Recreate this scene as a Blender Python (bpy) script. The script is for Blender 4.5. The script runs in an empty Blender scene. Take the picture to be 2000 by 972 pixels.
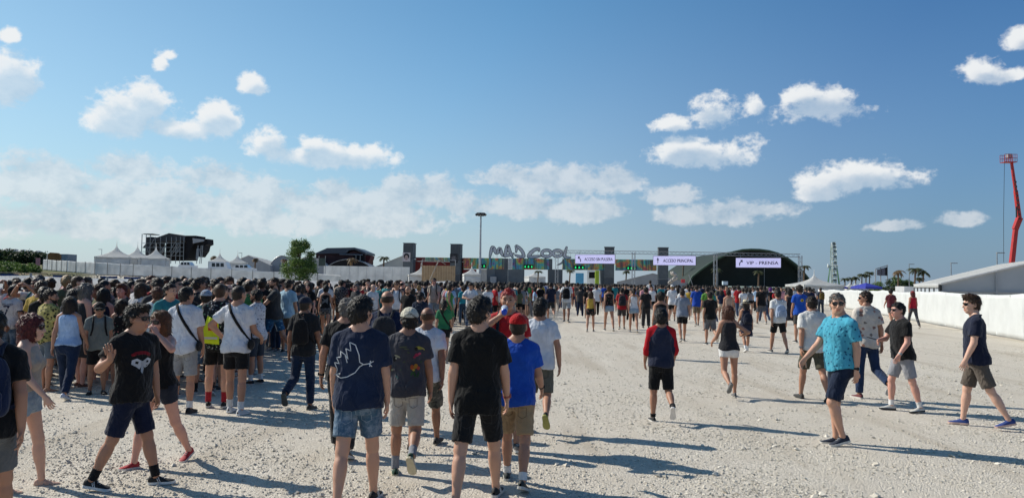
import bpy, bmesh, math, random
import numpy as np
from mathutils import Vector, Matrix, Euler
from mathutils.bvhtree import BVHTree

SC = bpy.context.scene
COL = SC.collection
random.seed(7)
RNG = np.random.default_rng(7)
RAD = math.radians

# ---------------------------------------------------------------- camera
CAMH = 1.85
PITCH, ROLL, FPX = math.atan(64 / 1500), RAD(0.85), 1500.0
CAMROT = Matrix.Rotation(math.pi / 2 + PITCH, 3, 'X') @ Matrix.Rotation(ROLL, 3, 'Z')
cam_data = bpy.data.cameras.new('camera')
cam = bpy.data.objects.new('camera', cam_data)
COL.objects.link(cam)
cam.matrix_world = Matrix.Translation((0, 0, CAMH)) @ CAMROT.to_4x4()
cam_data.sensor_width = 36.0
cam_data.lens = 36.0 * FPX / 2000.0
cam_data.clip_start, cam_data.clip_end = 0.1, 6000
SC.camera = cam

# ---------------------------------------------------------------- exposure
SC.view_settings.view_transform = 'Standard'
SC.view_settings.look = 'None'
SC.view_settings.gamma = 1.0
SC.view_settings.exposure = 0.0
SC.view_settings.use_curve_mapping = False
SC.cycles.max_bounces = 6
SC.cycles.use_denoising = True

# ---------------------------------------------------------------- sun (low, from the left and ahead)
SUN_EL, SUN_AZ = RAD(38.0), RAD(-66.0)          # azimuth from +Y, clockwise positive
sdir = Vector((math.sin(SUN_AZ) * math.cos(SUN_EL), math.cos(SUN_AZ) * math.cos(SUN_EL), math.sin(SUN_EL)))
sun_data = bpy.data.lights.new('sun', 'SUN')
sun_data.energy, sun_data.angle, sun_data.color = 5.0, RAD(0.53), (1.0, 0.94, 0.84)
sun = bpy.data.objects.new('sun', sun_data)
COL.objects.link(sun)
sun.rotation_euler = sdir.to_track_quat('Z', 'Y').to_euler()
sun.location = (-60, 40, 60)

# ---------------------------------------------------------------- node helpers
def N(nt, typ, loc=None, **kw):
    n = nt.nodes.new(typ)
    for k, v in kw.items():
        if k == 'ins':
            for kk, vv in v.items():
                n.inputs[kk].default_value = vv
        else:
            setattr(n, k, v)
    return n

def L(nt, a, b):
    nt.links.new(a, b)

def mth(nt, op, a, b=None, c=None, clamp=False):
    n = nt.nodes.new('ShaderNodeMath'); n.operation = op; n.use_clamp = clamp
    for i, v in enumerate((a, b, c)):
        if v is None: continue
        if isinstance(v, (int, float)): n.inputs[i].default_value = v
        else: nt.links.new(v, n.inputs[i])
    return n.outputs[0]

def mixc(nt, fac, a, b, typ='MIX'):
    n = nt.nodes.new('ShaderNodeMix'); n.data_type = 'RGBA'; n.blend_type = typ; n.clamp_result = False
    for s, v in ((n.inputs[0], fac), (n.inputs[6], a), (n.inputs[7], b)):
        if isinstance(v, (int, float)): s.default_value = v
        elif isinstance(v, tuple): s.default_value = (v + (1,))[:4]
        else: nt.links.new(v, s)
    return n.outputs[2]

def sstep(nt, v, lo, hi):
    n = nt.nodes.new('ShaderNodeMapRange'); n.interpolation_type = 'SMOOTHSTEP'
    nt.links.new(v, n.inputs[0]); n.inputs[1].default_value = lo; n.inputs[2].default_value = hi
    return n.outputs[0]

# ---------------------------------------------------------------- world: Nishita sky with cumulus clouds
SKY_STRENGTH = 0.105
world = bpy.data.worlds.new('World'); SC.world = world; world.use_nodes = True
nt = world.node_tree; nt.nodes.clear()
sky = N(nt, 'ShaderNodeTexSky', sky_type='NISHITA', sun_disc=False, sun_elevation=SUN_EL, sun_rotation=SUN_AZ,
        air_density=1.0, dust_density=0.25, ozone_density=3.0, altitude=600)
tc = N(nt, 'ShaderNodeTexCoord')
sep = N(nt, 'ShaderNodeSeparateXYZ'); L(nt, tc.outputs['Generated'], sep.inputs[0])
az = mth(nt, 'ARCTAN2', sep.outputs[0], sep.outputs[1])
el = mth(nt, 'ARCSINE', sep.outputs[2])
# haze scatters forward: paler towards the sun, deeper blue away from it
veil = mth(nt, 'POWER', mth(nt, 'SUBTRACT', 1.0, mth(nt, 'MULTIPLY', mth(nt, 'MAXIMUM', el, 0.0), 1.6, clamp=True)), 3.0)
sdot = N(nt, 'ShaderNodeVectorMath', operation='DOT_PRODUCT'); L(nt, tc.outputs['Generated'], sdot.inputs[0]); sdot.inputs[1].default_value = sdir
ang = mth(nt, 'MULTIPLY_ADD', sdot.outputs['Value'], 0.5, 0.5)
def sun_ramp(stops):
    r = N(nt, 'ShaderNodeValToRGB'); L(nt, ang, r.inputs[0]); e = r.color_ramp.elements
    for i, (c, col) in enumerate(stops):
        k = e[i] if i < 2 else e.new(c * .5 + .5)
        k.position = c * .5 + .5; k.color = tuple(col) + (1,)
    return r.outputs[0]
tint = sun_ramp([(-1, (.26/1.4, .62/1.4, .92/1.4)), (.99, (1.12/1.4, 1.32/1.4, 1.1/1.4)), (.137, (.31/1.4, .74/1.4, 1.02/1.4)), (.508, (.62/1.4, 1.10/1.4, 1.19/1.4)), (.787, (.95/1.4, 1.21/1.4, 1.13/1.4))])
vcol = sun_ramp([(-1, (.15, .235, .34)), (.99, (.62, .71, .76)), (-.01, (.24, .315, .415)), (.363, (.48, .54, .60)), (.68, (.53, .60, .65))])

def wnoise(scale, detail, rough, off=(0, 0, 0), dist=0.0):
    mp = N(nt, 'ShaderNodeMapping'); L(nt, tc.outputs['Generated'], mp.inputs[0])
    mp.inputs['Scale'].default_value = (1, 1, 1.35); mp.inputs['Location'].default_value = off
    n = N(nt, 'ShaderNodeTexNoise', ins={'Scale': scale, 'Detail': detail, 'Roughness': rough, 'Distortion': dist})
    L(nt, mp.outputs[0], n.inputs['Vector'])
    return n.outputs['Fac']

cmb = N(nt, 'ShaderNodeCombineXYZ'); L(nt, az, cmb.inputs[0]); L(nt, el, cmb.inputs[1])
def hor(px): return 550 + 0.01484 * (px - 1000)
def cloud_field(items, da=0.0, de=0.0):
    out = None
    for (px, py, hw, hh) in items:
        py += hh * .22; hh *= 1.25; hw *= 1.05
        a = math.atan((px - 1000) / FPX); e = math.atan((hor(px) - py) / FPX * math.cos(a)) - de; a -= da
        w, h = hw / FPX * math.cos(a) ** 2, hh / FPX
        n = N(nt, 'ShaderNodeVectorMath', operation='MULTIPLY_ADD')
        L(nt, cmb.outputs[0], n.inputs[0])
        n.inputs[1].default_value = (1 / w, 1 / h, 0); n.inputs[2].default_value = (-a / w, -e / h, 0)
        nf = N(nt, 'ShaderNodeVectorMath', operation='MULTIPLY'); L(nt, n.outputs[0], nf.inputs[0]); nf.inputs[1].default_value = (1, -1.55, 0)
        nm = N(nt, 'ShaderNodeVectorMath', operation='MAXIMUM'); L(nt, n.outputs[0], nm.inputs[0]); L(nt, nf.outputs[0], nm.inputs[1])
        l = N(nt, 'ShaderNodeVectorMath', operation='LENGTH'); L(nt, nm.outputs[0], l.inputs[0])
        out = l.outputs['Value'] if out is None else mth(nt, 'SMOOTH_MIN', out, l.outputs['Value'], 0.25)
    return mth(nt, 'SUBTRACT', 1.0, out)

crisp = [(10, 158, 70, 42), (2, 62, 22, 15), (318, 100, 28, 12), (303, 118, 14, 14), (483, 158, 28, 18), (235, 228, 88, 36), (275, 200, 45, 26),
         (330, 246, 85, 20), (412, 232, 42, 26), (525, 280, 48, 28), (640, 300, 112, 26), (600, 278, 40, 18), (1310, 238, 46, 16),
         (1395, 220, 52, 26), (1475, 198, 22, 20), (1600, 200, 92, 30), (1560, 185, 40, 18), (1362, 302, 100, 26), (1330, 285, 50, 18), (1680, 350, 108, 22),
         (1700, 338, 60, 20), (1600, 378, 42, 14), (1930, 136, 42, 17), (1985, 142, 40, 12), (1995, 70, 26, 20)]
soft = [(90, 348, 105, 34), (255, 328, 90, 30), (430, 345, 85, 28), (500, 370, 60, 26), (720, 395, 110, 38), (600, 400, 60, 34), (845, 378, 50, 32),
        (1085, 352, 120, 30), (985, 345, 62, 22), (1215, 350, 75, 28), (1300, 378, 60, 22), (1160, 408, 80, 20),
        (1380, 420, 130, 20), (1480, 408, 80, 18), (1870, 428, 46, 14), (1740, 440, 60, 10), (180, 375, 220, 34), (420, 405, 240, 44), (120, 435, 260, 34), (690, 420, 200, 36), (660, 372, 50, 24), (780, 372, 55, 26), (560, 385, 60, 22), (1000, 400, 160, 30)]
# the same kind of cumulus goes on round the rest of the sky
for k in range(16):
    aa = RAD(46 + k * 17 + random.uniform(-5, 5)); ee = RAD(random.uniform(6, 34))
    crisp.append((aa, ee, random.uniform(.05, .1), random.uniform(.018, .03)))
_placed = crisp[:25]; _ring = crisp[25:]
f1 = cloud_field(_placed)
ring = None
for (a, e, w, h) in _ring:
    a = (a + math.pi) % (2 * math.pi) - math.pi
    n = N(nt, 'ShaderNodeVectorMath', operation='MULTIPLY_ADD'); L(nt, cmb.outputs[0], n.inputs[0])
    n.inputs[1].default_value = (1 / w, 1 / h, 0); n.inputs[2].default_value = (-a / w, -e / h, 0)
    l = N(nt, 'ShaderNodeVectorMath', operation='LENGTH'); L(nt, n.outputs[0], l.inputs[0])
    ring = l.outputs['Value'] if ring is None else mth(nt, 'MINIMUM', ring, l.outputs['Value'])
f1 = mth(nt, 'MAXIMUM', f1, mth(nt, 'SUBTRACT', 1.0, ring))
f2 = cloud_field(soft)
def billow(off):
    n1 = wnoise(15, 9, 0.62, off, 0.12)
    n2 = wnoise(55, 3, 0.55, off, 0.0)
    puff = mth(nt, 'ABSOLUTE', mth(nt, 'SUBTRACT', n2, 0.5))
    return mth(nt, 'SUBTRACT', n1, mth(nt, 'MULTIPLY', puff, 0.45))
DA, DE = -0.009, 0.015                            # a step towards the sun across the sky
nA = billow((0, 0, 0))
nB = wnoise(15, 5, 0.58, (DA, 0, DE * 1.35), 0.12)
def raw(f, n, k=3.1): return mth(nt, 'ADD', f, mth(nt, 'MULTIPLY', mth(nt, 'SUBTRACT', n, 0.38), k))
f1s = cloud_field(_placed, DA, DE)
d1 = sstep(nt, raw(f1, nA), 0.06, 0.66)
shade1 = sstep(nt, raw(f1s, nB, 2.0), -0.15, 0.70)
d2 = sstep(nt, raw(f2, nA, 2.9), 0.10, 0.66)
relief = mth(nt, 'SUBTRACT', nA, nB)
lit = mth(nt, 'ADD', mth(nt, 'SUBTRACT', 1.0, mth(nt, 'MULTIPLY', shade1, 0.90)), mth(nt, 'MULTIPLY', mth(nt, 'SUBTRACT', nA, 0.34), 1.7), clamp=True)
lit2 = mth(nt, 'ADD', mth(nt, 'MULTIPLY', relief, 3.2), 0.78, clamp=True)
S = 1.0 / SKY_STRENGTH
skyt = mixc(nt, 1.0, mixc(nt, 1.0, sky.outputs[0], tint, 'MULTIPLY'), (1.4, 1.4, 1.4), 'MULTIPLY')
vscale = N(nt, 'ShaderNodeVectorMath', operation='SCALE', ins={'Scale': S}); L(nt, vcol, vscale.inputs[0])
skyv = mixc(nt, mth(nt, 'MULTIPLY', veil, 0.97), skyt, vscale.outputs[0])
c1 = mixc(nt, lit, (0.46 * S, 0.585 * S, 0.71 * S), (0.87 * S, 0.89 * S, 0.90 * S))
c2 = mixc(nt, lit2, (0.44 * S, 0.54 * S, 0.64 * S), (0.76 * S, 0.79 * S, 0.82 * S))
m2 = mixc(nt, mth(nt, 'MULTIPLY', d2, 0.66), skyv, c2)
m1 = mixc(nt, mth(nt, 'MULTIPLY', d1, mth(nt, 'SUBTRACT', 0.96, mth(nt, 'MULTIPLY', shade1, 0.34))), m2, c1)
bg = N(nt, 'ShaderNodeBackground', ins={'Strength': SKY_STRENGTH}); L(nt, m1, bg.inputs[0])
wo = N(nt, 'ShaderNodeOutputWorld'); L(nt, bg.outputs[0], wo.inputs[0])
world.cycles.sampling_method = 'MANUAL'; world.cycles.sample_map_resolution = 512

# ---------------------------------------------------------------- placing by view ray at a chosen distance
def ray(px, py):
    v = CAMROT @ Vector(((px - 1000) / FPX, (486 - py) / FPX, -1.0))
    return v / v.y
def spot(px, dist, py=None):
    """world x (and z if py is given) seen at photo column px when standing dist metres away"""
    r = ray(px, hor(px) if py is None else py)
    return (r.x * dist, dist, CAMH + r.z * dist)
def ss(a, b, x):
    t = max(0.0, min(1.0, (x - a) / (b - a))); return t * t * (3 - 2 * t)
def gz(x, y):
    """ground height: level field that climbs gently to the far left"""
    left = math.log1p(math.exp((-x - 14) / 6.0)) * 6.0
    return ss(18, 110, y) * (0.036 * min(left, 200) - 0.006 * max(0, min(x, 60))) 
# ---------------------------------------------------------------- materials
MATS = {}
def newmat(name):
    m = bpy.data.materials.new(name); m.use_nodes = True
    nt = m.node_tree; b = nt.nodes['Principled BSDF']
    MATS[name] = m
    return m, nt, b

def bump(nt, b, height, strength=0.3, dist=0.01):
    bp = N(nt, 'ShaderNodeBump', ins={'Strength': strength, 'Distance': dist})
    L(nt, height, bp.inputs['Height']); L(nt, bp.outputs[0], b.inputs['Normal'])

def noise(nt, scale, detail=4, rough=.55, coord='Object', vec=None):
    n = N(nt, 'ShaderNodeTexNoise', ins={'Scale': scale, 'Detail': detail, 'Roughness': rough})
    if vec is None:
        tc = N(nt, 'ShaderNodeTexCoord'); vec = tc.outputs[coord]
    L(nt, vec, n.inputs['Vector'])
    return n

def plain(name, col, rough=.7, metal=0.0, var=.12, scale=3.0, bmp=0.0, emit=0.0, spec=.4, coord='Object'):
    if name in MATS: return MATS[name]
    m, nt, b = newmat(name)
    n = noise(nt, scale, 5, .6, coord)
    lo = tuple(c * (1 - var) for c in col); hi = tuple(min(1, c * (1 + var)) for c in col)
    c = mixc(nt, sstep(nt, n.outputs['Fac'], .3, .7), lo, hi)
    L(nt, c, b.inputs['Base Color'])
    b.inputs['Roughness'].default_value = rough; b.inputs['Metallic'].default_value = metal
    b.inputs['Specular IOR Level'].default_value = spec
    if bmp: bump(nt, b, n.outputs['Fac'], bmp, .02)
    if emit:
        L(nt, c, b.inputs['Emission Color']); b.inputs['Emission Strength'].default_value = emit
    return m

def objcol(nt):
    return N(nt, 'ShaderNodeObjectInfo').outputs['Color']

def mk_cloth(name, pat=None):
    m, nt, b = newmat(name)
    oc = objcol(nt)
    tc = N(nt, 'ShaderNodeTexCoord'); P = tc.outputs['Object']
    n = noise(nt, 5, 4, .6, vec=P)
    base = mixc(nt, 1.0, oc, mixc(nt, sstep(nt, n.outputs['Fac'], .3, .75), (.8, .8, .8), (1.1, 1.1, 1.1)), 'MULTIPLY')
    if pat:
        base = pat(nt, P, base)
    L(nt, base, b.inputs['Base Color'])
    b.inputs['Roughness'].default_value = .92; b.inputs['Specular IOR Level'].default_value = .18
    b.inputs['Sheen Weight'].default_value = .12
    mp = N(nt, 'ShaderNodeMapping'); L(nt, P, mp.inputs[0]); mp.inputs['Rotation'].default_value = (.3, .5, .6); mp.inputs['Scale'].default_value = (1, 1, .55)
    w = N(nt, 'ShaderNodeTexNoise', ins={'Scale': 11, 'Detail': 3, 'Roughness': .5, 'Distortion': 1.1}); L(nt, mp.outputs[0], w.inputs['Vector'])
    bump(nt, b, w.outputs['Fac'], .8, .04)
    return m

def blots(scale, thr, cols, dist=.5):
    """scattered leaf and flower blots: cells coloured at random, kept where a warped noise is high"""
    def f(nt, P, base):
        mp = N(nt, 'ShaderNodeMapping'); L(nt, P, mp.inputs[0]); mp.inputs['Scale'].default_value = (1, 1, 1.1)
        wn = noise(nt, scale * 1.7, 3, .6, vec=mp.outputs[0])
        wv = N(nt, 'ShaderNodeVectorMath', operation='MULTIPLY_ADD'); L(nt, wn.outputs['Color'], wv.inputs[0])
        wv.inputs[1].default_value = (.03 * dist,) * 3; L(nt, mp.outputs[0], wv.inputs[2])
        v = N(nt, 'ShaderNodeTexVoronoi', ins={'Scale': scale}); L(nt, wv.outputs[0], v.inputs['Vector'])
        fac = sstep(nt, v.outputs['Distance'], thr + .04, thr - .04)
        sp = N(nt, 'ShaderNodeSeparateColor'); L(nt, v.outputs['Color'], sp.inputs[0])
        r = N(nt, 'ShaderNodeValToRGB'); r.color_ramp.interpolation = 'CONSTANT'
        L(nt, sp.outputs[0], r.inputs[0])
        els = r.color_ramp.elements
        while len(els) < len(cols): els.new(0.5)
        for i, c in enumerate(cols):
            els[i].position = i / len(cols); els[i].color = c + (1,)
        return mixc(nt, fac, base, r.outputs[0])
    return f

def stripes(scale, col, axis=0, width=.5, both=False):
    def f(nt, P, base):
        s = N(nt, 'ShaderNodeSeparateXYZ'); L(nt, P, s.inputs[0])
        def one(ax):
            return mth(nt, 'GREATER_THAN', mth(nt, 'FRACT', mth(nt, 'MULTIPLY', s.outputs[ax], scale)), 1 - width)
        fac = one(axis)
        if both: fac = mth(nt, 'MULTIPLY', mth(nt, 'ADD', fac, one(2)), .5)
        return mixc(nt, fac, base, col)
    return f

def camo(cols):
    def f(nt, P, base):
        a = sstep(nt, noise(nt, 13, 2, .5, vec=P).outputs['Fac'], .5, .53)
        c = mixc(nt, a, base, cols[0])
        mp = N(nt, 'ShaderNodeMapping'); L(nt, P, mp.inputs[0]); mp.inputs['Location'].default_value = (4, 2, 7)
        b2 = sstep(nt, noise(nt, 15, 2, .5, vec=mp.outputs[0]).outputs['Fac'], .56, .59)
        return mixc(nt, b2, c, cols[1])
    return f

def washed(nt, P, base):
    n = noise(nt, 9, 6, .7, vec=P)
    mp = N(nt, 'ShaderNodeMapping'); L(nt, P, mp.inputs[0]); mp.inputs['Scale'].default_value = (60, 60, 9)
    n2 = noise(nt, 3, 3, .6, vec=mp.outputs[0])
    c = mixc(nt, sstep(nt, n.outputs['Fac'], .42, .7), base, mixc(nt, .45, base, (.55, .62, .7)))
    return mixc(nt, mth(nt, 'MULTIPLY', n2.outputs['Fac'], .35), c, (.02, .035, .07))

mk_cloth('cloth')
mk_cloth('denim', washed)
mk_cloth('floral_yellow', blots(20, .36, [(.012, .014, .012), (.02, .025, .015), (.10, .11, .02), (.015, .015, .012)], 2.2))
mk_cloth('floral_dark', blots(26, .30, [(.55, .55, .55), (.25, .32, .3), (.40, .40, .42), (.1, .2, .12)], 2.0))
mk_cloth('floral_white', blots(24, .33, [(.05, .06, .10), (.12, .13, .16), (.04, .05, .09), (.25, .25, .28)], 2.4))
mk_cloth('floral_cyan', blots(20, .27, [(.01, .08, .16), (.01, .10, .19), (.008, .06, .13), (.02, .12, .2)], 1.6))
mk_cloth('floral_cream', blots(9, .26, [(.40, .2, .15), (.18, .16, .14), (.45, .3, .22), (.2, .12, .10)], 1.8))
mk_cloth('floral_black', blots(18, .24, [(.4, .16, .14), (.32, .3, .26), (.28, .12, .12), (.12, .2, .14)], 1.5))
mk_cloth('plaid', stripes(26, (.02, .02, .025), 0, .4, True))
mk_cloth('striped', stripes(30, (.6, .6, .58), 2, .35))
mk_cloth('zigzag', blots(34, .33, [(.5, .48, .44), (.45, .43, .4)], 3.0))
mk_cloth('camo', camo([(.035, .035, .03), (.16, .15, .12)]))
mk_cloth('print_blue', blots(16, .30, [(.02, .03, .08), (.15, .3, .4), (.02, .02, .05)], 2))

def mk_skin():
    m, nt, b = newmat('skin')
    oc = objcol(nt)
    n = noise(nt, 7, 5, .6)
    c = mixc(nt, 1.0, oc, mixc(nt, n.outputs['Fac'], (.86, .80, .78), (1.12, 1.08, 1.06)), 'MULTIPLY')
    n2 = noise(nt, 160, 2, .5)
    c = mixc(nt, mth(nt, 'MULTIPLY', sstep(nt, n2.outputs['Fac'], .55, .75), .12), c, (.25, .10, .07))
    L(nt, c, b.inputs['Base Color'])
    b.inputs['Roughness'].default_value = .52; b.inputs['Specular IOR Level'].default_value = .4
    b.inputs['Subsurface Weight'].default_value = .12
    b.inputs['Subsurface Radius'].default_value = (.012, .005, .003); b.inputs['Subsurface Scale'].default_value = 1.0
    bump(nt, b, n2.outputs['Fac'], .12, .004)
    m, nt, b = newmat('lips')
    L(nt, mixc(nt, 1.0, objcol(nt), (.85, .52, .5), 'MULTIPLY'), b.inputs['Base Color']); b.inputs['Roughness'].default_value = .45
mk_skin()
plain('eye', (.03, .02, .018), .25, var=.2)

def mk_hair():
    m, nt, b = newmat('hair')
    tc = N(nt, 'ShaderNodeTexCoord'); P = tc.outputs['Object']
    mp = N(nt, 'ShaderNodeMapping'); L(nt, P, mp.inputs[0]); mp.inputs['Scale'].default_value = (1, 1, .16)
    n = noise(nt, 130, 3, .6, vec=mp.outputs[0])
    n2 = noise(nt, 22, 3, .6, vec=P)
    f = mth(nt, 'ADD', mth(nt, 'MULTIPLY', n.outputs['Fac'], .7), mth(nt, 'MULTIPLY', n2.outputs['Fac'], .3))
    c = mixc(nt, 1.0, objcol(nt), mixc(nt, sstep(nt, f, .35, .65), (.45, .42, .4), (1.7, 1.6, 1.5)), 'MULTIPLY')
    L(nt, c, b.inputs['Base Color']); b.inputs['Roughness'].default_value = .48; b.inputs['Specular IOR Level'].default_value = .35
    bump(nt, b, f, .8, .012)
mk_hair()
def mk_rubber():
    m, nt, b = newmat('shoe')
    n = noise(nt, 30, 3, .6)
    c = mixc(nt, 1.0, objcol(nt), mixc(nt, n.outputs['Fac'], (.7, .7, .7), (1.15, 1.15, 1.12)), 'MULTIPLY')
    L(nt, c, b.inputs['Base Color']); b.inputs['Roughness'].default_value = .7
    bump(nt, b, n.outputs['Fac'], .3, .006)
mk_rubber()
plain('lens', (.006, .006, .008), .08, spec=.6)
plain('black_plastic', (.012, .012, .014), .4)
# ---------------------------------------------------------------- signed-distance modelling kit (meshed by surface nets)
A3 = lambda *v: np.array(v, dtype=np.float32)

class Field:
    def __init__(s): s.p = []
    def cap(s, a, b, r, rb=None, k=.02, op='u', squash=None, flat=False, ts=None):
        a = A3(*a); b = A3(*b)
        if ts is None:
            ts = [0, 1]; r = [r, r if rb is None else rb]
        ab = b - a; L2 = float(ab @ ab) + 1e-12; Ln = L2 ** .5; m = max(r) + k + .03
        def f(X, Y, Z):
            t = ((X - a[0]) * ab[0] + (Y - a[1]) * ab[1] + (Z - a[2]) * ab[2]) / L2
            tc = np.clip(t, 0, 1)
            dx = X - a[0] - tc * ab[0]; dy = Y - a[1] - tc * ab[1]; dz = Z - a[2] - tc * ab[2]
            if squash is not None:
                w, q = squash; c = (dx * w[0] + dy * w[1] + dz * w[2]) * (q - 1)
                dx = dx + c * w[0]; dy = dy + c * w[1]; dz = dz + c * w[2]
            d = np.sqrt(dx * dx + dy * dy + dz * dz) - np.interp(tc, ts, r).astype(np.float32)
            if flat: d = np.maximum(d, np.maximum((t - 1) * Ln, -t * Ln))
            return d
        s.p.append((f, np.minimum(a, b) - m, np.maximum(a, b) + m, k, op)); return s
    def ell(s, c, r, k=.02, op='u', R=None):
        c = A3(*c); r = A3(*r); m = float(r.max()) + k + .03; mr = float(r.min())
        def f(X, Y, Z):
            x, y, z = X - c[0], Y - c[1], Z - c[2]
            if R is not None:
                x, y, z = (R[0][0]*x + R[1][0]*y + R[2][0]*z, R[0][1]*x + R[1][1]*y + R[2][1]*z, R[0][2]*x + R[1][2]*y + R[2][2]*z)
            q = np.sqrt((x / r[0]) ** 2 + (y / r[1]) ** 2 + (z / r[2]) ** 2)
            return (q - 1) * mr
        s.p.append((f, c - m, c + m, k, op)); return s
    def loft(s, zs, rx, ry, yc, lean=0, twist=0, zp=.95, k=.02, n=2.3, top=True):
        zs = np.array(zs, float); m = max(max(rx), max(ry)) + .08 + k
        off = abs(math.tan(lean)) * (zs.max() - zp)
        lo = A3(-m, min(yc) - m - off, zs.min() - .05); hi = A3(m, max(yc) + m + off, zs.max() + .05)
        def f(X, Y, Z):
            zz = np.clip(Z, zs.min(), zs.max())
            y0 = np.interp(zz, zs, yc) + np.tan(lean) * np.maximum(zz - zp, 0)
            a = -twist * np.clip((zz - zp) / .38, 0, 1)
            ca, sa = np.cos(a), np.sin(a)
            yy = Y - y0
            x = X * ca - yy * sa; y = X * sa + yy * ca
            ax = np.interp(zz, zs, rx); ay = np.interp(zz, zs, ry)
            q = ((np.abs(x) / ax) ** n + (np.abs(y) / ay) ** n) ** (1 / n)
            d = (q - 1) * np.minimum(ax, ay)
            return np.maximum(d, np.maximum(Z - zs.max(), zs.min() - Z)).astype(np.float32)
        s.p.append((f, lo, hi, k, 'u')); return s
    def mesh(s, h):
        lo = np.min([p[1] for p in s.p if p[4] == 'u'], 0) ; hi = np.max([p[2] for p in s.p if p[4] == 'u'], 0)
        n = np.ceil((hi - lo) / h).astype(int) + 2
        ax = [(lo[i] + h * np.arange(n[i])).astype(np.float32) for i in range(3)]
        F = np.full(n, .3, np.float32)
        for f, l, u, k, op in s.p:
            i0 = np.maximum(np.floor((l - lo) / h).astype(int), 0); i1 = np.minimum(np.ceil((u - lo) / h).astype(int) + 1, n)
            if (i1 <= i0).any(): continue
            sl = tuple(slice(i0[i], i1[i]) for i in range(3))
            d = f(ax[0][sl[0]][:, None, None], ax[1][sl[1]][None, :, None], ax[2][sl[2]][None, None, :])
            c = F[sl]
            if op == 'u':
                t = np.clip(.5 + .5 * (d - c) / k, 0, 1); F[sl] = d + (c - d) * t - k * t * (1 - t)
            elif op == 's':
                t = np.clip(.5 - .5 * (d + c) / k, 0, 1); F[sl] = c + (-d - c) * t + k * t * (1 - t)
            else:
                F[sl] = np.maximum(c, d)
        return nets(F, lo, h)

_E = [(0,1),(2,3),(4,5),(6,7),(0,2),(1,3),(4,6),(5,7),(0,4),(1,5),(2,6),(3,7)]
def nets(F, o, h):
    S = F < 0
    c = np.zeros(np.array(F.shape) - 1, np.int8)
    for q in range(8):
        i, j, k = q & 1, q >> 1 & 1, q >> 2 & 1
        c += S[i:F.shape[0]-1+i, j:F.shape[1]-1+j, k:F.shape[2]-1+k]
    act = (c > 0) & (c < 8)
    ijk = np.argwhere(act); idx = -np.ones(c.shape, np.int64); idx[act] = np.arange(len(ijk))
    V = np.stack([F[ijk[:,0]+(q&1), ijk[:,1]+(q>>1&1), ijk[:,2]+(q>>2&1)] for q in range(8)], 1)
    C = np.array([[q&1, q>>1&1, q>>2&1] for q in range(8)], np.float32)
    P = np.zeros((len(ijk), 3), np.float32); cnt = np.zeros(len(ijk), np.float32)
    for a, b in _E:
        m = (V[:,a] < 0) != (V[:,b] < 0)
        t = V[m,a] / (V[m,a] - V[m,b])
        P[m] += C[a] + t[:,None] * (C[b] - C[a]); cnt[m] += 1
    P = (ijk + P / cnt[:,None]) * h + o
    Q = []
    for ax in range(3):
        s0 = [slice(0, -1)] * 3; s1 = [slice(0, -1)] * 3
        s0[ax] = slice(0, -1); s1[ax] = slice(1, None)
        for o2 in range(3):
            if o2 != ax: s0[o2] = s1[o2] = slice(1, -1)
        a, b = S[tuple(s0)], S[tuple(s1)]
        e = np.argwhere(a != b)
        if not len(e): continue
        inside = a[a != b]
        u, w = (ax + 1) % 3, (ax + 2) % 3
        e2 = e.copy(); e2[:, u] += 1; e2[:, w] += 1
        def g(du, dw):
            q = e2.copy(); q[:, u] -= du; q[:, w] -= dw
            return idx[q[:,0], q[:,1], q[:,2]]
        quad = np.stack([g(1,1), g(0,1), g(0,0), g(1,0)], 1)
        quad[~inside] = quad[~inside][:, ::-1]
        Q.append(quad)
    return P.astype(np.float32), np.concatenate(Q)

def vnormals(V, Q):
    n = np.cross(V[Q[:,2]] - V[Q[:,0]], V[Q[:,3]] - V[Q[:,1]])
    out = np.zeros_like(V)
    for i in range(4): np.add.at(out, Q[:, i], n)
    return out / (np.linalg.norm(out, axis=1, keepdims=True) + 1e-9)

def smooth(V, Q, it=1, lam=.5):
    for _ in range(it):
        acc = np.zeros_like(V); cnt = np.zeros(len(V), np.float32)
        for a, b in ((0,1),(1,2),(2,3),(3,0)):
            np.add.at(acc, Q[:,a], V[Q[:,b]]); np.add.at(cnt, Q[:,a], 1)
        V = V + lam * (acc / np.maximum(cnt, 1)[:,None] - V)
    return V

def folds(P, seed, wl=.13):
    r = np.random.default_rng(seed)
    out = np.zeros(len(P), np.float32)
    wx = P + .035 * np.sin(P[:, [1, 2, 0]] * 13 + seed)
    for i in range(7):
        d = r.normal(size=3); d[2] *= .8; d /= np.linalg.norm(d)
        f = 2 * math.pi / (wl * r.uniform(.6, 1.9))
        s = np.sin(wx @ d * f + r.uniform(0, 6))
        out += (1 - np.abs(s)) ** 2 - .35
    return out / 4

def rawmesh(name, V, faces, mats=(), midx=None, smooth_shade=True):
    """faces: list of int arrays (n,3) or (n,4)"""
    me = bpy.data.meshes.new(name)
    V = np.asarray(V, np.float32)
    faces = [np.asarray(f, np.int32) for f in faces if len(f)]
    nl = sum(f.size for f in faces); nf = sum(len(f) for f in faces)
    me.vertices.add(len(V)); me.vertices.foreach_set('co', V.ravel())
    me.loops.add(nl); me.loops.foreach_set('vertex_index', np.concatenate([f.ravel() for f in faces]))
    me.polygons.add(nf)
    tot = np.concatenate([np.full(len(f), f.shape[1]) for f in faces]); st = np.concatenate([[0], np.cumsum(tot)[:-1]])
    me.polygons.foreach_set('loop_start', st.astype(np.int32))
    for m in mats: me.materials.append(MATS[m] if isinstance(m, str) else m)
    if midx is not None: me.polygons.foreach_set('material_index', np.asarray(midx, np.int32))
    me.polygons.foreach_set('use_smooth', np.full(nf, smooth_shade))
    me.update(calc_edges=True); me.validate()
    return me

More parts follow.
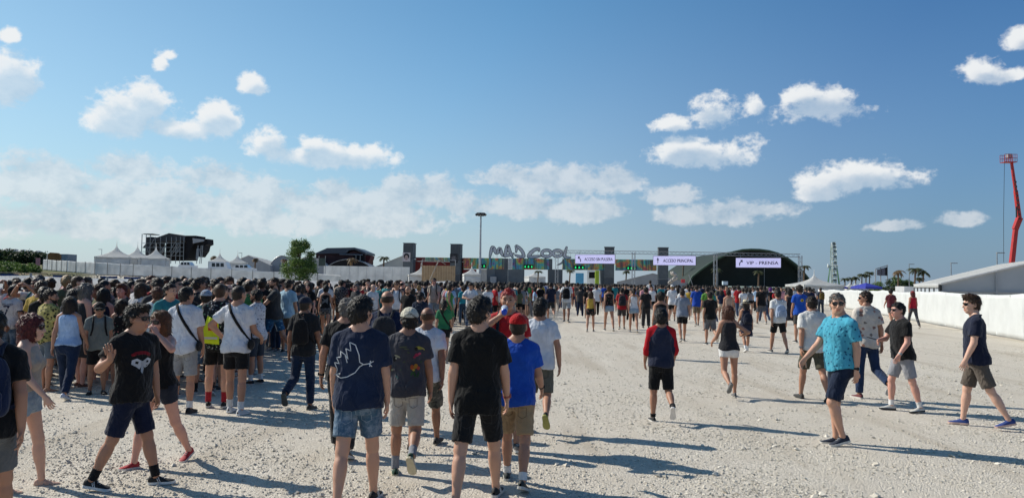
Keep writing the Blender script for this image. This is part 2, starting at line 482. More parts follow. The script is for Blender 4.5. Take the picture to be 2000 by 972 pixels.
def link(name, me, parent=None, color=None, mw=None):
    o = bpy.data.objects.new(name, me); COL.objects.link(o)
    if parent is not None: o.parent = parent
    if mw is not None: o.matrix_local = mw
    if color is not None: o.color = tuple(color) + (1,)
    return o

def tag(o, label=None, cat=None, group=None, kind=None):
    if label: o['label'] = label
    if cat: o['category'] = cat
    if group: o['group'] = group
    if kind: o['kind'] = kind
    return o

class Geo:
    """collects small mesh pieces into one mesh"""
    def __init__(s): s.V = []; s.F3 = []; s.F4 = []; s.n = 0; s.m3 = []; s.m4 = []
    def add(s, V, F, mi=0):
        V = np.asarray(V, np.float32); F = np.asarray(F, np.int64)
        s.V.append(V)
        if len(F):
            if F.shape[1] == 3: s.F3.append(F + s.n); s.m3 += [mi] * len(F)
            else: s.F4.append(F + s.n); s.m4 += [mi] * len(F)
        s.n += len(V); return s
    def tube(s, pts, r, n=6, mi=0, caps=True):
        pts = [Vector(p) for p in pts]
        if isinstance(r, (int, float)): r = [r] * len(pts)
        V = []; u = None
        for i, p in enumerate(pts):
            t = (pts[min(i+1, len(pts)-1)] - pts[max(i-1, 0)]).normalized()
            if u is None:
                u = t.orthogonal().normalized()
            else:
                u = (u - t * u.dot(t)); u = u.normalized() if u.length > 1e-6 else t.orthogonal().normalized()
            w = t.cross(u)
            for j in range(n):
                a = 2 * math.pi * j / n
                V.append(p + (u * math.cos(a) + w * math.sin(a)) * r[i])
        F = [[i*n+j, i*n+(j+1) % n, (i+1)*n+(j+1) % n, (i+1)*n+j] for i in range(len(pts)-1) for j in range(n)]
        s.add([tuple(v) for v in V], F, mi)
        if caps:
            base = s.n - len(V)
            for ring, c in ((0, pts[0]), (len(pts)-1, pts[-1])):
                s.add([tuple(V[ring*n+j]) for j in range(n)] + [tuple(c)], [[(j, (j+1) % n, n), ((j+1) % n, j, n)][ring == 0] for j in range(n)], mi)
        return s
    def box(s, c, d, mi=0, rz=0.0, R=None):
        x, y, z = [q / 2 for q in d]
        V = np.array([[i*x, j*y, k*z] for k in (-1, 1) for j in (-1, 1) for i in (-1, 1)], np.float32)
        if rz:
            ca, sa = math.cos(rz), math.sin(rz); V = V @ np.array([[ca, sa, 0], [-sa, ca, 0], [0, 0, 1]], np.float32)
        if R is not None: V = V @ np.array(R, np.float32).T
        V = V + np.array(c, np.float32)
        return s.add(V, [[0,2,3,1],[4,5,7,6],[0,1,5,4],[2,6,7,3],[0,4,6,2],[1,3,7,5]], mi)
    def prism(s, poly, lo, hi, plane='xz', mi=0):
        """polygon (list of 2d) extruded from lo to hi along the third axis"""
        n = len(poly)
        def P(q, t): return (q[0], t, q[1]) if plane == 'xz' else ((q[0], q[1], t) if plane == 'xy' else (t, q[0], q[1]))
        bm = bmesh.new()
        a = [bm.verts.new(P(q, lo)) for q in poly]; b = [bm.verts.new(P(q, hi)) for q in poly]
        bm.faces.new(a); bm.faces.new(b[::-1])
        for i in range(n): bm.faces.new((a[i], b[i], b[(i+1) % n], a[(i+1) % n]))
        bmesh.ops.recalc_face_normals(bm, faces=bm.faces)
        bmesh.ops.triangulate(bm, faces=[f for f in bm.faces if len(f.verts) > 4])
        bm.verts.index_update()
        V = [tuple(v.co) for v in bm.verts]
        t3 = [[v.index for v in f.verts] for f in bm.faces if len(f.verts) == 3]; t4 = [[v.index for v in f.verts] for f in bm.faces if len(f.verts) == 4]
        bm.free()
        base = s.n; s.add(V, t4 if t4 else np.zeros((0, 4)), mi)
        if t3: s.F3.append(np.array(t3) + base); s.m3 += [mi] * len(t3)
        return s
    def lathe(s, prof, n=16, c=(0, 0, 0), mi=0):
        V = [(c[0] + r * math.cos(2*math.pi*j/n), c[1] + r * math.sin(2*math.pi*j/n), c[2] + z) for r, z in prof for j in range(n)]
        F = [[i*n+j, i*n+(j+1) % n, (i+1)*n+(j+1) % n, (i+1)*n+j] for i in range(len(prof)-1) for j in range(n)]
        return s.add(V, F, mi)
    def mesh(s, name, mats, smooth_shade=False):
        V = np.concatenate(s.V); f = []
        mi = []
        if s.F3: f.append(np.concatenate(s.F3)); mi += s.m3
        if s.F4: f.append(np.concatenate(s.F4)); mi += s.m4
        return rawmesh(name, V, f, mats, mi, smooth_shade)
    def obj(s, name, mats, parent=None, smooth_shade=False, color=None):
        return link(name, s.mesh(name, mats if isinstance(mats, (list, tuple)) else [mats], smooth_shade), parent, color)

def empty(name, loc, rz=0.0, parent=None):
    o = bpy.data.objects.new(name, None); COL.objects.link(o); o.location = loc; o.rotation_euler = (0, 0, rz)
    o.empty_display_size = .2
    if parent: o.parent = parent
    return o

# ---------------------------------------------------------------- heads, hair, headwear (head-local: origin between the ears, +Y forward)
def head_field(infl=0.0, fem=False):
    f = Field(); e = infl
    f.ell((0, -.014, .030), (.076+e, .096+e, .087+e))
    f.ell((0, .020, -.028), (.060+e - .003*fem, .072+e, .084+e), k=.03)
    f.ell((0, .036, -.088), (.042+e - .006*fem, .044+e, .034+e), k=.03)
    return f

def make_head(fem):
    f = head_field(0, fem)
    f.cap((-.036, .070, .022), (.036, .070, .022), .014 - .003*fem, k=.018)
    for sx in (-1, 1):
        f.ell((sx*.031, .094, .004), (.017, .014, .012), k=.012, op='s')
        f.cap((sx*.040, .062, -.025), (sx*.048, .03, -.02), .018, k=.03)
        f.ell((sx*.079, -.008, -.006), (.009, .021, .032), k=.008)
    f.cap((0, .086, .004), (0, .108, -.034), .007, .0115, k=.010)
    f.cap((-.009, .094, -.040), (.009, .094, -.040), .009, k=.008)
    f.cap((-.019, .085, -.063), (.019, .085, -.063), .0075, k=.006)
    f.cap((-.016, .084, -.074), (.016, .084, -.074), .008, k=.006)
    f.cap((0, -.018, -.04), (0, -.034, -.155), .054 - .008*fem, .058 - .008*fem, k=.03)
    V, Q = f.mesh(.0062)
    c = V[Q].mean(1)
    mi = ((np.abs(c[:,0]) < .023) & (c[:,1] > .080) & (c[:,2] > -.083) & (c[:,2] < -.056)).astype(int)
    g = Geo(); 
    g.F4.append(Q); g.V.append(V); g.n = len(V); g.m4 = list(mi)
    for sx in (-1, 1):
        g.add(*uvsphere((sx*.031, .083, .003), (.013, .008, .006)), mi=2)
        g.tube([(sx*.014, .0885, .021), (sx*.031, .0885, .025), (sx*.047, .078, .019)], [.003, .0035, .002], 5, mi=2)
    return g

def uvsphere(c, r, n=8, m=6):
    V = []; F = []
    for i in range(m + 1):
        p = math.pi * i / m
        for j in range(n):
            a = 2 * math.pi * j / n
            V.append((c[0] + r[0]*math.sin(p)*math.cos(a), c[1] + r[1]*math.sin(p)*math.sin(a), c[2] + r[2]*math.cos(p)))
    for i in range(m):
        for j in range(n):
            F.append([i*n+j, (i+1)*n+j, (i+1)*n+(j+1) % n, i*n+(j+1) % n])
    return V, F

def tufts(V, seed, amp, sc):
    r = np.random.default_rng(seed); out = np.zeros(len(V), np.float32)
    for i in range(10):
        d = r.normal(size=3); f = sc * r.uniform(.6, 2.2)
        out += np.sin(V @ d * f + r.uniform(0, 6) + 1.5 * np.sin(V @ r.normal(size=3) * f * .6))
    return out / 4 * amp

HAIR = {}
def hair_mesh(style, seed=0, h=.009):
    key = (style, seed, h)
    if key in HAIR: return HAIR[key]
    vol = {'short': .008, 'crop': .005, 'full': .013, 'curly': .022, 'quiff': .012, 'bald': .003, 'long': .012, 'pony': .008, 'bun': .009, 'bob': .015, 'mohawk': .006, 'longwavy': .014}[style]
    f = head_field(vol)
    if style == 'quiff':
        f.ell((0, .055, .105), (.058, .05, .03), k=.03); f.ell((0, 0, .11), (.06, .07, .022), k=.03)
    if style == 'full': f.ell((0, .01, .085), (.078, .09, .06), k=.03); f.ell((0, -.07, .0), (.075, .05, .075), k=.03)
    if style == 'curly': f.ell((0, -.01, .055), (.098, .104, .078), k=.03)
    if style == 'mohawk': f.cap((0, .06, .115), (0, -.10, .075), .022, k=.015)
    if style not in ('bald',): f.ell((0, -.047, -.035), (.060 + vol*.5, .050 + vol*.6, .056), k=.025)
    # open the face and the neck
    def hairline(X, Y, Z):
        # hairline runs from the forehead over the temple down to the nape
        line = np.interp(Y, [-.2, -.10, -.045, -.012, .012, .06, .12], [-.10, -.10, -.085, -.050, .008, .050, .068]).astype(np.float32)
        if style in ('long', 'bob', 'longwavy'):
            line = np.interp(Y, [-.2, -.05, .012, .05, .075, .12], [-.3, -.28, -.24, -.05, .05, .072]).astype(np.float32)
        if style == 'bald':
            return np.maximum(line + .012 - Z, Z - .055) + 0*X
        return (line - Z) * .75 + 0*X
    big = A3(.4, .4, .5)
    f.p.append((hairline, -big, big, .01, 'i'))
    if style in ('long', 'longwavy'):
        w = .018 if style == 'longwavy' else .006
        f.cap((0, -.055, .02), (0, -.105, -.40 if style == 'longwavy' else -.33), 0, k=.04, ts=[0, .35, .75, 1], squash=(A3(1, 0, 0), .62), flat=False) if False else None
        lb = -.48 if style == 'longwavy' else -.32
        r = [.085, .082, .075, .055]
        f.cap((0, -.045, .0), (0, -.085, lb), r, k=.05, ts=[0, .35, .75, 1], squash=(A3(0, 1, 0), 1.9))
        for sx in (-1, 1):
            f.cap((sx*.072, -.005, .0), (sx*.085, -.02, lb*.62), [.034, .034, .02], k=.03, ts=[0, .6, 1])
    if style == 'bob':
        f.cap((0, -.04, .0), (0, -.06, -.125), [.092, .095, .08], k=.04, ts=[0, .6, 1], squash=(A3(0, 1, 0), 1.5))
    if style == 'pony':
        f.ell((0, -.115, .055), (.026, .026, .026), k=.02)
        f.cap((0, -.125, .05), (0, -.15, -.06), [.022, .034, .03], k=.03, ts=[0, .5, 1]); f.cap((0, -.15, -.06), (0, -.125, -.19), .03, .012, k=.03)
    if style == 'bun': f.ell((0, -.085, .105), (.042, .042, .038), k=.02)
    V, Q = f.mesh(h)
    nn = vnormals(V, Q)
    amp = {'curly': .010, 'longwavy': .009, 'full': .006, 'bald': .001, 'crop': .0015, 'long': .004}.get(style, .0075)
    sv = V.copy()
    if style in ('long', 'longwavy', 'pony'): sv[:, 2] *= .25
    V = V + nn * tufts(sv, seed + 11, amp, 75)[:, None]
    # locks lying over the mass: thin tapering blades combed away from the crown
    r = np.random.default_rng(seed + 77); nk = {'bald': 150, 'crop': 1100, 'long': 1500, 'longwavy': 1700}.get(style, 1300)
    if h > .01: nk = nk // 3
    sel = r.integers(0, len(V), nk); p = V[sel]; nv = vnormals(V, Q)[sel]
    fl = p - np.array([0, -.045, .125]); fl[:, 2] -= .05 + .25 * np.clip(-p[:, 2], 0, .3); 
    if style in ('quiff', 'full'): fl[:, 1] += .06 * (p[:, 1] > .03)
    fl = fl / (np.linalg.norm(fl, axis=1, keepdims=True) + 1e-6) + r.normal(0, .35 if style != 'curly' else .9, fl.shape)
    fl -= nv * (fl * nv).sum(1, keepdims=True); fl /= np.linalg.norm(fl, axis=1, keepdims=True) + 1e-6
    ln = {'crop': .009, 'bald': .007, 'short': .022, 'long': .05, 'longwavy': .06, 'curly': .022, 'mohawk': .012}.get(style, .028) * r.uniform(.6, 1.4, (nk, 1)); wd = np.cross(fl, nv) * (.0028 if h < .01 else .005)
    lift = nv * ln * r.uniform(.05, .34, (nk, 1)); b0 = p - nv * .002
    K = np.stack([b0 - wd, b0 + wd, p + fl*ln*.55 + wd*.9 + lift*.7, p + fl*ln*.55 - wd*.9 + lift*.7, p + fl*ln + lift*.8], 1).reshape(-1, 3)
    bs = len(V) + np.arange(nk)[:, None]*5
    Vh = np.concatenate([V, K.astype(np.float32)])
    me = rawmesh('hair', Vh, [bs + np.array([3, 2, 4]), np.concatenate([Q, bs + np.array([0, 1, 2, 3])])], ['hair'])
    HAIR[key] = me
    return me

def beard_mesh():
    if 'beard' in HAIR: return HAIR['beard']
    f = head_field(.006)
    def lim(X, Y, Z):
        up = np.interp(Y, [-.05, 0, .03, .075, .09, .13], [-.02, -.03, -.055, -.06, -.052, -.048]).astype(np.float32)
        return np.maximum(Z - up, (-.005 - Y)) + 0*X
    f.p.append((lim, A3(-.3, -.3, -.3), A3(.3, .3, .3), .01, 'i'))
    f.ell((0, .10, -.068), (.019, .02, .008), k=.004, op='s')
    V, Q = f.mesh(.007); V = V + vnormals(V, Q) * tufts(V, 4, .003, 90)[:, None]
    HAIR['beard'] = rawmesh('beard', V, [Q], ['hair']); return HAIR['beard']

def cap_mesh(back=False):
    key = 'cap' + str(back)
    if key in HAIR: return HAIR[key]
    f = head_field(.016)
    def lim(X, Y, Z): return .036 + .12 * np.clip(Y - .02, -.2, .1) * .35 - Z + 0*X
    f.p.append((lim, A3(-.3, -.3, -.3), A3(.3, .3, .3), .01, 'i'))
    f.ell((0, -.012, .118), (.007, .007, .005), k=.006)
    V, Q = f.mesh(.0075)
    g = Geo(); g.V.append(V); g.F4.append(Q); g.m4 = [0] * len(Q); g.n = len(V)
    # curved brim
    nx, ny = 13, 6; B = []
    for t in (0, 1):
        for j in range(ny):
            for i in range(nx):
                u = -1 + 2 * i / (nx - 1); w = .079 * u
                y0 = .088 * math.sqrt(max(0, 1 - (u * .93) ** 2)) - .004; y1 = y0 + .075 * math.sqrt(max(0.02, 1 - u ** 4))
                v = j / (ny - 1)
                B.append((w, y0 + (y1 - y0) * v, .046 - .020 * u * u - .016 * v - .004 * t))
    F = []
    for t in (0, 1):
        for j in range(ny - 1):
            for i in range(nx - 1):
                q = [t*nx*ny + j*nx+i, t*nx*ny + j*nx+i+1, t*nx*ny + (j+1)*nx+i+1, t*nx*ny + (j+1)*nx+i]
                F.append(q if t == 0 else q[::-1])
    o = nx*ny
    for i in range(nx - 1):
        a = (ny-1)*nx+i; F.append([a, a+1, o+a+1, o+a][::-1])
    g.add(B, F)
    me = g.mesh('cap', ['cloth'], True)
    if back:
        me.transform(Matrix.Rotation(math.pi, 4, 'Z') @ Matrix.Translation((0, .024, 0)))
    HAIR[key] = me; return me

def hat_mesh(kind='fedora'):
    if kind in HAIR: return HAIR[kind]
    g = Geo(); n = 26
    prof = [(.0, .158), (.035, .160), (.066, .152), (.080, .12), (.090, .062), (.094, .050)]
    g.lathe(prof, n, (0, -.01, 0), 0)
    g.lathe([(.0945, .052), (.093, .078)], n, (0, -.01, 0), 1)
    g.lathe([(.094, .050), (.125, .044), (.150, .047), (.151, .043), (.125, .040), (.09, .046)], n, (0, -.01, 0), 0)
    me = g.mesh('hat', ['cloth', 'black_plastic'], True)
    V = np.zeros(len(me.vertices) * 3, np.float32); me.vertices.foreach_get('co', V); V = V.reshape(-1, 3); V[:, 1] *= 1.12
    me.vertices.foreach_set('co', V.ravel()); HAIR[kind] = me; return me

def glasses_mesh():
    if 'sg' in HAIR: return HAIR['sg']
    g = Geo()
    for sx in (-1, 1):
        pts = []
        for (u, v) in ((-.024, .016), (0, .019), (.026, .014), (.027, -.004), (.018, -.020), (-.006, -.022), (-.022, -.012)):
            pts.append((sx * (.033 + u), .098 - .010 * abs((.033+u)/.06) ** 2 * 2.2, .004 + v))
        n = len(pts); Vv = pts + [(p[0], p[1] - .004, p[2]) for p in pts]
        bm = Geo()
        cen = tuple(np.mean(pts, 0) + np.array([0, .004, 0])); k = len(Vv)
        T = [[i, (i+1) % n, k] if sx < 0 else [(i+1) % n, i, k] for i in range(n)]
        g.add(Vv + [cen], T, 0)
        g.tube(pts + [pts[0]], .0028, 4, 1, False)
        g.tube([(sx*.060, .088, .016), (sx*.080, .06, .014), (sx*.084, -.01, .010), (sx*.082, -.03, -.006)], .0032, 4, 1)
    g.tube([(-.010, .100, .012), (0, .103, .014), (.010, .100, .012)], .003, 4, 1)
    HAIR['sg'] = g.mesh('sunglasses', ['lens', 'black_plastic'], True); return HAIR['sg']

HEADS = {}
def head_geo(fem):
    if fem not in HEADS: HEADS[fem] = make_head(fem)
    return HEADS[fem]

# ---------------------------------------------------------------- shoes (ankle-local: +Y toe)
SHOES = {}
def shoe_meshes(kind):
    if kind in SHOES: return SHOES[kind]
    ys = [-.075, -.062, -.03, .01, .05, .09, .13, .165, .185, .192]
    wd = [.012, .030, .035, .035, .037, .043, .046, .040, .026, .008]
    hi = [-.030, .000, .006, .004, -.012, -.030, -.042, -.048, -.054, -.062]
    if kind == 'foot': hi = [-.045, -.02, .002, .004, -.02, -.040, -.054, -.060, -.066, -.07]; wd = [w * .88 for w in wd]
    zb = -.062 if kind != 'foot' else -.074
    V = []; n = 10
    for y, w, t in zip(ys, wd, hi):
        for j in range(n):
            a = math.pi * j / (n - 1)
            V.append((w * math.cos(a) * (1 if 0 < j < n-1 else 1.0), y, zb + (t - zb) * (math.sin(a) ** .7)))
    F = [[i*n+j, i*n+j+1, (i+1)*n+j+1, (i+1)*n+j] for i in range(len(ys)-1) for j in range(n-1)]
    u = Geo(); u.add(V, [f[::-1] for f in F])
    if kind == 'stripes' or kind == 'logo':
        for sx in (-1, 1):
            for q in range(3 if kind == 'stripes' else 2):
                y = .035 + q * .018
                u.tube([(sx*.0385, y, -.058), (sx*.034, y - .012, -.035), (sx*.020, y - .022, -.012)], .004, 4, 1)
    u.tube([(-.018, .055, -.012), (.018, .065, -.018), (-.018, .08, -.024), (.018, .09, -.030)], .003, 4, 1)
    up = u.mesh('upper', ['shoe', plain('lace_white', (.75, .74, .72), .8)], True)
    s = Geo()
    out = [(w * 1.06 + .002, y * 1.03) for w, y in zip(wd, ys)]
    poly = [(x, y) for x, y in out] + [(-x, y) for x, y in out[::-1]]
    s.prism(poly, -.086, -.060 if kind != 'foot' else -.073, 'xy')
    sl = s.mesh('sole', ['shoe'], False)
    SHOES[kind] = (up, sl)
    return SHOES[kind]

def unit(v): v = np.asarray(v, float); return v / (np.linalg.norm(v) + 1e-9)

def ik(S, T, l1, l2, pole):
    S = np.array(S, float); T = np.array(T, float); d = T - S; D = np.linalg.norm(d)
    D2 = min(D, (l1 + l2) * .995); T = S + d / D * D2; d = unit(d)
    a = (l1*l1 - l2*l2 + D2*D2) / (2*D2); hgt = math.sqrt(max(0, l1*l1 - a*a))
    p = np.array(pole, float); p = unit(p - d * (p @ d))
    return S + d * a + p * hgt, T

def hand(g, f, wrist, d, t, n, sc=1.0, curl=28, k=.012, spread=1.0):
    """palm into the body field, five fingers as tubes rooted in it; t = thumb side, n = way the palm faces"""
    W = np.array(wrist, float); d, t, n = unit(d), unit(t), unit(n)
    f.cap(W + d*.025*sc, W + d*.068*sc, .040*sc, .041*sc, k=k, squash=(A3(*n), 2.5))
    f.cap(W + d*.02*sc + t*.02*sc, W + d*.05*sc + t*.03*sc, .017*sc, k=k)
    for q, (o, ln) in enumerate(((.030, .070), (.010, .080), (-.011, .075), (-.030, .058))):
        p = W + d*.088*sc + t*o*sc - d*(.008*sc if q == 3 else 0); pts = [p - d*.02*sc, p]; a = RAD(curl * .7)
        dd = unit(d + t * o * 3.0 * spread)
        for s in range(3):
            v = unit(dd * math.cos(a) + n * math.sin(a)); p = p + v * ln * sc * (.45, .32, .23)[s]; pts.append(p); a += RAD(curl)
        g.tube(pts, [.0092*sc, .009*sc, .0085*sc, .0078*sc, .0055*sc], 6)
    p = W + d*.028*sc + t*.034*sc; v = unit(d*.65 + t*.62 + n*.25); pts = [p - v*.015, p]
    for s in range(2):
        p = p + v * .034 * sc; pts.append(p); v = unit(v*.8 + d*.35 + n*.25)
    g.tube(pts, [.012*sc, .0115*sc, .010*sc, .0065*sc], 6)

# ---------------------------------------------------------------- people
GARMENT = {'tee': 't_shirt', 'loose': 't_shirt', 'shirt': 'shirt', 'polo': 'polo_shirt', 'tank': 'tank_top', 'raglan': 'raglan_shirt', 'crop': 'crop_top', 'vest': 'sleeveless_shirt', 'dress': 'dress', 'bikini': 'swim_top'}
def body_build(sp):
    """returns meshes (person-local, feet on z=0) as a dict"""
    H = sp.get('H', 1.75); m = H / 1.75; fem = sp.get('fem', 0); fat = sp.get('fat', 1.0); vox = sp.get('vox', .014)
    seed = sp.get('seed', 1)
    lean, twist = RAD(sp.get('lean', 2)), RAD(sp.get('twist', 0))
    sw = (.162 - .022*fem) * m * (1 + .45 * (fat - 1)); hipw = (.086 + .008*fem) * m
    zp = .95 * m
    def U(p):
        x, y, z = p
        if z > zp:
            t = min(1, (z - zp) / (.38*m)) * twist
            x, y = x*math.cos(t) - y*math.sin(t), x*math.sin(t) + y*math.cos(t)
            y += math.tan(lean) * (z - zp)
        return np.array([x, y, z])
    Z = np.array([.80, .86, .92, 1.0, 1.08, 1.18, 1.29, 1.37, 1.425, 1.462, 1.49]) * m
    if fem:
        RX = [.13, .162, .174, .160, .128, .130, .140, .140, .122, .075, .05]; RY = [.085, .112, .118, .105, .092, .098, .108, .100, .08, .058, .045]
    else:
        RX = [.13, .152, .160, .154, .146, .152, .163, .163, .142, .085, .055]; RY = [.085, .105, .115, .108, .104, .112, .122, .115, .09, .064, .05]
    belly = np.array([1, 1, 1.02, 1.08, 1.12, 1.06, 1.02, 1, 1, 1, 1])
    RX = np.array(RX) * m * (1 + (fat - 1) * .8); RY = np.array(RY) * m * (1 + (fat - 1) * belly)
    YC = np.array([-.01, -.012, -.010, 0, .006, .004, -.002, -.012, -.02, -.024, -.026]) * m + np.array([0, 0, 0, .02, .035, .02, 0, 0, 0, 0, 0]) * (fat - 1) * 2
    f = Field(); g = Geo()
    f.loft(Z, RX, RY, YC, lean, twist, zp, k=.02)
    # head
    hy, hp = RAD(sp.get('hy', 0)), RAD(sp.get('hp', 0))
    hs = .462 + .55 * m
    neck0 = U((0, -.024*m, 1.43*m)); hc = U((0, .012*m, 1.75*m - .118*hs)) + np.array([0, .02*math.sin(-hp), 0])
    Rh = Matrix.Rotation(twist + hy, 4, 'Z') @ Matrix.Rotation(hp, 4, 'X')
    MH = Matrix.Translation(Vector(hc)) @ Rh @ Matrix.Scale(hs, 4)
    f.cap(neck0, hc + np.array([0, -.02, -.05*m]), .060*m - .008*fem, .054*m - .008*fem, k=.035)
    for sx in (-1, 1):
        f.cap(U((sx*.05*m, -.022*m, 1.465*m)), U((sx*sw, -.012*m, 1.405*m)), .046*m, .052*m, k=.03); f.cap(U((sx*.028*m, -.03*m, 1.52*m)), U((sx*.11*m, -.022*m, 1.445*m)), .030*m, .036*m, k=.03)
        f.ell((sx*.07*m, -.065*m, .90*m), (.075*m, .07*m, .085*m), k=.03)
        if fem: f.ell(U((sx*.07*m, .085*m, 1.265*m)), (.056*m, .05*m, .055*m), k=.03)
    # legs
    J = {}
    legs = sp.get('legs', ((8, 4, 0), (-8, 6, 8)))
    splay = RAD(sp.get('splay', 3))
    for s, (sw_a, kn, fp) in zip((-1, 1), legs):
        hip = np.array([s*hipw, 0, .91*m]); a = RAD(sw_a)
        d = unit([s*math.sin(splay), math.sin(a), -math.cos(a)]); knee = hip + d * .43*m
        a2 = RAD(sw_a - kn); d2 = unit([s*math.sin(splay)*.3, math.sin(a2), -math.cos(a2)]); ank = knee + d2 * .405*m
        J[s] = dict(hip=hip, knee=knee, ank=ank, d=d, d2=d2, fp=RAD(fp))
    toe = RAD(sp.get('toe', 9))
    mats_f = {}
    low = 9
    fs = .93 * m * (.95 if fem else 1.0)
    for s in (-1, 1):
        Rf = Matrix.Rotation(-s*toe, 4, 'Z') @ Matrix.Rotation(-J[s]['fp'], 4, 'X') @ Matrix.Scale(fs, 4)
        mats_f[s] = Rf
        for p in ((0, -.07, -.086), (0, .12, -.086), (0, .18, -.08)):
            low = min(low, J[s]['ank'][2] + (Rf @ Vector(p)).z)
    dz = -low
    thighr = (.082 + .004*fem) * m * (1 + (fat-1)*.7); 
    for s in (-1, 1):
        j = J[s]
        f.cap(j['hip'], j['knee'], [thighr, thighr*.92, .060*m, .056*m], k=.03, ts=[0, .3, .8, 1])
        back = np.array([0, -.012*m, 0])
        f.cap(j['knee'], j['ank'] + np.array([0, 0, .0]), [.052*m, .050*m, .057*m, .047*m, .035*m, .036*m], k=.02, ts=[0, .12, .33, .6, .88, 1])
        f.cap(j['knee'] + j['d2']*.1*m + back*1.3, j['knee'] + j['d2']*.2*m + back*1.3, .042*m, .036*m, k=.03)
    # arms
    arms = {}
    ws = (1 - .12*fem)
    al1, al2 = .285*m, .25*m
    for s, key in ((-1, 'armL'), (1, 'armR')):
        spec = sp.get(key, (0, 9, 14)); S = U((s*sw, -.012*m, 1.403*m))
        if spec[0] == 'ik':
            T = np.array(spec[1]) * m; pole = spec[2] if len(spec) > 2 else (s*.5, -.6, -.6)
            E, Wr = ik(S, T, al1, al2, pole)
        else:
            a, b, e = [RAD(v) for v in spec[:3]]
            def dirn(a, b):
                v = np.array([s*math.sin(b), math.sin(a)*math.cos(b), -math.cos(a)*math.cos(b)])
                c, q = math.cos(twist), math.sin(twist); return np.array([v[0]*c - v[1]*q, v[0]*q + v[1]*c, v[2]])
            E = S + dirn(a, b) * al1; Wr = E + dirn(a + e, b*.35 - (.06 if e > .6 else 0)) * al2
        d1, d2 = unit(E - S), unit(Wr - E)
        arms[s] = dict(S=S, E=E, W=Wr, d1=d1, d2=d2)
        f.cap(S, E, [.050*m*ws, .049*m*ws, .044*m*ws, .040*m*ws], k=.03, ts=[0, .4, .75, 1])
        f.cap(E, Wr, [.040*m*ws, .043*m*ws, .036*m*ws, .0275*m*ws], k=.02, ts=[0, .25, .6, 1])
        hd = sp.get('hand' + 'LR'[s > 0], {})
        medial = np.array([-s*math.cos(twist), -s*math.sin(twist), 0]); fwd = np.array([-math.sin(twist), math.cos(twist), 0])
        n = hd.get('n', medial); n = unit(np.array(n) - d2 * (np.array(n) @ d2)); t = np.cross(d2, n) * (1 if s < 0 else -1)
        if 't' in hd: t = unit(np.array(hd['t'], float)); t = unit(t - d2*(t @ d2))
        dd = unit(np.array(hd['d'], float)) if 'd' in hd else unit(d2*.9 + np.array([0, 0, -.25]))
        if 'd' in hd:
            n = unit(n - dd*(n @ dd)); t = unit(t - dd*(t @ dd))
        hand(g, f, Wr, dd, t, n, m * (.95 - .08*fem), hd.get('curl', 26))
    V, Q = f.mesh(vox); V = smooth(V, Q, 1, .35)
    hg = head_geo(fem); R4 = np.array(MH)
    out = {}
    B = Geo(); B.V.append(V); B.F4.append(Q); B.m4 = [0]*len(Q); B.n = len(V)
    hv = np.concatenate(hg.V) @ R4[:3, :3].T + R4[:3, 3]
    base = B.n; B.V.append(hv); B.n += len(hv)
    B.F4 += [q + base for q in hg.F4]; B.m4 += hg.m4
    B.F3 += [q + base for q in hg.F3]; B.m3 += hg.m3
    base = B.n
    if g.n:
        gv = np.concatenate(g.V); B.V.append(gv); B.n += len(gv); B.F4 += [q + base for q in g.F4]; B.m4 += g.m4; B.F3 += [q + base for q in g.F3]; B.m3 += g.m3
    up = np.array([0, 0, dz], np.float32)
    for i in range(len(B.V)): B.V[i] = B.V[i] + up
    out['body'] = B
    # ---- top
    top = sp.get('top', 'tee')
    lo = sp.get('hem', .84 if top in ('tee', 'shirt', 'polo', 'raglan') else .78 if top == 'loose' else .9) * m
    ease = {'tee': .016, 'loose': .022, 'shirt': .020, 'polo': .016, 'raglan': .014, 'tank': .008, 'vest': .012, 'crop': .008, 'dress': .012, 'bikini': .006}[top] * m
    if top == 'crop': lo = 1.06*m
    if top == 'bikini': lo = 1.2*m
    if top == 'dress': lo = .86*m
    bot = sp.get('bottom', 'shorts'); bz = {'hot': .010, 'leggings': .006, 'jeans': .011}.get(bot, .018) * m; clr = max(ease, bz + .017*m)
    c = Field()
    zs = [z for z in Z if z > lo + .02]
    zs = np.array([lo] + zs)
    rx = np.interp(zs, Z, RX); ry = np.interp(zs, Z, RY); yc = np.interp(zs, Z, YC)
    if top not in ('crop', 'bikini'):
        loose = {'tank': .35, 'dress': .25}.get(top, .85)
        cx, cy = np.interp(1.32*m, Z, RX), np.interp(1.32*m, Z, RY)
        w = (zs < 1.32*m)
        rx = np.where(w, np.maximum(rx, rx + (cx*.99 - rx) * loose), rx); ry = np.where(w, np.maximum(ry, ry + (cy*.97 - ry) * loose), ry)
        hipx, hipy = np.interp(.92*m, Z, RX), np.interp(.92*m, Z, RY)
        fl = np.clip((1.12*m - zs) / (.2*m), 0, 1); rx = np.maximum(rx, hipx * fl + .004*fl); ry = np.maximum(ry, (hipy + .012*m) * fl)
    ztop = {'tank': 1.44, 'vest': 1.462, 'crop': 1.42, 'bikini': 1.36, 'dress': 1.42}.get(top, 1.475) * m
    keep = zs <= ztop; zs = np.append(zs[keep], ztop); rx = np.append(rx[keep], np.interp(ztop, Z, RX)); ry = np.append(ry[keep], np.interp(ztop, Z, RY)); yc = np.append(yc[keep], np.interp(ztop, Z, YC))
    ez = ease * np.interp(zs, [lo, 1.3*m, 1.48*m], [1.15, 1, .55])
    if top not in ('crop', 'bikini'): ez = np.maximum(ez, clr * np.clip((1.12*m - zs) / (.06*m), 0, 1))
    c.loft(zs, rx + ez, ry + ez, yc, lean, twist, zp, k=.02)
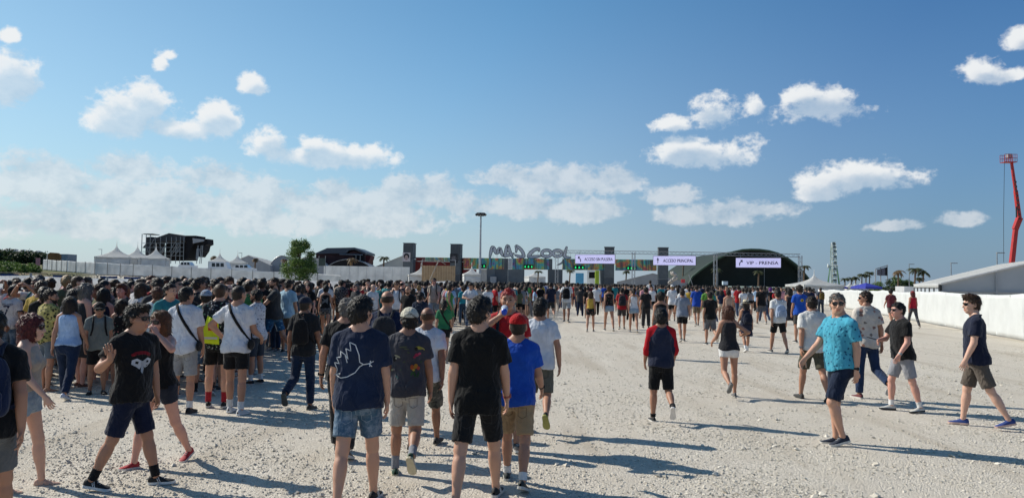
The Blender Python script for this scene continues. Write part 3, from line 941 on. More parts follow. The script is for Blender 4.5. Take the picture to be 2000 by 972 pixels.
    for s in (-1, 1):
        a = arms[s]
        if top in ('tee', 'loose', 'shirt', 'polo', 'raglan'):
            c.cap(U((s*.062*m, -.022*m, 1.460*m)), U((s*sw, -.012*m, 1.402*m)), .046*m + ease*.5, .056*m + ease*.5, k=.03); c.cap(U((s*.05*m, -.03*m, 1.492*m)), U((s*.12*m, -.022*m, 1.440*m)), .022*m + ease*.5, .036*m + ease*.5, k=.03)
            fr = sp.get('sleeve', {'tee': .66, 'loose': .72, 'shirt': .72, 'polo': .66, 'raglan': 1.0}[top])
            e2 = a['S'] + a['d1'] * al1 * min(fr, 1.0)
            if top == 'raglan':
                c.cap(a['S'], a['E'], .060*m, .052*m, k=.025)
                c.cap(a['E'], a['E'] + a['d2']*al2*.42, .052*m, .048*m, k=.02, flat=True)
            else:
                c.cap(a['S'], e2, [.056*m + ease*.5, .059*m + ease, .062*m + ease*1.1], k=.025, ts=[0, .5, 1], flat=True)
                c.ell(a['S'], (.058*m + ease*.5,)*3, k=.02)
        elif top in ('tank', 'vest', 'dress'):
            x = .095*m if top != 'vest' else .12*m
            c.cap(U((s*x, -.02*m, 1.40*m)), U((s*x*.82, -.022*m, 1.462*m)), .050*m + ease*.4, .036*m + ease*.4, k=.02)
        if fem: c.ell(U((s*.07*m, .085*m, 1.265*m)), (.056*m+ease, .05*m+ease, .055*m+ease), k=.03)
        if lo < 1.0*m: c.ell((s*.07*m, -.065*m, .90*m), (.078*m+clr, .07*m+clr, .085*m+clr), k=.03)
    if top in ('shirt', 'polo'):
        for q in range(10):
            t0, t1 = 2*math.pi*q/10, 2*math.pi*(q+1)/10
            P = lambda t: U((.068*m*math.cos(t), -.028*m + .062*m*math.sin(t), (1.478 - .018*math.sin(t))*m))
            c.cap(P(t0), P(t1), .014*m, k=.01)
    if top == 'dress':
        n2 = np.array([.52, .62, .72, .82, .9]) * m
        c.loft(n2, np.interp(n2, [.52*m, .9*m], [.24*m, .185*m]), np.interp(n2, [.52*m, .9*m], [.22*m, .13*m]), n2*0, 0, 0, zp, k=.02)
    c.p.append((lambda X, Y, Zz: (lo if top != 'dress' else .52*m) - Zz + 0*X + 0*Y, A3(-2, -2, -2), A3(2, 2, 3), .01, 'i'))
    V, Q = c.mesh(vox)
    nn = vnormals(V, Q); amp = {'tank': .004, 'crop': .002, 'bikini': .001, 'raglan': .005, 'dress': .007}.get(top, .018)
    am = amp * (.55 + .45*np.clip((1.35*m - V[:, 2]) / (.4*m), 0, 1))
    V = V + nn * (np.maximum(folds(V, seed), -.25) * am)[:, None]
    hemw = np.clip((lo + .10*m - V[:, 2]) / (.10*m), 0, 1)
    ang = np.arctan2(V[:, 1], V[:, 0])
    V[:, 2] += hemw * .010 * np.sin(ang*3 + seed) - hemw * (.02 if top == 'shirt' else 0) * np.cos(2*ang + math.pi)
    mi = None
    if top == 'raglan':
        cc = V[Q].mean(1); xx = cc[:, 0]*math.cos(-twist) - cc[:, 1]*math.sin(-twist)
        mi = (np.abs(xx) > np.interp(cc[:, 2], [1.15*m, 1.30*m, 1.48*m], [.205*m, .185*m, .07*m])).astype(int)
    out['top'] = (V + up, Q, mi)
    # ---- bottom
    if top != 'dress':
        b = Field(); zt = min(1.02*m if not fem else 1.05*m, max(lo + .05*m, .93*m)) if top not in ('crop', 'bikini') else 1.04*m
        zs = np.array([z for z in (.79*m, .86*m, .92*m, .98*m) if z < zt - .01] + [zt])
        bz = {'hot': .010, 'leggings': .006, 'jeans': .011}.get(bot, .018) * m
        b.loft(zs, np.interp(zs, Z, RX) + bz, np.interp(zs, Z, RY) + bz, np.interp(zs, Z, YC), 0, 0, 9, k=.02)
        for s in (-1, 1):
            j = J[s]
            b.ell((s*.07*m, -.065*m, .90*m), (.078*m+bz, .07*m+bz, .085*m+bz), k=.03)
            if bot in ('shorts', 'cargo', 'hot', 'kneeshorts'):
                fr = sp.get('leg', {'shorts': .80, 'cargo': .98, 'hot': .36, 'kneeshorts': .92}[bot])
                wd = {'hot': .014, 'cargo': .036}.get(bot, .030) * m
                r0 = thighr + .012*m; r1 = np.interp(fr, [0, .3, .8, 1], [thighr, thighr*.92, .06*m, .056*m]) + wd
                end = j['hip'] + j['d'] * .43*m * fr
                b.cap(j['hip'], end, [r0, r0, r1], k=.03, ts=[0, .35, 1], flat=True); b.ell(j['hip'], (r0,)*3, k=.03)
                if bot == 'cargo': b.cap(j['hip'] + j['d']*.25*m + A3(s*.085*m, 0, 0), j['hip'] + j['d']*.36*m + A3(s*.082*m, 0, 0), .035*m, k=.01, squash=(A3(1, 0, 0), 1.6))
            elif bot in ('jeans', 'leggings', 'trousers'):
                w = {'jeans': .014, 'leggings': .005, 'trousers': .024}[bot] * m
                b.cap(j['hip'], j['knee'], [thighr+w*.8, thighr*.93+w, .062*m+w, .058*m+w], k=.03, ts=[0, .3, .8, 1])
                b.cap(j['knee'], j['ank'] - j['d2']*.015*m, [.055*m+w, .058*m+w, .050*m+w, .046*m+w], k=.02, ts=[0, .35, .75, 1], flat=True)
        if bot == 'skirt':
            n2 = np.array([.56, .66, .76, .86, .95]) * m
            b.loft(n2, np.interp(n2, [.56*m, .95*m], [.235*m, .18*m]), np.interp(n2, [.56*m, .95*m], [.21*m, .13*m]), n2*0, 0, 0, 9, k=.02)
        V, Q = b.mesh(vox); nn = vnormals(V, Q)
        V = V + nn * (np.maximum(folds(V, seed + 50, .09), -.25) * {'leggings': .001, 'hot': .003}.get(bot, .009))[:, None]
        out['bottom'] = (V + up, Q, None)
    out.update(J=J, arms=arms, MH=Matrix.Translation((0, 0, dz)) @ MH, feet={s: Matrix.Translation(Vector(J[s]['ank'] + up)) @ mats_f[s] for s in (-1, 1)}, up=up, m=m, U=U, dz=dz)
    return out

SKINS = {'pale': (.62, .39, .29), 'fair': (.55, .32, .22), 'tan': (.42, .225, .145), 'olive': (.36, .19, .12), 'brown': (.26, .13, .08), 'pink': (.62, .34, .26)}
HAIRC = {'black': (.010, .008, .007), 'dark': (.020, .013, .009), 'brown': (.05, .027, .014), 'auburn': (.085, .03, .016), 'ginger': (.13, .055, .024), 'blond': (.26, .17, .075), 'grey': (.115, .11, .105), 'red': (.09, .016, .016), 'purple': (.10, .02, .20), 'redbright': (.3, .03, .03)}

def person_parts(sp, root, mesh=None):
    """link the parts of one person under root"""
    bd = mesh or body_build(sp)
    skin = SKINS[sp.get('skin', 'tan')]
    hc = HAIRC[sp.get('hairc', 'dark')]
    body = bd['body'].mesh('body', ['skin', 'lips', 'eye'], True) if isinstance(bd['body'], Geo) else bd['body']
    P = {}
    P['body'] = link('body', body, root, skin)
    top = sp.get('top', 'tee')
    V, Q, mi = bd['top']
    me = rawmesh('top', V, [Q], [sp.get('topmat', 'cloth')] + ([plain('sleeve_red', (.38, .012, .02), .9, spec=.15)] if mi is not None else []), mi)
    P['top'] = link(GARMENT[top], me, root, sp.get('topc', (.02, .02, .022)))
    if 'bottom' in bd:
        V, Q, mi = bd['bottom']
        bot = sp.get('bottom', 'shorts')
        nm = {'jeans': 'jeans', 'leggings': 'leggings', 'trousers': 'trousers', 'skirt': 'skirt'}.get(bot, 'shorts')
        P['bottom'] = link(nm, rawmesh(nm, V, [Q], [sp.get('botmat', 'cloth')]), root, sp.get('botc', (.02, .02, .022)))
    hair = sp.get('hair', 'short')
    if hair: P['hair'] = link('hair', hair_mesh(hair, sp.get('hseed', 0)), root, hc, bd['MH'])
    if sp.get('beard'): P['beard'] = link('beard', beard_mesh(), root, hc, bd['MH'])
    if sp.get('cap'): P['cap'] = link('cap', cap_mesh(sp.get('capback', False)), root, sp['cap'], bd['MH'])
    if sp.get('hat'): P['hat'] = link('hat', hat_mesh(), root, sp['hat'], bd['MH'])
    if sp.get('shades'): P['shades'] = link('sunglasses', glasses_mesh(), root, None, bd['MH'])
    kind = sp.get('shoe', 'plain'); up_, sole_ = shoe_meshes(kind)
    for s in (-1, 1):
        o = link('shoe' if kind != 'foot' else 'foot', up_, root, sp.get('shoec', (.02, .02, .022)) if kind != 'foot' else skin, bd['feet'][s])
        link('sole', sole_, o, sp.get('solec', (.6, .58, .55)))
        if kind == 'foot':
            g = Geo()
            for y in (.03, .09, .13): g.tube([(-.042, y, -.07), (-.02, y+.005, -.036 - y*.17), (.02, y+.005, -.036 - y*.17), (.042, y, -.07)], .005, 5)
            g.obj('sandal_strap', 'cloth', o, True, sp.get('solec', (.5, .4, .3)))
        elif sp.get('sock'):
            j = bd['J'][s]; a = j['ank'] + bd['up']; g = Geo(); hgt = sp.get('sockh', .10)
            g.tube([tuple(a - j['d2']*.0), tuple(a - j['d2']*hgt*.5), tuple(a - j['d2']*hgt)], [.043*bd['m'], .042*bd['m'], .046*bd['m']], 12)
            g.obj('sock', 'cloth', root, True, sp['sock'])
    for s in (-1, 1):
        w = sp.get('watch' + 'LR'[s > 0])
        if w:
            a = bd['arms'][s]; c = a['W'] + bd['up'] - a['d2']*.025; g = Geo()
            g.tube([tuple(c - a['d2']*.011), tuple(c + a['d2']*.011)], .031*bd['m'], 12)
            out = np.array([s*1.0, 0, 0]); out = unit(out - a['d2']*(out @ a['d2']))
            g.tube([tuple(c + out*.026), tuple(c + out*.038)], .019, 10)
            g.obj('watch', 'shoe', root, True, w)
    P['bd'] = bd
    return P

def new_person(sp, x, y, yaw, label, group=None):
    root = empty('person', (x, y, gz(x, y)), RAD(yaw))
    tag(root, label, 'person', group)
    P = person_parts(sp, root)
    P['root'] = root
    return P
# ================================================================ THE GROUND
def mk_ground():
    m, nt, b = newmat('crushed_limestone')
    geo = N(nt, 'ShaderNodeNewGeometry'); P = geo.outputs['Position']
    def vor(scale):
        v = N(nt, 'ShaderNodeTexVoronoi', ins={'Scale': scale, 'Randomness': 1.0}); L(nt, P, v.inputs['Vector'])
        s = N(nt, 'ShaderNodeSeparateColor'); L(nt, v.outputs['Color'], s.inputs[0]); return v, s.outputs[0]
    v1, c1 = vor(58); v2, c2 = vor(130)
    big = noise(nt, .35, 5, .6, vec=P); mid = noise(nt, 2.2, 4, .6, vec=P)
    stone = mixc(nt, c1, (.38, .34, .28), (.80, .735, .63))
    dust = mixc(nt, c2, (.50, .445, .365), (.71, .65, .55))
    f = sstep(nt, mth(nt, 'ADD', mth(nt, 'MULTIPLY', big.outputs['Fac'], .6), mth(nt, 'MULTIPLY', mid.outputs['Fac'], .4)), .40, .60)
    c = mixc(nt, f, stone, dust)
    c = mixc(nt, mth(nt, 'MULTIPLY', sstep(nt, mid.outputs['Fac'], .45, .75), .3), c, (.52, .45, .35))
    track = noise(nt, .12, 3, .5, vec=P)
    c = mixc(nt, mth(nt, 'MULTIPLY', sstep(nt, track.outputs['Fac'], .35, .7), .25), c, (.66, .60, .50))
    mpt = N(nt, 'ShaderNodeMapping'); L(nt, P, mpt.inputs[0]); mpt.inputs['Rotation'].default_value = (0, 0, -.16); mpt.inputs['Scale'].default_value = (1.1, .10, 1)
    trod = noise(nt, 1.0, 5, .62, vec=mpt.outputs[0])
    c = mixc(nt, mth(nt, 'MULTIPLY', sstep(nt, trod.outputs['Fac'], .50, .66), .55), c, (.43, .365, .28))
    c = mixc(nt, mth(nt, 'MULTIPLY', sstep(nt, trod.outputs['Fac'], .44, .33), .45), c, (.72, .67, .575))
    # rough grass and scrub beyond the barriers on the far left
    sp = N(nt, 'ShaderNodeSeparateXYZ'); L(nt, P, sp.inputs[0])
    side = mth(nt, 'ADD', mth(nt, 'MULTIPLY', sp.outputs[0], -1.0), mth(nt, 'MULTIPLY', sp.outputs[1], -.545))
    gmask = mth(nt, 'MULTIPLY', sstep(nt, mth(nt, 'ADD', side, mth(nt, 'MULTIPLY', big.outputs['Fac'], 5.0)), 0, 5), sstep(nt, sp.outputs[1], 62, 68))
    far = sstep(nt, sp.outputs[1], 210, 240)
    gmask = mth(nt, 'MAXIMUM', gmask, far)
    gn = noise(nt, .5, 6, .7, vec=P)
    grass = mixc(nt, gn.outputs['Fac'], (.05, .075, .02), (.17, .16, .07))
    grass = mixc(nt, sstep(nt, noise(nt, .09, 3, .5, vec=P).outputs['Fac'], .52, .66), grass, (.26, .17, .10))
    c = mixc(nt, gmask, c, grass)
    L(nt, c, b.inputs['Base Color']); b.inputs['Roughness'].default_value = .95; b.inputs['Specular IOR Level'].default_value = .2
    h = mth(nt, 'ADD', mth(nt, 'MULTIPLY', mth(nt, 'SUBTRACT', 1.0, v1.outputs['Distance']), .7), mth(nt, 'MULTIPLY', mth(nt, 'SUBTRACT', 1.0, v2.outputs['Distance']), .3))
    h = mth(nt, 'ADD', h, mth(nt, 'MULTIPLY', mid.outputs['Fac'], 1.2))
    bump(nt, b, h, 1.0, .016)
mk_ground()
def ground_bumps(x, y):
    return .010 * math.sin(x*1.9 + .6*math.sin(y*1.3)) * math.sin(y*2.3 + 1) + .012 * math.sin(x*.7 + y*.9) * math.sin(y*.5)
def axis(lo, hi, near, step, grow):
    a = [0.0]; s = step
    while a[-1] < hi:
        a.append(a[-1] + s); s = s if a[-1] < near else s * grow
    b = [0.0]; s = step
    while b[-1] > lo:
        b.append(b[-1] - s); s = s if -b[-1] < near else s * grow
    return sorted(set(a + b))
gx = axis(-2500, 2500, 12, .35, 1.13); gy = axis(-300, 4500, 30, .35, 1.11)
GVr = [(x, y, gz(x, y) + (ground_bumps(x, y) if y < 40 else 0)) for y in gy for x in gx]
nx = len(gx)
GF = [[j*nx+i, j*nx+i+1, (j+1)*nx+i+1, (j+1)*nx+i] for j in range(len(gy)-1) for i in range(nx-1)]
ground = link('ground', rawmesh('ground', GVr, [np.array(GF)], ['crushed_limestone']))
tag(ground, 'pale crushed limestone ground of the festival forecourt', kind='structure')

def mk_stone():
    m, nt, b = newmat('gravel_stone')
    geo = N(nt, 'ShaderNodeNewGeometry')
    r = N(nt, 'ShaderNodeValToRGB'); L(nt, geo.outputs['Random Per Island'], r.inputs[0])
    e = r.color_ramp.elements; e[0].color = (.36, .33, .27, 1); e[1].color = (.72, .67, .57, 1)
    k = e.new(.35); k.color = (.54, .495, .41, 1); k = e.new(.7); k.color = (.60, .545, .45, 1)
    L(nt, r.outputs[0], b.inputs['Base Color']); b.inputs['Roughness'].default_value = .9
mk_stone()
def gravel(n=150000):
    r = np.random.default_rng(3)
    y = 4.4 + 22 * r.random(n) ** 1.9
    x = (r.random(n) * 2 - 1) * (y * .70 + .4)
    pat = np.sin(x*1.3 + 1.7*np.sin(y*.8)) * np.sin(y*1.1 + .9*np.sin(x*.7)) + .6*np.sin(x*3.1+y*2.7)
    keep = r.random(n) < np.clip(.50 + .42*pat, .12, 1); x, y = x[keep], y[keep]; n = len(x)
    s = .0055 + .014 * r.random(n) ** 2.4; big = r.random(n) < .022; s[big] *= 2.1
    z = np.array([ground_bumps(a, b) + gz(a, b) for a, b in zip(x, y)])
    base = np.array([[1,0,0],[0,1,0],[-1,0,0],[0,-1,0],[0,0,1],[0,0,-1]], np.float32)
    V = base[None] * (s[:, None, None] * r.uniform(.65, 1.35, (n, 6, 3)))
    V[:, :, 2] *= .62
    a = r.random(n) * 6.28; ca, sa = np.cos(a)[:, None], np.sin(a)[:, None]
    X = V[:, :, 0]*ca - V[:, :, 1]*sa; Y = V[:, :, 0]*sa + V[:, :, 1]*ca
    tilt = r.normal(0, .35, (n, 1))
    V = np.stack([X + x[:, None], Y + y[:, None], V[:, :, 2] + tilt*X + (z + s*.22)[:, None]], 2).reshape(-1, 3)
    F = np.array([[0,1,4],[1,2,4],[2,3,4],[3,0,4],[1,0,5],[2,1,5],[3,2,5],[0,3,5]])
    F = (F[None] + (np.arange(n)*6)[:, None, None]).reshape(-1, 3)
    o = link('gravel', rawmesh('gravel', V, [F], ['gravel_stone'], None, False))
    tag(o, 'loose crushed white stones scattered over the forecourt', kind='stuff')
gravel()

# ================================================================ MATERIALS OF THE SITE
def translucent(m, f):
    nt = m.node_tree; b = nt.nodes['Principled BSDF']; tr = N(nt, 'ShaderNodeBsdfTranslucent'); L(nt, b.inputs['Base Color'].links[0].from_socket, tr.inputs[0])
    mx = N(nt, 'ShaderNodeMixShader', ins={0: f}); L(nt, b.outputs[0], mx.inputs[1]); L(nt, tr.outputs[0], mx.inputs[2]); L(nt, mx.outputs[0], nt.nodes['Material Output'].inputs[0]); return m
W_CANVAS = translucent(plain('white_canvas', (.80, .80, .79), .75, var=.05, scale=1.2, bmp=.25), .5)
W_TENT = translucent(plain('white_tent', (.82, .82, .80), .6, var=.04, scale=.6), .58)
W_FENCE = translucent(plain('white_fence_sheet', (.60, .615, .605), .75, var=.05, scale=1.2, bmp=.25), .08)
W_DIRTY = translucent(plain('white_tarp', (.72, .73, .73), .8, var=.10, scale=.8, bmp=.3), .48)
G_METAL = plain('grey_steel', (.28, .29, .30), .45, .6, var=.15, scale=2)
D_METAL = plain('dark_steel', (.035, .037, .04), .5, .3, var=.2)
G_CONT = plain('grey_container', (.085, .095, .105), .6, var=.12, scale=.8)
G_CONT2 = plain('grey_container_light', (.125, .14, .15), .6, var=.12, scale=.8)
D_CLOTH = plain('dark_stage_cloth', (.045, .048, .055), .9, var=.2, scale=.5)
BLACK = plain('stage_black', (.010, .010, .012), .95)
RED_C = plain('red_container', (.21, .022, .018), .6, var=.2, scale=.7)
WOOD = plain('pale_plywood', (.42, .29, .17), .8, var=.18, scale=1.5)
RED_P = plain('red_boom_paint', (.40, .026, .022), .4, var=.08)
GREEN_D = plain('dark_green_tarp', (.012, .023, .017), .8, var=.25, scale=.25)
GREEN_R = plain('green_rim', (.035, .068, .045), .6, var=.15)
BARK = plain('bark', (.13, .09, .06), .95, var=.3, scale=6, bmp=.5)
BLUE_C = plain('blue_canopy', (.035, .045, .33), .7, var=.12)
LIME = plain('lime_panel', (.30, .42, .03), .6)
SKYBLUE = plain('sky_blue_panel', (.10, .35, .55), .6)
GLASS_D = plain('dark_glass', (.02, .025, .03), .12, spec=.6)
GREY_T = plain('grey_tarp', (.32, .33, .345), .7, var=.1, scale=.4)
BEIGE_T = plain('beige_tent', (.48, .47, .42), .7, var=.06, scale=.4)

def leafmat(name, lo, hi):
    m, nt, b = newmat(name)
    geo = N(nt, 'ShaderNodeNewGeometry')
    c = mixc(nt, geo.outputs['Random Per Island'], lo, hi); L(nt, c, b.inputs['Base Color']); b.inputs['Roughness'].default_value = .6
    b.inputs['Subsurface Weight'].default_value = 0
    tr = N(nt, 'ShaderNodeBsdfTranslucent'); L(nt, c, tr.inputs[0])
    mx = N(nt, 'ShaderNodeMixShader', ins={0: .3}); L(nt, b.outputs[0], mx.inputs[1]); L(nt, tr.outputs[0], mx.inputs[2])
    L(nt, mx.outputs[0], nt.nodes['Material Output'].inputs[0]); return m
LEAF = leafmat('leaf_green', (.05, .10, .02), (.16, .25, .055))
LEAF_D = leafmat('leaf_dark', (.018, .035, .012), (.05, .08, .025))
PALM = leafmat('palm_frond', (.035, .05, .018), (.10, .11, .045))
PALM_B = leafmat('palm_dry', (.12, .08, .04), (.22, .15, .08))

# ================================================================ SMALL BUILDERS
def X(px, d): return spot(px, d)[0]
def Zp(px, d, py): return spot(px, d, py)[2]

def sheet(name, P, nu, nv, mat, parent, amp=.0, seed=0, thick=.0, smooth_shade=True):
    """wrinkled sheet spanning four corners P (bl, br, tr, tl)"""
    P = [np.array(p, float) for p in P]; V = []; r = np.random.default_rng(seed)
    n = np.cross(P[1]-P[0], P[3]-P[0]); n /= np.linalg.norm(n)
    ph = r.uniform(0, 6, 8)
    for j in range(nv + 1):
        for i in range(nu + 1):
            u, v = i/nu, j/nv
            p = P[0]*(1-u)*(1-v) + P[1]*u*(1-v) + P[2]*u*v + P[3]*(1-u)*v
            w = math.sin(u*9+ph[0]+2*math.sin(v*2+ph[1])) * .4 + math.sin(u*23+ph[2]+v*3)*.2 + math.sin(v*6+u*4+ph[3])*.3 + 1.1*(1-abs(math.sin(u*5+v*2.2*math.cos(ph[4])+ph[6])))**5 - .8*(1-abs(math.sin(u*7-v*3*math.sin(ph[4])+ph[7])))**6
            p = p + n * amp * w * math.sin(math.pi*min(1, max(0, .08+u*.84)))
            if j == nv: p = p + np.array([0, 0, -amp*1.2*math.sin(math.pi*u)*(.6+.4*math.sin(ph[5]))])
            V.append(p)
    F = [[j*(nu+1)+i, j*(nu+1)+i+1, (j+1)*(nu+1)+i+1, (j+1)*(nu+1)+i] for j in range(nv) for i in range(nu)]
    k = len(V)
    if thick:
        V = V + [p - n*thick for p in V]
        F = F + [[a+k for a in f[::-1]] for f in F]
        for i in range(nu):
            F.append([i+1, i, i+k, i+1+k]); t = nv*(nu+1); F.append([t+i, t+i+1, t+i+1+k, t+i+k])
    return link(name, rawmesh(name, np.array(V), [np.array(F)], [mat], None, smooth_shade), parent)

def canvas_fence(label, pts, h, mat, post, amp=.03, step=3.5, name='canvas_fence', tops=None, pm=None, postout=0.0):
    root = empty(name, (pts[0][0], pts[0][1], gz(*pts[0][:2]))); tag(root, label, 'fence')
    o = Vector(root.location); k = 0
    for (a, b) in zip(pts[:-1], pts[1:]):
        a, b = Vector(a[:2]), Vector(b[:2]); n = max(1, round((b-a).length / step))
        for i in range(n):
            p, q = a.lerp(b, i/n), a.lerp(b, (i+1)/n)
            z0, z1 = gz(*p), gz(*q); hh = h + .05*math.sin(k*1.7); hh2 = h + .05*math.sin((k+1)*1.7)
            C = [Vector((p.x, p.y, z0+.02))-o, Vector((q.x, q.y, z1+.02))-o, Vector((q.x, q.y, z1+hh2))-o, Vector((p.x, p.y, z0+hh))-o]
            sheet('canvas_panel', C, 26, 9, mat, root, amp, k, .006)
            d = (q-p).normalized(); nrm = Vector((d.y, -d.x)) * postout
            g = Geo(); g.tube([(p.x-o.x+nrm.x, p.y-o.y+nrm.y, z0-o.z-.02), (p.x-o.x+nrm.x, p.y-o.y+nrm.y, z0-o.z+hh+post)], .035, 6); g.obj('fence_post', pm or G_METAL, root)
            k += 1
    return root

def pagoda(label, px, d, w, eave_py, peak_py, rot=0.0, walls=True, group=None, name='pagoda_tent'):
    x = X(px, d); z0 = gz(x, d); ze, zt = Zp(px, d, eave_py) - z0, Zp(px, d, peak_py) - z0
    root = empty(name, (x, d, z0), rot); tag(root, label, 'tent', group)
    V = []; F = []; rows = 14; per = 32
    for i in range(rows + 1):
        t = i / rows; r = (w/2) * ((1-t) ** 2.5 * .985 + .015); z = ze + (zt - ze) * (t ** 1.08)
        for j in range(per):
            a = 2*math.pi*j/per; c, s = math.cos(a), math.sin(a); q = max(abs(c), abs(s)); sq = 1/q
            rr = r * (sq*(1-t*.8) + t*.8)
            sag = -.05*w*(1-t)*(1 - abs(sq-1)/.414) * .35
            V.append((rr*c, rr*s, z + sag))
    for i in range(rows):
        for j in range(per): F.append([i*per+j, i*per+(j+1) % per, (i+1)*per+(j+1) % per, (i+1)*per+j])
    link('roof', rawmesh('roof', V, [np.array(F)], [W_TENT]), root)
    g = Geo(); g.tube([(0, 0, zt-.1), (0, 0, zt+.35)], .035, 6); g.obj('finial', W_TENT, root)
    for sx, sy in ((-1,-1),(1,-1),(1,1),(-1,1)):
        g = Geo(); g.tube([(sx*w/2*.97, sy*w/2*.97, 0), (sx*w/2*.97, sy*w/2*.97, ze)], .05, 6); g.obj('leg', G_METAL, root)
    for k, (a, b) in enumerate((((-1,-1),(1,-1)), ((1,-1),(1,1)), ((1,1),(-1,1)), ((-1,1),(-1,-1)))):
        q = w/2*.985
        sheet('valance', [(a[0]*q, a[1]*q, ze-.32), (b[0]*q, b[1]*q, ze-.32), (b[0]*q, b[1]*q, ze+.02), (a[0]*q, a[1]*q, ze+.02)], 10, 2, W_TENT, root, .02, k, .01)
        if walls:
            q = w/2*.95
            sheet('side_wall', [(a[0]*q, a[1]*q, .02), (b[0]*q, b[1]*q, .02), (b[0]*q, b[1]*q, ze-.1), (a[0]*q, a[1]*q, ze-.1)], 10, 4, W_DIRTY, root, .03, k+5, .01)
    return root

def palm(px, d, top_py, label, crown=2.2, lean=.2, dry=False, seed=0, name='palm_tree', group='palm trees', nf=16):
    r = random.Random(seed); x = X(px, d); z0 = gz(x, d); H = Zp(px, d, top_py) - z0 - crown*.25
    root = empty(name, (x, d, z0)); tag(root, label, 'palm tree', group)
    g = Geo(); pts = [(lean*t*t*H*.2, 0, H*t) for t in (0, .15, .3, .5, .7, .85, 1)]
    g.tube(pts, [.24, .19, .17, .155, .15, .15, .19], 8); g.obj('trunk', BARK, root, True)
    g = Geo(); top = Vector(pts[-1])
    for k in range(nf):
        a = 2*math.pi*k/nf + r.uniform(-.2, .2); up = r.uniform(-.25, 1.0) if not dry else r.uniform(-1.1, .5); ln = crown * r.uniform(.8, 1.1)
        P = []; n = 8
        for i in range(n + 1):
            t = i/n; hr = ln*(t - .25*t*t*max(0, 1-up)); P.append(top + Vector((math.cos(a)*hr, math.sin(a)*hr, ln*(up*t*.75 - (.55+.35*up)*t*t))))
        g.tube(P, [.03*(1-i/n)+.008 for i in range(n+1)], 4)
        side = Vector((-math.sin(a), math.cos(a), 0))
        for i in range(1, n+1):
            for q in range(3):
                u = (q+.5)/3; p = P[i-1].lerp(P[i], u); t = (i-1+u)/n; w = crown*.22*math.sin(math.pi*min(1, t*.9+.12))
                fw = (P[i]-P[i-1]).normalized()
                for s in (-1, 1):
                    e = p + side*s*w + fw*w*.6 + Vector((0, 0, -w*r.uniform(.3, .7)))
                    g.add([tuple(p), tuple(p + fw*.10), tuple(e)], [[0, 1, 2]])
    g.obj('crown', PALM_B if dry else PALM, root)
    return root

def tree(px, d, base_w, top_py, label, seed=0, mat=None, nleaf=5200, leaf=.16, name='tree', trunk=.25, low=.22, cat='tree', group=None, cr=(.08, .15)):
    r = np.random.default_rng(seed); x = X(px, d); z0 = gz(x, d); H = Zp(px, d, top_py) - z0; W = base_w
    root = empty(name, (x, d, z0)); tag(root, label, cat, group)
    g = Geo(); g.tube([(0, 0, -.1), (.05, 0, H*.25), (0, .05, H*.55), (.05, 0, H*.85)], [trunk*.5, trunk*.4, trunk*.25, trunk*.06], 7)
    cl = []
    for k in range(64):
        a = r.uniform(0, 6.28); t = r.uniform(low, .97); rr = W/2 * (math.sin(math.pi*min(1, (t-low)/(1-low)*.72+.22)) ** .8) * r.uniform(.25, .92)
        c = np.array([math.cos(a)*rr, math.sin(a)*rr, H*t]); cl.append((c, W*r.uniform(*cr)))
        if k < 12: g.tube([(0, 0, H*max(.12, t-.3)), tuple(c*np.array([.5, .5, 1]) - np.array([0, 0, H*.07])), tuple(c)], [trunk*.16, trunk*.1, trunk*.03], 5)
    g.obj('trunk', BARK, root, True)
    per = nleaf // len(cl); Vs = []; 
    for c, R in cl:
        u = r.normal(size=(per, 3)); u /= np.linalg.norm(u, axis=1)[:, None]; rad = R * r.random((per, 1)) ** .45 * r.uniform(.7, 1.35, (per, 1))
        p = c + u*rad*np.array([1, 1, .85]); a = r.normal(size=(per, 3)); a /= np.linalg.norm(a, axis=1)[:, None]; b = np.cross(a, u); b /= (np.linalg.norm(b, axis=1)[:, None]+1e-6)
        s = leaf * r.uniform(.5, 1.2, (per, 1))
        Vs.append(np.stack([p - a*s*.5, p + b*s*.32, p + a*s*.5, p - b*s*.32], 1))
    V = np.concatenate(Vs).reshape(-1, 3); F = np.arange(len(V)).reshape(-1, 4)
    link('crown', rawmesh('crown', V, [F], [mat or LEAF], None, False), root)
    return root

def text_mesh(s, size, mat, depth=.0):
    cu = bpy.data.curves.new('lettering', 'FONT'); cu.body = s; cu.size = size; cu.align_x = 'LEFT'; cu.extrude = depth; cu.resolution_u = 3
    o = bpy.data.objects.new('lettering', cu); COL.objects.link(o)
    dg = bpy.context.evaluated_depsgraph_get(); me = bpy.data.meshes.new_from_object(o.evaluated_get(dg)); bpy.data.objects.remove(o)
    me.materials.clear(); me.materials.append(mat); me.transform(Matrix.Rotation(math.pi/2, 4, 'X'))
    return me

def truss_geo(g, p, q, w=.4, r=.028, step=.5):
    p, q = Vector(p), Vector(q); t = (q-p).normalized(); u = t.orthogonal().normalized() if abs(t.z) > .9 else t.cross(Vector((0, 0, 1))).normalized(); v = t.cross(u)
    if abs(t.z) > .9: u = Vector((1, 0, 0)); v = Vector((0, 1, 0))
    cs = [(u*a + v*b)*w/2 for a, b in ((-1,-1),(1,-1),(1,1),(-1,1))]
    for c in cs: g.tube([p+c, q+c], r, 5, caps=False)
    n = max(1, int((q-p).length/step))
    for i in range(n):
        a, b = p.lerp(q, i/n), p.lerp(q, (i+1)/n)
        for k in range(4):
            c0, c1 = cs[k], cs[(k+1) % 4]
            g.tube([a+(c0 if i % 2 else c1), b+(c1 if i % 2 else c0)], r*.6, 4, caps=False)
    return g
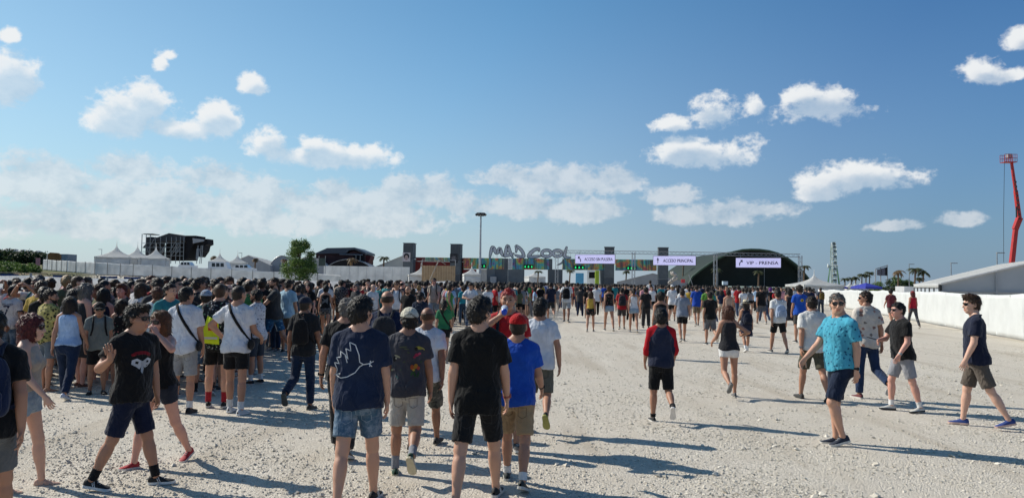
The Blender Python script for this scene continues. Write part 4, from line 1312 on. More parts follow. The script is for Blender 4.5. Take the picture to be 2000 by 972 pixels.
# ================================================================ FENCES
R0 = (14.2, 12.5); R1 = (18.5, 27.8); R2 = (22.6, 42.6); R3 = (35.5, 89.0)
canvas_fence('long white canvas fence running along the right side of the forecourt', [R0, R1, R2, R3], 1.66, W_FENCE, .0, .032, 3.5, postout=.10)
def at_px(px, d): return (X(px, d), d)
canvas_fence('low white canvas fence directly behind the packed crowd on the left', [at_px(-120, 20), at_px(60, 22.5), at_px(330, 28), at_px(620, 38), at_px(800, 50), at_px(960, 66)], 1.78, W_CANVAS, .06, .03, 3.2)
# far fence of white tarpaulin panels with dark posts, climbing to the left
_far = [(83, 150), (130, 138), (185, 131), (260, 128), (412, 126), (535, 124), (620, 122), (665, 120)]
canvas_fence('tall white tarpaulin fence with dark posts below the pagoda tents', [at_px(p, d) for p, d in _far], 2.05, W_DIRTY, .08, .03, 3.3, name='tarpaulin_fence', pm=D_METAL, postout=.05)

# crowd barriers with blue banners on the rise at far left
for k, px in enumerate((-5, 46, 97, 143, 189, 235, 280)):
    d = 72 + k*1.2; x = X(px+24, d); z0 = gz(x, d); root = empty('crowd_barrier', (x, d, z0), RAD(4))
    tag(root, ('black arched crowd barrier', 'black arched crowd barrier with blue banner')[k in (0, 2, 4, 5)] + ', %s from the left edge' % ('first', 'second', 'third', 'fourth', 'fifth', 'sixth', 'seventh')[k], 'barrier', 'crowd barriers on the far left rise')
    w = 2.3; g = Geo()
    arc = [(-w/2, 0, .1), (-w/2, 0, 1.0)] + [(-w/2 + .25 - .25*math.cos(t), 0, 1.0 + .25*math.sin(t)) for t in (.5, 1.0, 1.5)] + [(w/2 - .25 + .25*math.sin(t), 0, 1.0 + .25*math.cos(t)) for t in (.1, .6, 1.1)] + [(w/2, 0, 1.0), (w/2, 0, .1)]
    g.tube(arc, .035, 6); g.tube([(-w/2, 0, .25), (w/2, 0, .25)], .025, 6); g.obj('frame', D_METAL, root)
    for i in range(15):
        g = Geo(); xx = -w/2 + w*(i+1)/16; g.tube([(xx, 0, .25), (xx, 0, 1.2)], .014, 5); g.obj('bar', D_METAL, root)
    for sx in (-1, 1):
        g = Geo(); g.tube([(sx*w*.38, -.3, .02), (sx*w*.38, .3, .02)], .03, 5); g.tube([(sx*w*.38, 0, .02), (sx*w*.38, 0, .27)], .03, 5); g.obj('foot', D_METAL, root)
    if k in (0, 2, 4, 5):
        sheet('banner', [(-w*.36, -.05, .4), (w*.36, -.05, .4), (w*.36, -.05, 1.15), (-w*.36, -.05, 1.15)], 6, 3, plain('banner_blue', (.02, .045, .14), .7), root, .02, k, .006)

# ================================================================ PAGODA TENTS
pagoda('largest white pagoda tent on the left, leftmost of three behind the tarpaulin fence', 226, 150, 6.4, 502, 474, .25)
pagoda('white pagoda tent, middle one of three left of the scaffold stage', 267, 158, 5.2, 503, 475, .25)
pagoda('white pagoda tent directly in front of the scaffold stage', 303, 152, 4.6, 504, 478, .25)
pagoda('small white pagoda tent just right of the scaffold stage', 428, 168, 4.2, 511, 489, .25)
pagoda('small white pagoda tent in front of the white marquee roof', 463, 166, 4.0, 513, 492, .25)
pagoda('small white pagoda tent at the left foot of the red container wall', 822, 133, 4.4, 536, 517, .2)
pagoda('small white pagoda tent left of the floodlight mast base', 921, 122, 2.7, 535, 517, .2)
pagoda('white twin-peaked pagoda tent at the right end of the sign truss', 1590, 96, 5.2, 556, 532, .1)
for k, px in enumerate((1660, 1670, 1681)):
    pagoda('tiny white pagoda tent beside the blue canopies, %s of three' % ('left', 'middle', 'right')[k], px, 190, 2.6, 560, 549 + (k == 1), .1)

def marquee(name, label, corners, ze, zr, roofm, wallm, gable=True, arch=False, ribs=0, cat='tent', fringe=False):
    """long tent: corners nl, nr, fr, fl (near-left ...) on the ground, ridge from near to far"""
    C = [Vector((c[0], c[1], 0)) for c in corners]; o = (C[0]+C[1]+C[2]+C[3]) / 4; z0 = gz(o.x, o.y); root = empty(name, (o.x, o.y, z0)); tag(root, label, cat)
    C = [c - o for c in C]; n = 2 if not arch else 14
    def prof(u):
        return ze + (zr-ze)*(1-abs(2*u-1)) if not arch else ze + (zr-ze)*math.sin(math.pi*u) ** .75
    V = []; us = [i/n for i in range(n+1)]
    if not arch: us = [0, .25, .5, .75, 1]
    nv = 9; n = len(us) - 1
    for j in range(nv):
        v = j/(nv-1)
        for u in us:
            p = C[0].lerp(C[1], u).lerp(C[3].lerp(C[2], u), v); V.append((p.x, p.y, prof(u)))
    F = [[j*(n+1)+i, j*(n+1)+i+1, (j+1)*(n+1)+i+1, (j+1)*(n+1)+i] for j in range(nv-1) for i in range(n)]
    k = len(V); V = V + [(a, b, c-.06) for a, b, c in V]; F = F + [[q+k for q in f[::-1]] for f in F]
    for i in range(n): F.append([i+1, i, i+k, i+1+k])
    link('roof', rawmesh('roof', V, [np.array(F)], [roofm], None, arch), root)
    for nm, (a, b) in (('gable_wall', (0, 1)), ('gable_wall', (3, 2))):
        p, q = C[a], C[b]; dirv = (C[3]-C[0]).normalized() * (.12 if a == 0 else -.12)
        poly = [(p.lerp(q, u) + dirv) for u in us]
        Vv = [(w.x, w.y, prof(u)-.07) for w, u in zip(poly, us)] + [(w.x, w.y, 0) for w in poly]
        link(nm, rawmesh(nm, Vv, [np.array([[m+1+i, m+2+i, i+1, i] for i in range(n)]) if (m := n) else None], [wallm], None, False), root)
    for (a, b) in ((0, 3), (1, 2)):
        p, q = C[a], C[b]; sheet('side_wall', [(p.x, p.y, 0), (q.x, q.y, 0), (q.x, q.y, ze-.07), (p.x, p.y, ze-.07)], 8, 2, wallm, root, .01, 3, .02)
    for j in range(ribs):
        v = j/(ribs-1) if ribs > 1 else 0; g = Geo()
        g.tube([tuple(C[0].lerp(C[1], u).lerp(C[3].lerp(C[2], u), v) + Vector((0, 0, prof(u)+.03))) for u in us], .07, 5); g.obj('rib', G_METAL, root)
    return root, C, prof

# white and grey hall tents between the stage and the tree
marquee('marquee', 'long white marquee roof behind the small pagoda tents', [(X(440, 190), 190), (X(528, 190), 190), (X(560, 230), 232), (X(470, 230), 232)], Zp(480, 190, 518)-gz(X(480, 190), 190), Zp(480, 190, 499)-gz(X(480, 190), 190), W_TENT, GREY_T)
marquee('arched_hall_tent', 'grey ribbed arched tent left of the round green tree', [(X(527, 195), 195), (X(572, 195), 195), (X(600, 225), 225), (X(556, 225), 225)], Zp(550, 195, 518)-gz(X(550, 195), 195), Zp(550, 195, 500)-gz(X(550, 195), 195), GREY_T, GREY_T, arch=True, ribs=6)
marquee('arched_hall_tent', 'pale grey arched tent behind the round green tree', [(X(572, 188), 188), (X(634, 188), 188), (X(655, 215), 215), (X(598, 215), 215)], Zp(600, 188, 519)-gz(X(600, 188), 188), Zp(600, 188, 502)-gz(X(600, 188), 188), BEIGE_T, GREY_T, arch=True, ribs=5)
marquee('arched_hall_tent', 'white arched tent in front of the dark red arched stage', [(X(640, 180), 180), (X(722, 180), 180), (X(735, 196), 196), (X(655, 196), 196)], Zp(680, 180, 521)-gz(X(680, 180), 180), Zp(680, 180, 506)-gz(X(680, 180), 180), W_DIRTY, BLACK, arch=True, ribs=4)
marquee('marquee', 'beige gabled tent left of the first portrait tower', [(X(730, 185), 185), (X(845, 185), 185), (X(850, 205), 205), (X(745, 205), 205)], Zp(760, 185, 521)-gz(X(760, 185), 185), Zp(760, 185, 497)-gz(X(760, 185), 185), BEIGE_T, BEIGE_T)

# ================================================================ SCAFFOLD STAGE (left)
def scaffold_stage():
    d = 200.0; sc = d/FPX; x0 = X(347, d); z0 = gz(x0, d); root = empty('scaffold_stage', (x0, d, z0)); tag(root, 'dark grey open scaffold stage behind the pagoda tents on the left', 'stage')
    q = lambda px, py: ((px-347)*sc, Zp(px, d, py)-z0)
    g = Geo(); roof = [q(300, 470), q(337, 456.5), q(367, 462), q(368, 471), q(310, 473)]
    g.prism(roof, -3, 9); g.obj('roof', D_CLOTH, root)
    g = Geo(); g.prism([q(290, 464), q(300, 463), q(300, 500), q(289, 503)], -2, 6); g.obj('side_drape', D_CLOTH, root)
    g = Geo(); g.prism([q(276, 484), q(290, 466), q(293, 474), q(283, 484)], 0, 3); g.obj('side_awning', D_CLOTH, root)
    g = Geo(); g.prism([q(306, 471), q(368, 471), q(368, 508), q(306, 508)], 5.0, 5.6); g.obj('back_drape', BLACK, root)
    g = Geo(); g.prism([q(368, 461), q(387, 461), q(387, 470), q(380, 482), q(372, 505), q(368, 508)], -2.4, 4); g.obj('speaker_wing', BLACK, root)
    g = Geo(); g.prism([q(387, 468), q(407, 467), q(408, 477), q(402, 480), q(400, 490), q(392, 502), q(387, 498)], -1.5, 2.5); g.obj('line_array', BLACK, root)
    g = Geo(); g.prism([q(382, 466), q(404, 468.5), q(403, 472), q(383, 476)], -2.7, -2.3); g.obj('wing_banner', GREY_T, root)
    g = Geo(); g.prism([q(389, 486), q(394, 486), q(391, 506), q(388, 506)], -2.2, -1.6); g.obj('side_screen', GREY_T, root)
    g = Geo(); g.prism([q(284, 457), q(302, 457), q(302, 458.3), q(284, 458.3)], -2, 2); g.obj('walkway', D_METAL, root)
    rr = random.Random(4)
    xs = [286, 294, 302, 312, 322, 333, 343, 352, 360, 367]
    for k, px in enumerate(xs):
        g = Geo(); a, b = q(px, 458 if px < 303 else 464), q(px, 515); g.tube([(a[0], -3.1, b[1]), (a[0], -3.1, a[1])], .10, 4); g.obj('scaffold_standard', G_METAL, root)
    for py in (476, 484, 492, 500):
        g = Geo(); a, b = q(288, py), q(368, py); g.tube([(a[0], -3.2, a[1]), (b[0], -3.2, b[1])], .08, 4); g.obj('scaffold_ledger', G_METAL, root)
    for k in range(15):
        px = rr.uniform(296, 358); py = rr.choice((508, 500, 492, 486)); w = rr.uniform(7, 16); a, b = q(px, py), q(px+w*rr.choice((-1, 1, 1)), py-rr.uniform(12, 24))
        g = Geo(); g.tube([(a[0], -3.3, a[1]), (b[0], -3.3, b[1])], .075, 4); g.obj('scaffold_brace', G_METAL, root)
    for k, px in enumerate((393, 399, 402)):
        g = Geo(); a, b = q(px-2, 515), q(px, 480); g.tube([(a[0], -2.6, a[1]), (b[0], -2.6, b[1])], .10, 4); g.obj('wing_leg', G_METAL, root)
scaffold_stage()

# ================================================================ ARCHED DARK STAGE
def arched_stage():
    d = 205.0; sc = d/FPX; x0 = X(676, d); z0 = gz(x0, d); root = empty('arched_stage', (x0, d, z0)); tag(root, 'dark stage with blue-grey arched roof and red side walls', 'stage')
    q = lambda px, py: ((px-676)*sc, Zp(px, d, py)-z0)
    g = Geo(); g.prism([q(623, 497), q(648, 486), q(700, 485), q(721, 494), q(721, 498), q(700, 489), q(690, 490), q(684, 496)], -6, 8); g.obj('roof', plain('stage_roof', (.055, .065, .085), .5, var=.1), root)
    g = Geo(); g.prism([q(626, 497), q(684, 497), q(697, 491), q(719, 498), q(719, 525), q(626, 525)], -5.4, 7); g.obj('drape_wall', plain('stage_maroon', (.045, .02, .022), .9, var=.25, scale=.4), root)
    g = Geo(); g.prism([q(697, 499), q(718, 499), q(718, 520), q(697, 520)], -5.7, -5.45); g.obj('stage_opening', BLACK, root)
    g = Geo(); g.prism([q(719, 500), q(728, 500), q(727, 506), q(720, 518)], -4, 2); g.obj('speaker_wing', plain('stage_red', (.09, .014, .018), .8), root)
    for px in (703, 711):
        g = Geo(); a, b = q(px, 520), q(px, 499); g.tube([(a[0], -5.9, a[1]), (b[0], -5.9, b[1])], .09, 5); g.obj('mast', G_METAL, root)
    g = Geo(); a, b = q(672, 498), q(716, 499); g.tube([(a[0], -6.1, a[1]), (b[0], -6.1, b[1])], .12, 5); g.obj('front_truss', G_METAL, root)
arched_stage()

# long white wall, dark billboard, tree, palms
def wall_box(name, label, px0, px1, py0, py1, d, mat, cat='wall', thick=.3, panels=0, base=True):
    xa, xb = X(px0, d), X(px1, d); xm = (xa+xb)/2; z0 = gz(xm, d); zt = Zp((px0+px1)/2, d, py0)-z0; zb = 0 if base else Zp((px0+px1)/2, d, py1)-z0
    root = empty(name, (xm, d, z0)); tag(root, label, cat); n = max(1, panels); w = (xb-xa)/n
    for i in range(n):
        g = Geo(); g.box((xa-xm+w*(i+.5), 0, (zt+zb)/2), (w-.04, thick, zt-zb)); g.obj('panel', mat, root)
    return root
wall_box('hoarding', 'long white hoarding wall between the tree and the first portrait tower', 632, 800, 520, 540, 135, W_DIRTY, 'hoarding', .2, 10)
b_ = empty('billboard', (X(628, 130), 130, gz(X(628, 130), 130))); tag(b_, 'small dark green billboard on posts right of the round tree', 'billboard')
_zt, _zb = Zp(628, 130, 504)-b_.location.z, Zp(628, 130, 519)-b_.location.z
g = Geo(); g.box((0, 0, (_zt+_zb)/2), (1.1, .12, _zt-_zb)); g.obj('board', plain('board_green', (.05, .07, .06), .7), b_)
for s in (-1, 1):
    g = Geo(); g.tube([(s*.55, .1, 0), (s*.55, .1, _zt+.4)], .05, 5); g.obj('post', G_METAL, b_)
tree(585, 112, 5.2, 472, 'round bushy green tree standing behind the far fence', 5, LEAF, 15000, .24, trunk=.4, low=.14, cr=(.11, .19))
palm(748, 150, 499, 'green palm standing right of the arched stage', 1.5, .1, seed=2)
palm(686, 150, 500, 'dry brown palm in front of the arched stage', 1.6, .1, True, 3)
palm(497, 150, 502, 'dry palm in front of the white marquee', 1.0, .1, True, 13)
palm(415, 172, 497, 'brown palm between the scaffold stage and the pagoda', 1.3, .1, True, 14)
palm(554, 150, 503, 'dry palm left of the round green tree', 1.1, .1, True, 15)

# ================================================================ CONTAINER TOWERS AND GATE
def mk_mural():
    m, nt, b = newmat('mural')
    geo = N(nt, 'ShaderNodeNewGeometry'); P = geo.outputs['Position']
    n = N(nt, 'ShaderNodeTexNoise', ins={'Scale': .20, 'Detail': 5, 'Roughness': .65, 'Distortion': 2.2}); L(nt, P, n.inputs['Vector'])
    r = N(nt, 'ShaderNodeValToRGB'); L(nt, n.outputs['Fac'], r.inputs[0]); e = r.color_ramp.elements
    e[0].position = .26; e[0].color = (.05, .05, .12, 1); e[1].position = .74; e[1].color = (.08, .08, .11, 1)
    for p, c in ((.34, (.24, .06, .22)), (.40, (.04, .24, .45)), (.45, (.05, .42, .40)), (.50, (.20, .45, .10)), (.54, (.70, .32, .06)), (.59, (.60, .10, .06)), (.65, (.30, .04, .12))):
        k = e.new(p); k.color = c + (1,)
    w = N(nt, 'ShaderNodeTexWave', ins={'Scale': .9, 'Distortion': 6, 'Detail': 2}); L(nt, P, w.inputs['Vector'])
    c = mixc(nt, mth(nt, 'MULTIPLY', sstep(nt, w.outputs['Fac'], .75, .95), .45), r.outputs[0], (.35, .33, .28))
    mp = N(nt, 'ShaderNodeMapping'); L(nt, P, mp.inputs[0]); mp.inputs['Scale'].default_value = (3.0, 1, .25)
    st = noise(nt, 1.0, 4, .6, vec=mp.outputs[0]); c = mixc(nt, sstep(nt, st.outputs['Fac'], .42, .68), mixc(nt, 1.0, c, (1.0, 1.0, 1.0), 'MULTIPLY'), (.07, .075, .09))
    L(nt, c, b.inputs['Base Color']); b.inputs['Roughness'].default_value = .6
mk_mural(); MURAL = MATS['mural']

GD = 150.0
def tower(px0, px1, top_py, poster, label):
    d = GD; xa, xb = X(px0, d), X(px1, d); xm = (xa+xb)/2; z0 = gz(xm, d); H = Zp((px0+px1)/2, d, top_py)-z0; w = xb-xa
    root = empty('container_tower', (xm, d-1.2, z0), RAD(-6)); tag(root, label, 'tower')
    for k in range(3):
        g = Geo(); h = H/3; g.box((0, 0, h*(k+.5)), (w*.84, 2.4, h-.06))
        for i in range(9): g.box((-w*.45+w*.9*(i+.5)/9, -1.22, h*(k+.5)), (w*.05, .06, h-.3))
        g.obj('container', G_CONT if k != 1 else G_CONT2, root)
    g = Geo(); g.box((0, 0, H+.1), (w*.92, 2.5, .16)); g.obj('roof_rim', G_CONT2, root)
    if poster:
        g = Geo(); pw = w*.66; zc = H*.70
        g.box((-.12*w, -1.32, zc), (pw, .05, pw*1.15)); p = g.obj('poster', plain('poster_pale', (.50, .45, .47), .7) if poster == 1 else plain('poster_dark', (.03, .03, .035), .7, var=.4, scale=2), root)
        ink = plain('poster_ink', (.015, .013, .018), .7)
        if poster == 1:
            g = Geo(); k = pw
            def blob(cx, cz, rx, rz, t, mi): g.prism([(cx+rx*math.cos(a*.3927), cz+rz*math.sin(a*.3927)) for a in range(16)], -1.352-t, -1.35-t, mi=mi)
            blob(-.12*w, zc+.10*k, .37*k, .38*k, 0, 0); blob(-.12*w, zc-.10*k, .22*k, .34*k, .006, 1)
            for s in (-1, 1): blob(-.12*w+s*.09*k, zc-.02*k, .05*k, .03*k, .012, 0)
            blob(-.12*w, zc-.25*k, .07*k, .025*k, .012, 0)
            g.obj('portrait', [ink, plain('poster_face', (.40, .30, .29), .7)], p)
        else:
            g = Geo()
            for i in range(5): g.prism([(-.3*w+.16*k0*w, zc+.2*w*math.sin(i*2.0+k0)) for k0 in (0, 1, .5)] if False else [(-.12*w+pw*.45*math.cos(i*1.3+a), zc+pw*.4*math.sin(i*2.1+a*1.7)) for a in (0, 2.1, 4.2)], -1.352-.004*i, -1.35-.004*i, mi=i % 2)
            g.obj('portrait', [plain('poster_grey', (.13, .12, .13), .7), ink], p)
    return root
tower(789, 812, 477, 1, 'grey container tower with a face poster, left of the red wall')
tower(880, 903, 479, 2, 'grey container tower with a dark poster, right end of the red wall')
tower(1177, 1199, 484.5, 0, 'grey container tower rising behind the first lavender sign')
tower(1281, 1303, 485.5, 0, 'grey container tower rising behind the second lavender sign')

def red_wall():
    d = GD+1; xa, xb = X(812, d), X(905, d); xm = (xa+xb)/2; z0 = gz(xm, d); root = empty('red_container_wall', (xm, d, z0)); tag(root, 'red container wall with a mural strip along its top', 'wall')
    zt = Zp(858, d, 503)-z0; zm = Zp(858, d, 511)-z0; n = 5; w = (xb-xa)/n
    for k in range(n):
        g = Geo(); g.box((xa-xm+w*(k+.5), 0, zm/2), (w-.05, 2.4, zm))
        for i in range(10): g.box((xa-xm+w*(k+(i+.5)/10), -1.23, zm/2), (w*.05, .06, zm-.3))
        g.obj('container', RED_C, root)
        g = Geo(); g.box((xa-xm+w*(k+.5), -.6, (zm+zt)/2+.03), (w-.05, .3, zt-zm-.06)); g.obj('mural_panel', (RED_C, MURAL, MURAL, MURAL, RED_C)[k], root)
    return root
red_wall()
def plank_fence():
    d = 130; xa, xb = X(824, d), X(889, d); xm = (xa+xb)/2; z0 = gz(xm, d); root = empty('plywood_fence', (xm, d, z0)); tag(root, 'pale plywood board fence with a diagonal prop below the red wall', 'fence')
    zt = Zp(856, d, 518.5)-z0; n = 13; w = (xb-xa)/n
    for k in range(n):
        g = Geo(); g.box((xa-xm+w*(k+.5), .01*(k % 3), zt/2), (w-.03, .04, zt-.04*(k % 2))); g.obj('board', WOOD, root)
        g = Geo(); g.box((xa-xm+w*k, -.06, zt/2), (.06, .07, zt)); g.obj('batten', plain('pale_batten', (.55, .42, .28), .8), root)
    g = Geo(); g.tube([(xa-xm, -.08, zt+1.0), (xb-xm, -.08, zt+1.0)], .05, 5); g.tube([(xa-xm, -.08, zt), (xa-xm, -.08, zt+1)], .05, 5); g.tube([(xb-xm, -.08, zt), (xb-xm, -.08, zt+1)], .05, 5); g.obj('top_rail', GREY_T, root)
    g = Geo(); g.tube([((834-856)*d/FPX, -2, .3), ((856-856)*d/FPX, -.2, zt+.9)], .11, 6); g.tube([(0, -.2, zt+.9), (1.2, -.2, zt+.2)], .05, 5); g.obj('diagonal_prop', plain('prop_wood', (.40, .33, .25), .8), root)
plank_fence()

def gate():
    d = GD; x0 = X(1110, d); z0 = gz(x0, d); root = empty('entrance_gate', (x0, d, z0)); tag(root, 'mural covered container gate under the metal lettering', 'gate')
    q = lambda px: (px-1110)*d/FPX
    def bx(nm, a, b, t, u, y, th, mat, top0=None):
        g = Geo(); zt, zb = Zp((a+b)/2, d, t)-z0, (Zp((a+b)/2, d, u)-z0 if u else 0); g.box(((q(a)+q(b))/2, y, (zt+zb)/2), (q(b)-q(a)-.03, th, zt-zb)); return g.obj(nm, mat, root)
    for (a, b, mat) in ((905, 937, MURAL), (937, 984, MURAL), (984, 992, G_CONT), (1000, 1040, MURAL), (1040, 1072, MURAL), (1072, 1078, G_CONT), (1098, 1135, MURAL), (1135, 1180, MURAL), (1202, 1240, MURAL), (1240, 1280, MURAL)):
        sl = (a-1110)*.010
        bx('mural_panel', a, b, 505+sl+.9, 527+sl, 0, 2.4, mat)
    bx('white_panel', 992, 1000, 505, 525, -.2, 2.4, W_DIRTY)
    for (a, b, t, mat) in ((905, 930, 526, RED_C), (951, 967, 525, G_CONT2), (967, 992, 525, G_CONT), (992, 1024, 526, G_CONT2), (1070, 1098, 526, G_CONT), (1172, 1198, 527, G_CONT2)):
        bx('container_pier', a, b, t, None, .2, 2.6, mat)
    bx('white_booth', 938, 951, 526, None, .6, 2.0, W_DIRTY)
    bx('low_glass_booth', 958, 970, 540, None, -2.2, 1.5, GREY_T)
    # green lit arrow boards
    GA = plain('arrow_green_led', (.02, .85, .22), .4, emit=.9, var=.02)
    for k, (a, b) in enumerate(((936, 949), (1022, 1041), (1119, 1140), (1221, 1240))):
        py = 517.0 + (b-1000)*.014; o = bx('arrow_board', a, b, py, py+6.6, -1.5, .15, BLACK); g = Geo(); n = 3 if k else 2
        for i in range(n):
            cx = q(a + (b-a)*(i+.5)/n); cz = Zp((a+b)/2, d, py+3.4)-z0; s = .21
            g.prism([(cx-s*.3, cz+s), (cx+s*.3, cz+s), (cx+s*.3, cz), (cx+s, cz), (cx, cz-s), (cx-s, cz), (cx-s*.3, cz)], -1.60, -1.58)
        g.obj('arrows', GA, o)
gate()

# lettering on the gate: hand-cut metal letters with dark edges, on a scaffold
def lettering():
    d = GD-.6; x0 = X(1035, d); z0 = gz(x0, d); root = empty('gate_lettering', (x0, d, z0)); tag(root, 'large grey metal letters MAD COOL standing on the gate', 'sign')
    k = 340/1944.0
    def W(zx, zy): px, py = 940+zx*k, 450+zy*k; return ((px-1035)*d/FPX, Zp(px, d, py)-z0)
    face = plain('letter_face', (.50, .52, .56), .5, .3, var=.12); edge = plain('letter_edge', (.008, .009, .012), .7)
    strokes = {
        'letter_M': [[(92, 296, 16), (100, 250, 26), (120, 190, 34), (148, 225, 34), (168, 248, 32), (188, 222, 34), (202, 205, 34), (220, 250, 30), (240, 286, 12)]],
        'letter_A': [[(262, 286, 22), (268, 240, 30), (288, 172, 30), (312, 230, 30), (345, 298, 16)], [(262, 282, 22), (300, 276, 24), (358, 256, 12)]],
        'letter_D': [[(384, 240, 14), (388, 200, 24), (384, 172, 22), (425, 200, 28), (460, 245, 28), (468, 290, 26), (430, 292, 26), (376, 274, 14)]],
        'letter_C': [[(640, 228, 14), (636, 206, 24), (595, 212, 30), (548, 250, 32), (526, 288, 32), (560, 296, 28), (610, 292, 24), (664, 284, 10)]],
        'letter_O': [[(725+52*math.cos(a*.5236), 255+36*math.sin(a*.5236), 26) for a in range(13)]],
        'letter_O_tail': [[(712, 315, 8), (732, 340, 12), (758, 364, 8)]],
        'letter_O_second': [[(846+48*math.cos(a*.5236), 254+34*math.sin(a*.5236), 26) for a in range(13)], [(915, 330, 8), (895, 362, 12), (854, 382, 8)]],
        'letter_L': [[(948, 188, 16), (936, 230, 24), (924, 275, 26), (935, 298, 26), (962, 302, 24), (994, 302, 10)]]}
    strokes = {n: [[(a, b, w*1.22) for a, b, w in st] for st in ls] for n, ls in strokes.items()}
    def ribbon(g, pts, extra, y0, y1, mi):
        P = [np.array(W(a, b)) for a, b, w in pts]; R = [(w/2+extra)*k*d/FPX for a, b, w in pts]
        fine = []; fr = []
        for i in range(len(P)-1):
            for s in range(5):
                t = s/5; p0, p1, p2, p3 = P[max(i-1, 0)], P[i], P[i+1], P[min(i+2, len(P)-1)]
                fine.append(.5*((2*p1)+(-p0+p2)*t+(2*p0-5*p1+4*p2-p3)*t*t+(-p0+3*p1-3*p2+p3)*t**3)); fr.append(R[i]*(1-t)+R[i+1]*t)
        fine.append(P[-1]); fr.append(R[-1])
        V = []; 
        for i, p in enumerate(fine):
            t = fine[min(i+1, len(fine)-1)]-fine[max(i-1, 0)]; t = t/(np.linalg.norm(t)+1e-9); nrm = np.array([-t[1], t[0]])*fr[i]
            for s in (1, -1):
                for y in (y0, y1): V.append((p[0]+s*nrm[0], y, p[1]+s*nrm[1]))
        F = []
        for i in range(len(fine)-1):
            a = i*4; b = a+4
            F += [[a, a+2, b+2, b], [a+1, b+1, b+3, a+3], [a, b, b+1, a+1], [a+2, a+3, b+3, b+2]]
        e = (len(fine)-1)*4; F += [[0, 1, 3, 2], [e, e+2, e+3, e+1]]
        g.add(V, F, mi)
        for i in (0, len(fine)-1):
            p = fine[i]; r = fr[i]; g.prism([(p[0]+r*math.cos(a*.5236), p[1]+r*math.sin(a*.5236)) for a in range(12)], y0+.002, y1-.002, mi=mi)
    for nm, ls in strokes.items():
        g = Geo()
        for si, pts in enumerate(ls): ribbon(g, pts, 3.0, -.02+si*.012, .30+si*.012, 0)
        o = g.obj(nm.split('_O_')[0] if 'tail' not in nm else 'letter_tail', edge, root)
        g = Geo()
        for si, pts in enumerate(ls): ribbon(g, pts, -3.2 if 'tail' not in nm else 0, -.10+si*.012, -.04+si*.012, 0)
        g.obj('face', face, o)
    zb = Zp(1035, d, 506)-z0
    for px in list(range(962, 1118, 8)):
        g = Geo(); x = (px-1035)*d/FPX; t = Zp(px, d, 492 if 1028 < px else 496)-z0; g.tube([(x, .5, zb-.3), (x, .5, t)], .03, 4); g.obj('support_tube', G_METAL, root)
    for py in (489.5, 497):
        g = Geo(); a, b = (1030-1035)*d/FPX, (1112-1035)*d/FPX; g.tube([(a, .5, Zp(1030, d, py)-z0), (b, .5, Zp(1112, d, py+1)-z0)], .03, 4); g.obj('support_tube', G_METAL, root)
lettering()

# things seen through the gate
wall_box('stall', 'light blue stall seen through the gate', 1124, 1140, 533, 550, 190, SKYBLUE, 'stall')
wall_box('stall', 'white stall with dark hatch seen through the gate', 1146, 1166, 528, 550, 192, W_DIRTY, 'stall')
wall_box('stall_hatch', 'dark serving hatch board on the white stall through the gate', 1150, 1162, 531, 543, 190.5, BLACK, 'hatch', .1, base=False)
wall_box('banner_pillar', 'lime green pillar seen through the gate', 1162, 1170, 528, 556, 170, LIME, 'pillar', .6)
pagoda('white pagoda roof seen through the gate below the letters', 1044, 200, 4.5, 540, 528, .3)
for k, px in enumerate((1050, 1112, 1222, 1333)):
    palm(px, 175, (527, 525, 527, 505)[k], ('thin palm behind the gate under the letters', 'thin palm behind the gate left of the blue stall', 'thin palm behind the gate under the green arrows', 'tall thin palm right of the second sign')[k], 1.3, .2, k == 3, 20+k)
marquee('marquee', 'grey sloped tent roof seen low through the right gate opening', [(X(1205, 165), 165), (X(1345, 165), 165), (X(1330, 185), 185), (X(1215, 185), 185)], Zp(1270, 165, 551)-gz(X(1270, 165), 165), Zp(1270, 165, 533)-gz(X(1270, 165), 165), GREY_T, GREY_T)
def rock_sign():
    d = 140; x = X(1312, d); z0 = gz(x, d); root = empty('lumpy_arch', (x, d, z0)); tag(root, 'curved pale lumpy arch beside the second sign tower', 'sculpture')
    r = random.Random(5)
    for k in range(26):
        t = k/25; px = 1306+14*math.sin(t*2.6)-2*t; py = 552-20*t; g = Geo(); s = r.uniform(.16, .30)
        g.add(*uvsphere(((px-1312)*d/FPX+r.uniform(-.2, .2), r.uniform(-.2, .2), Zp(px, d, py)-z0), (s, s, s*1.1), 8, 6)); g.obj('lump', plain('lump_pale', (.42, .38, .34), .5, var=.3, scale=.6), root, True)
rock_sign()
wall_box('pink_sign_board', 'small pink red board standing above the crowd under the second sign', 1330, 1338, 545, 552, 120, plain('pink_board', (.60, .06, .07), .6), 'board', .08, base=False)

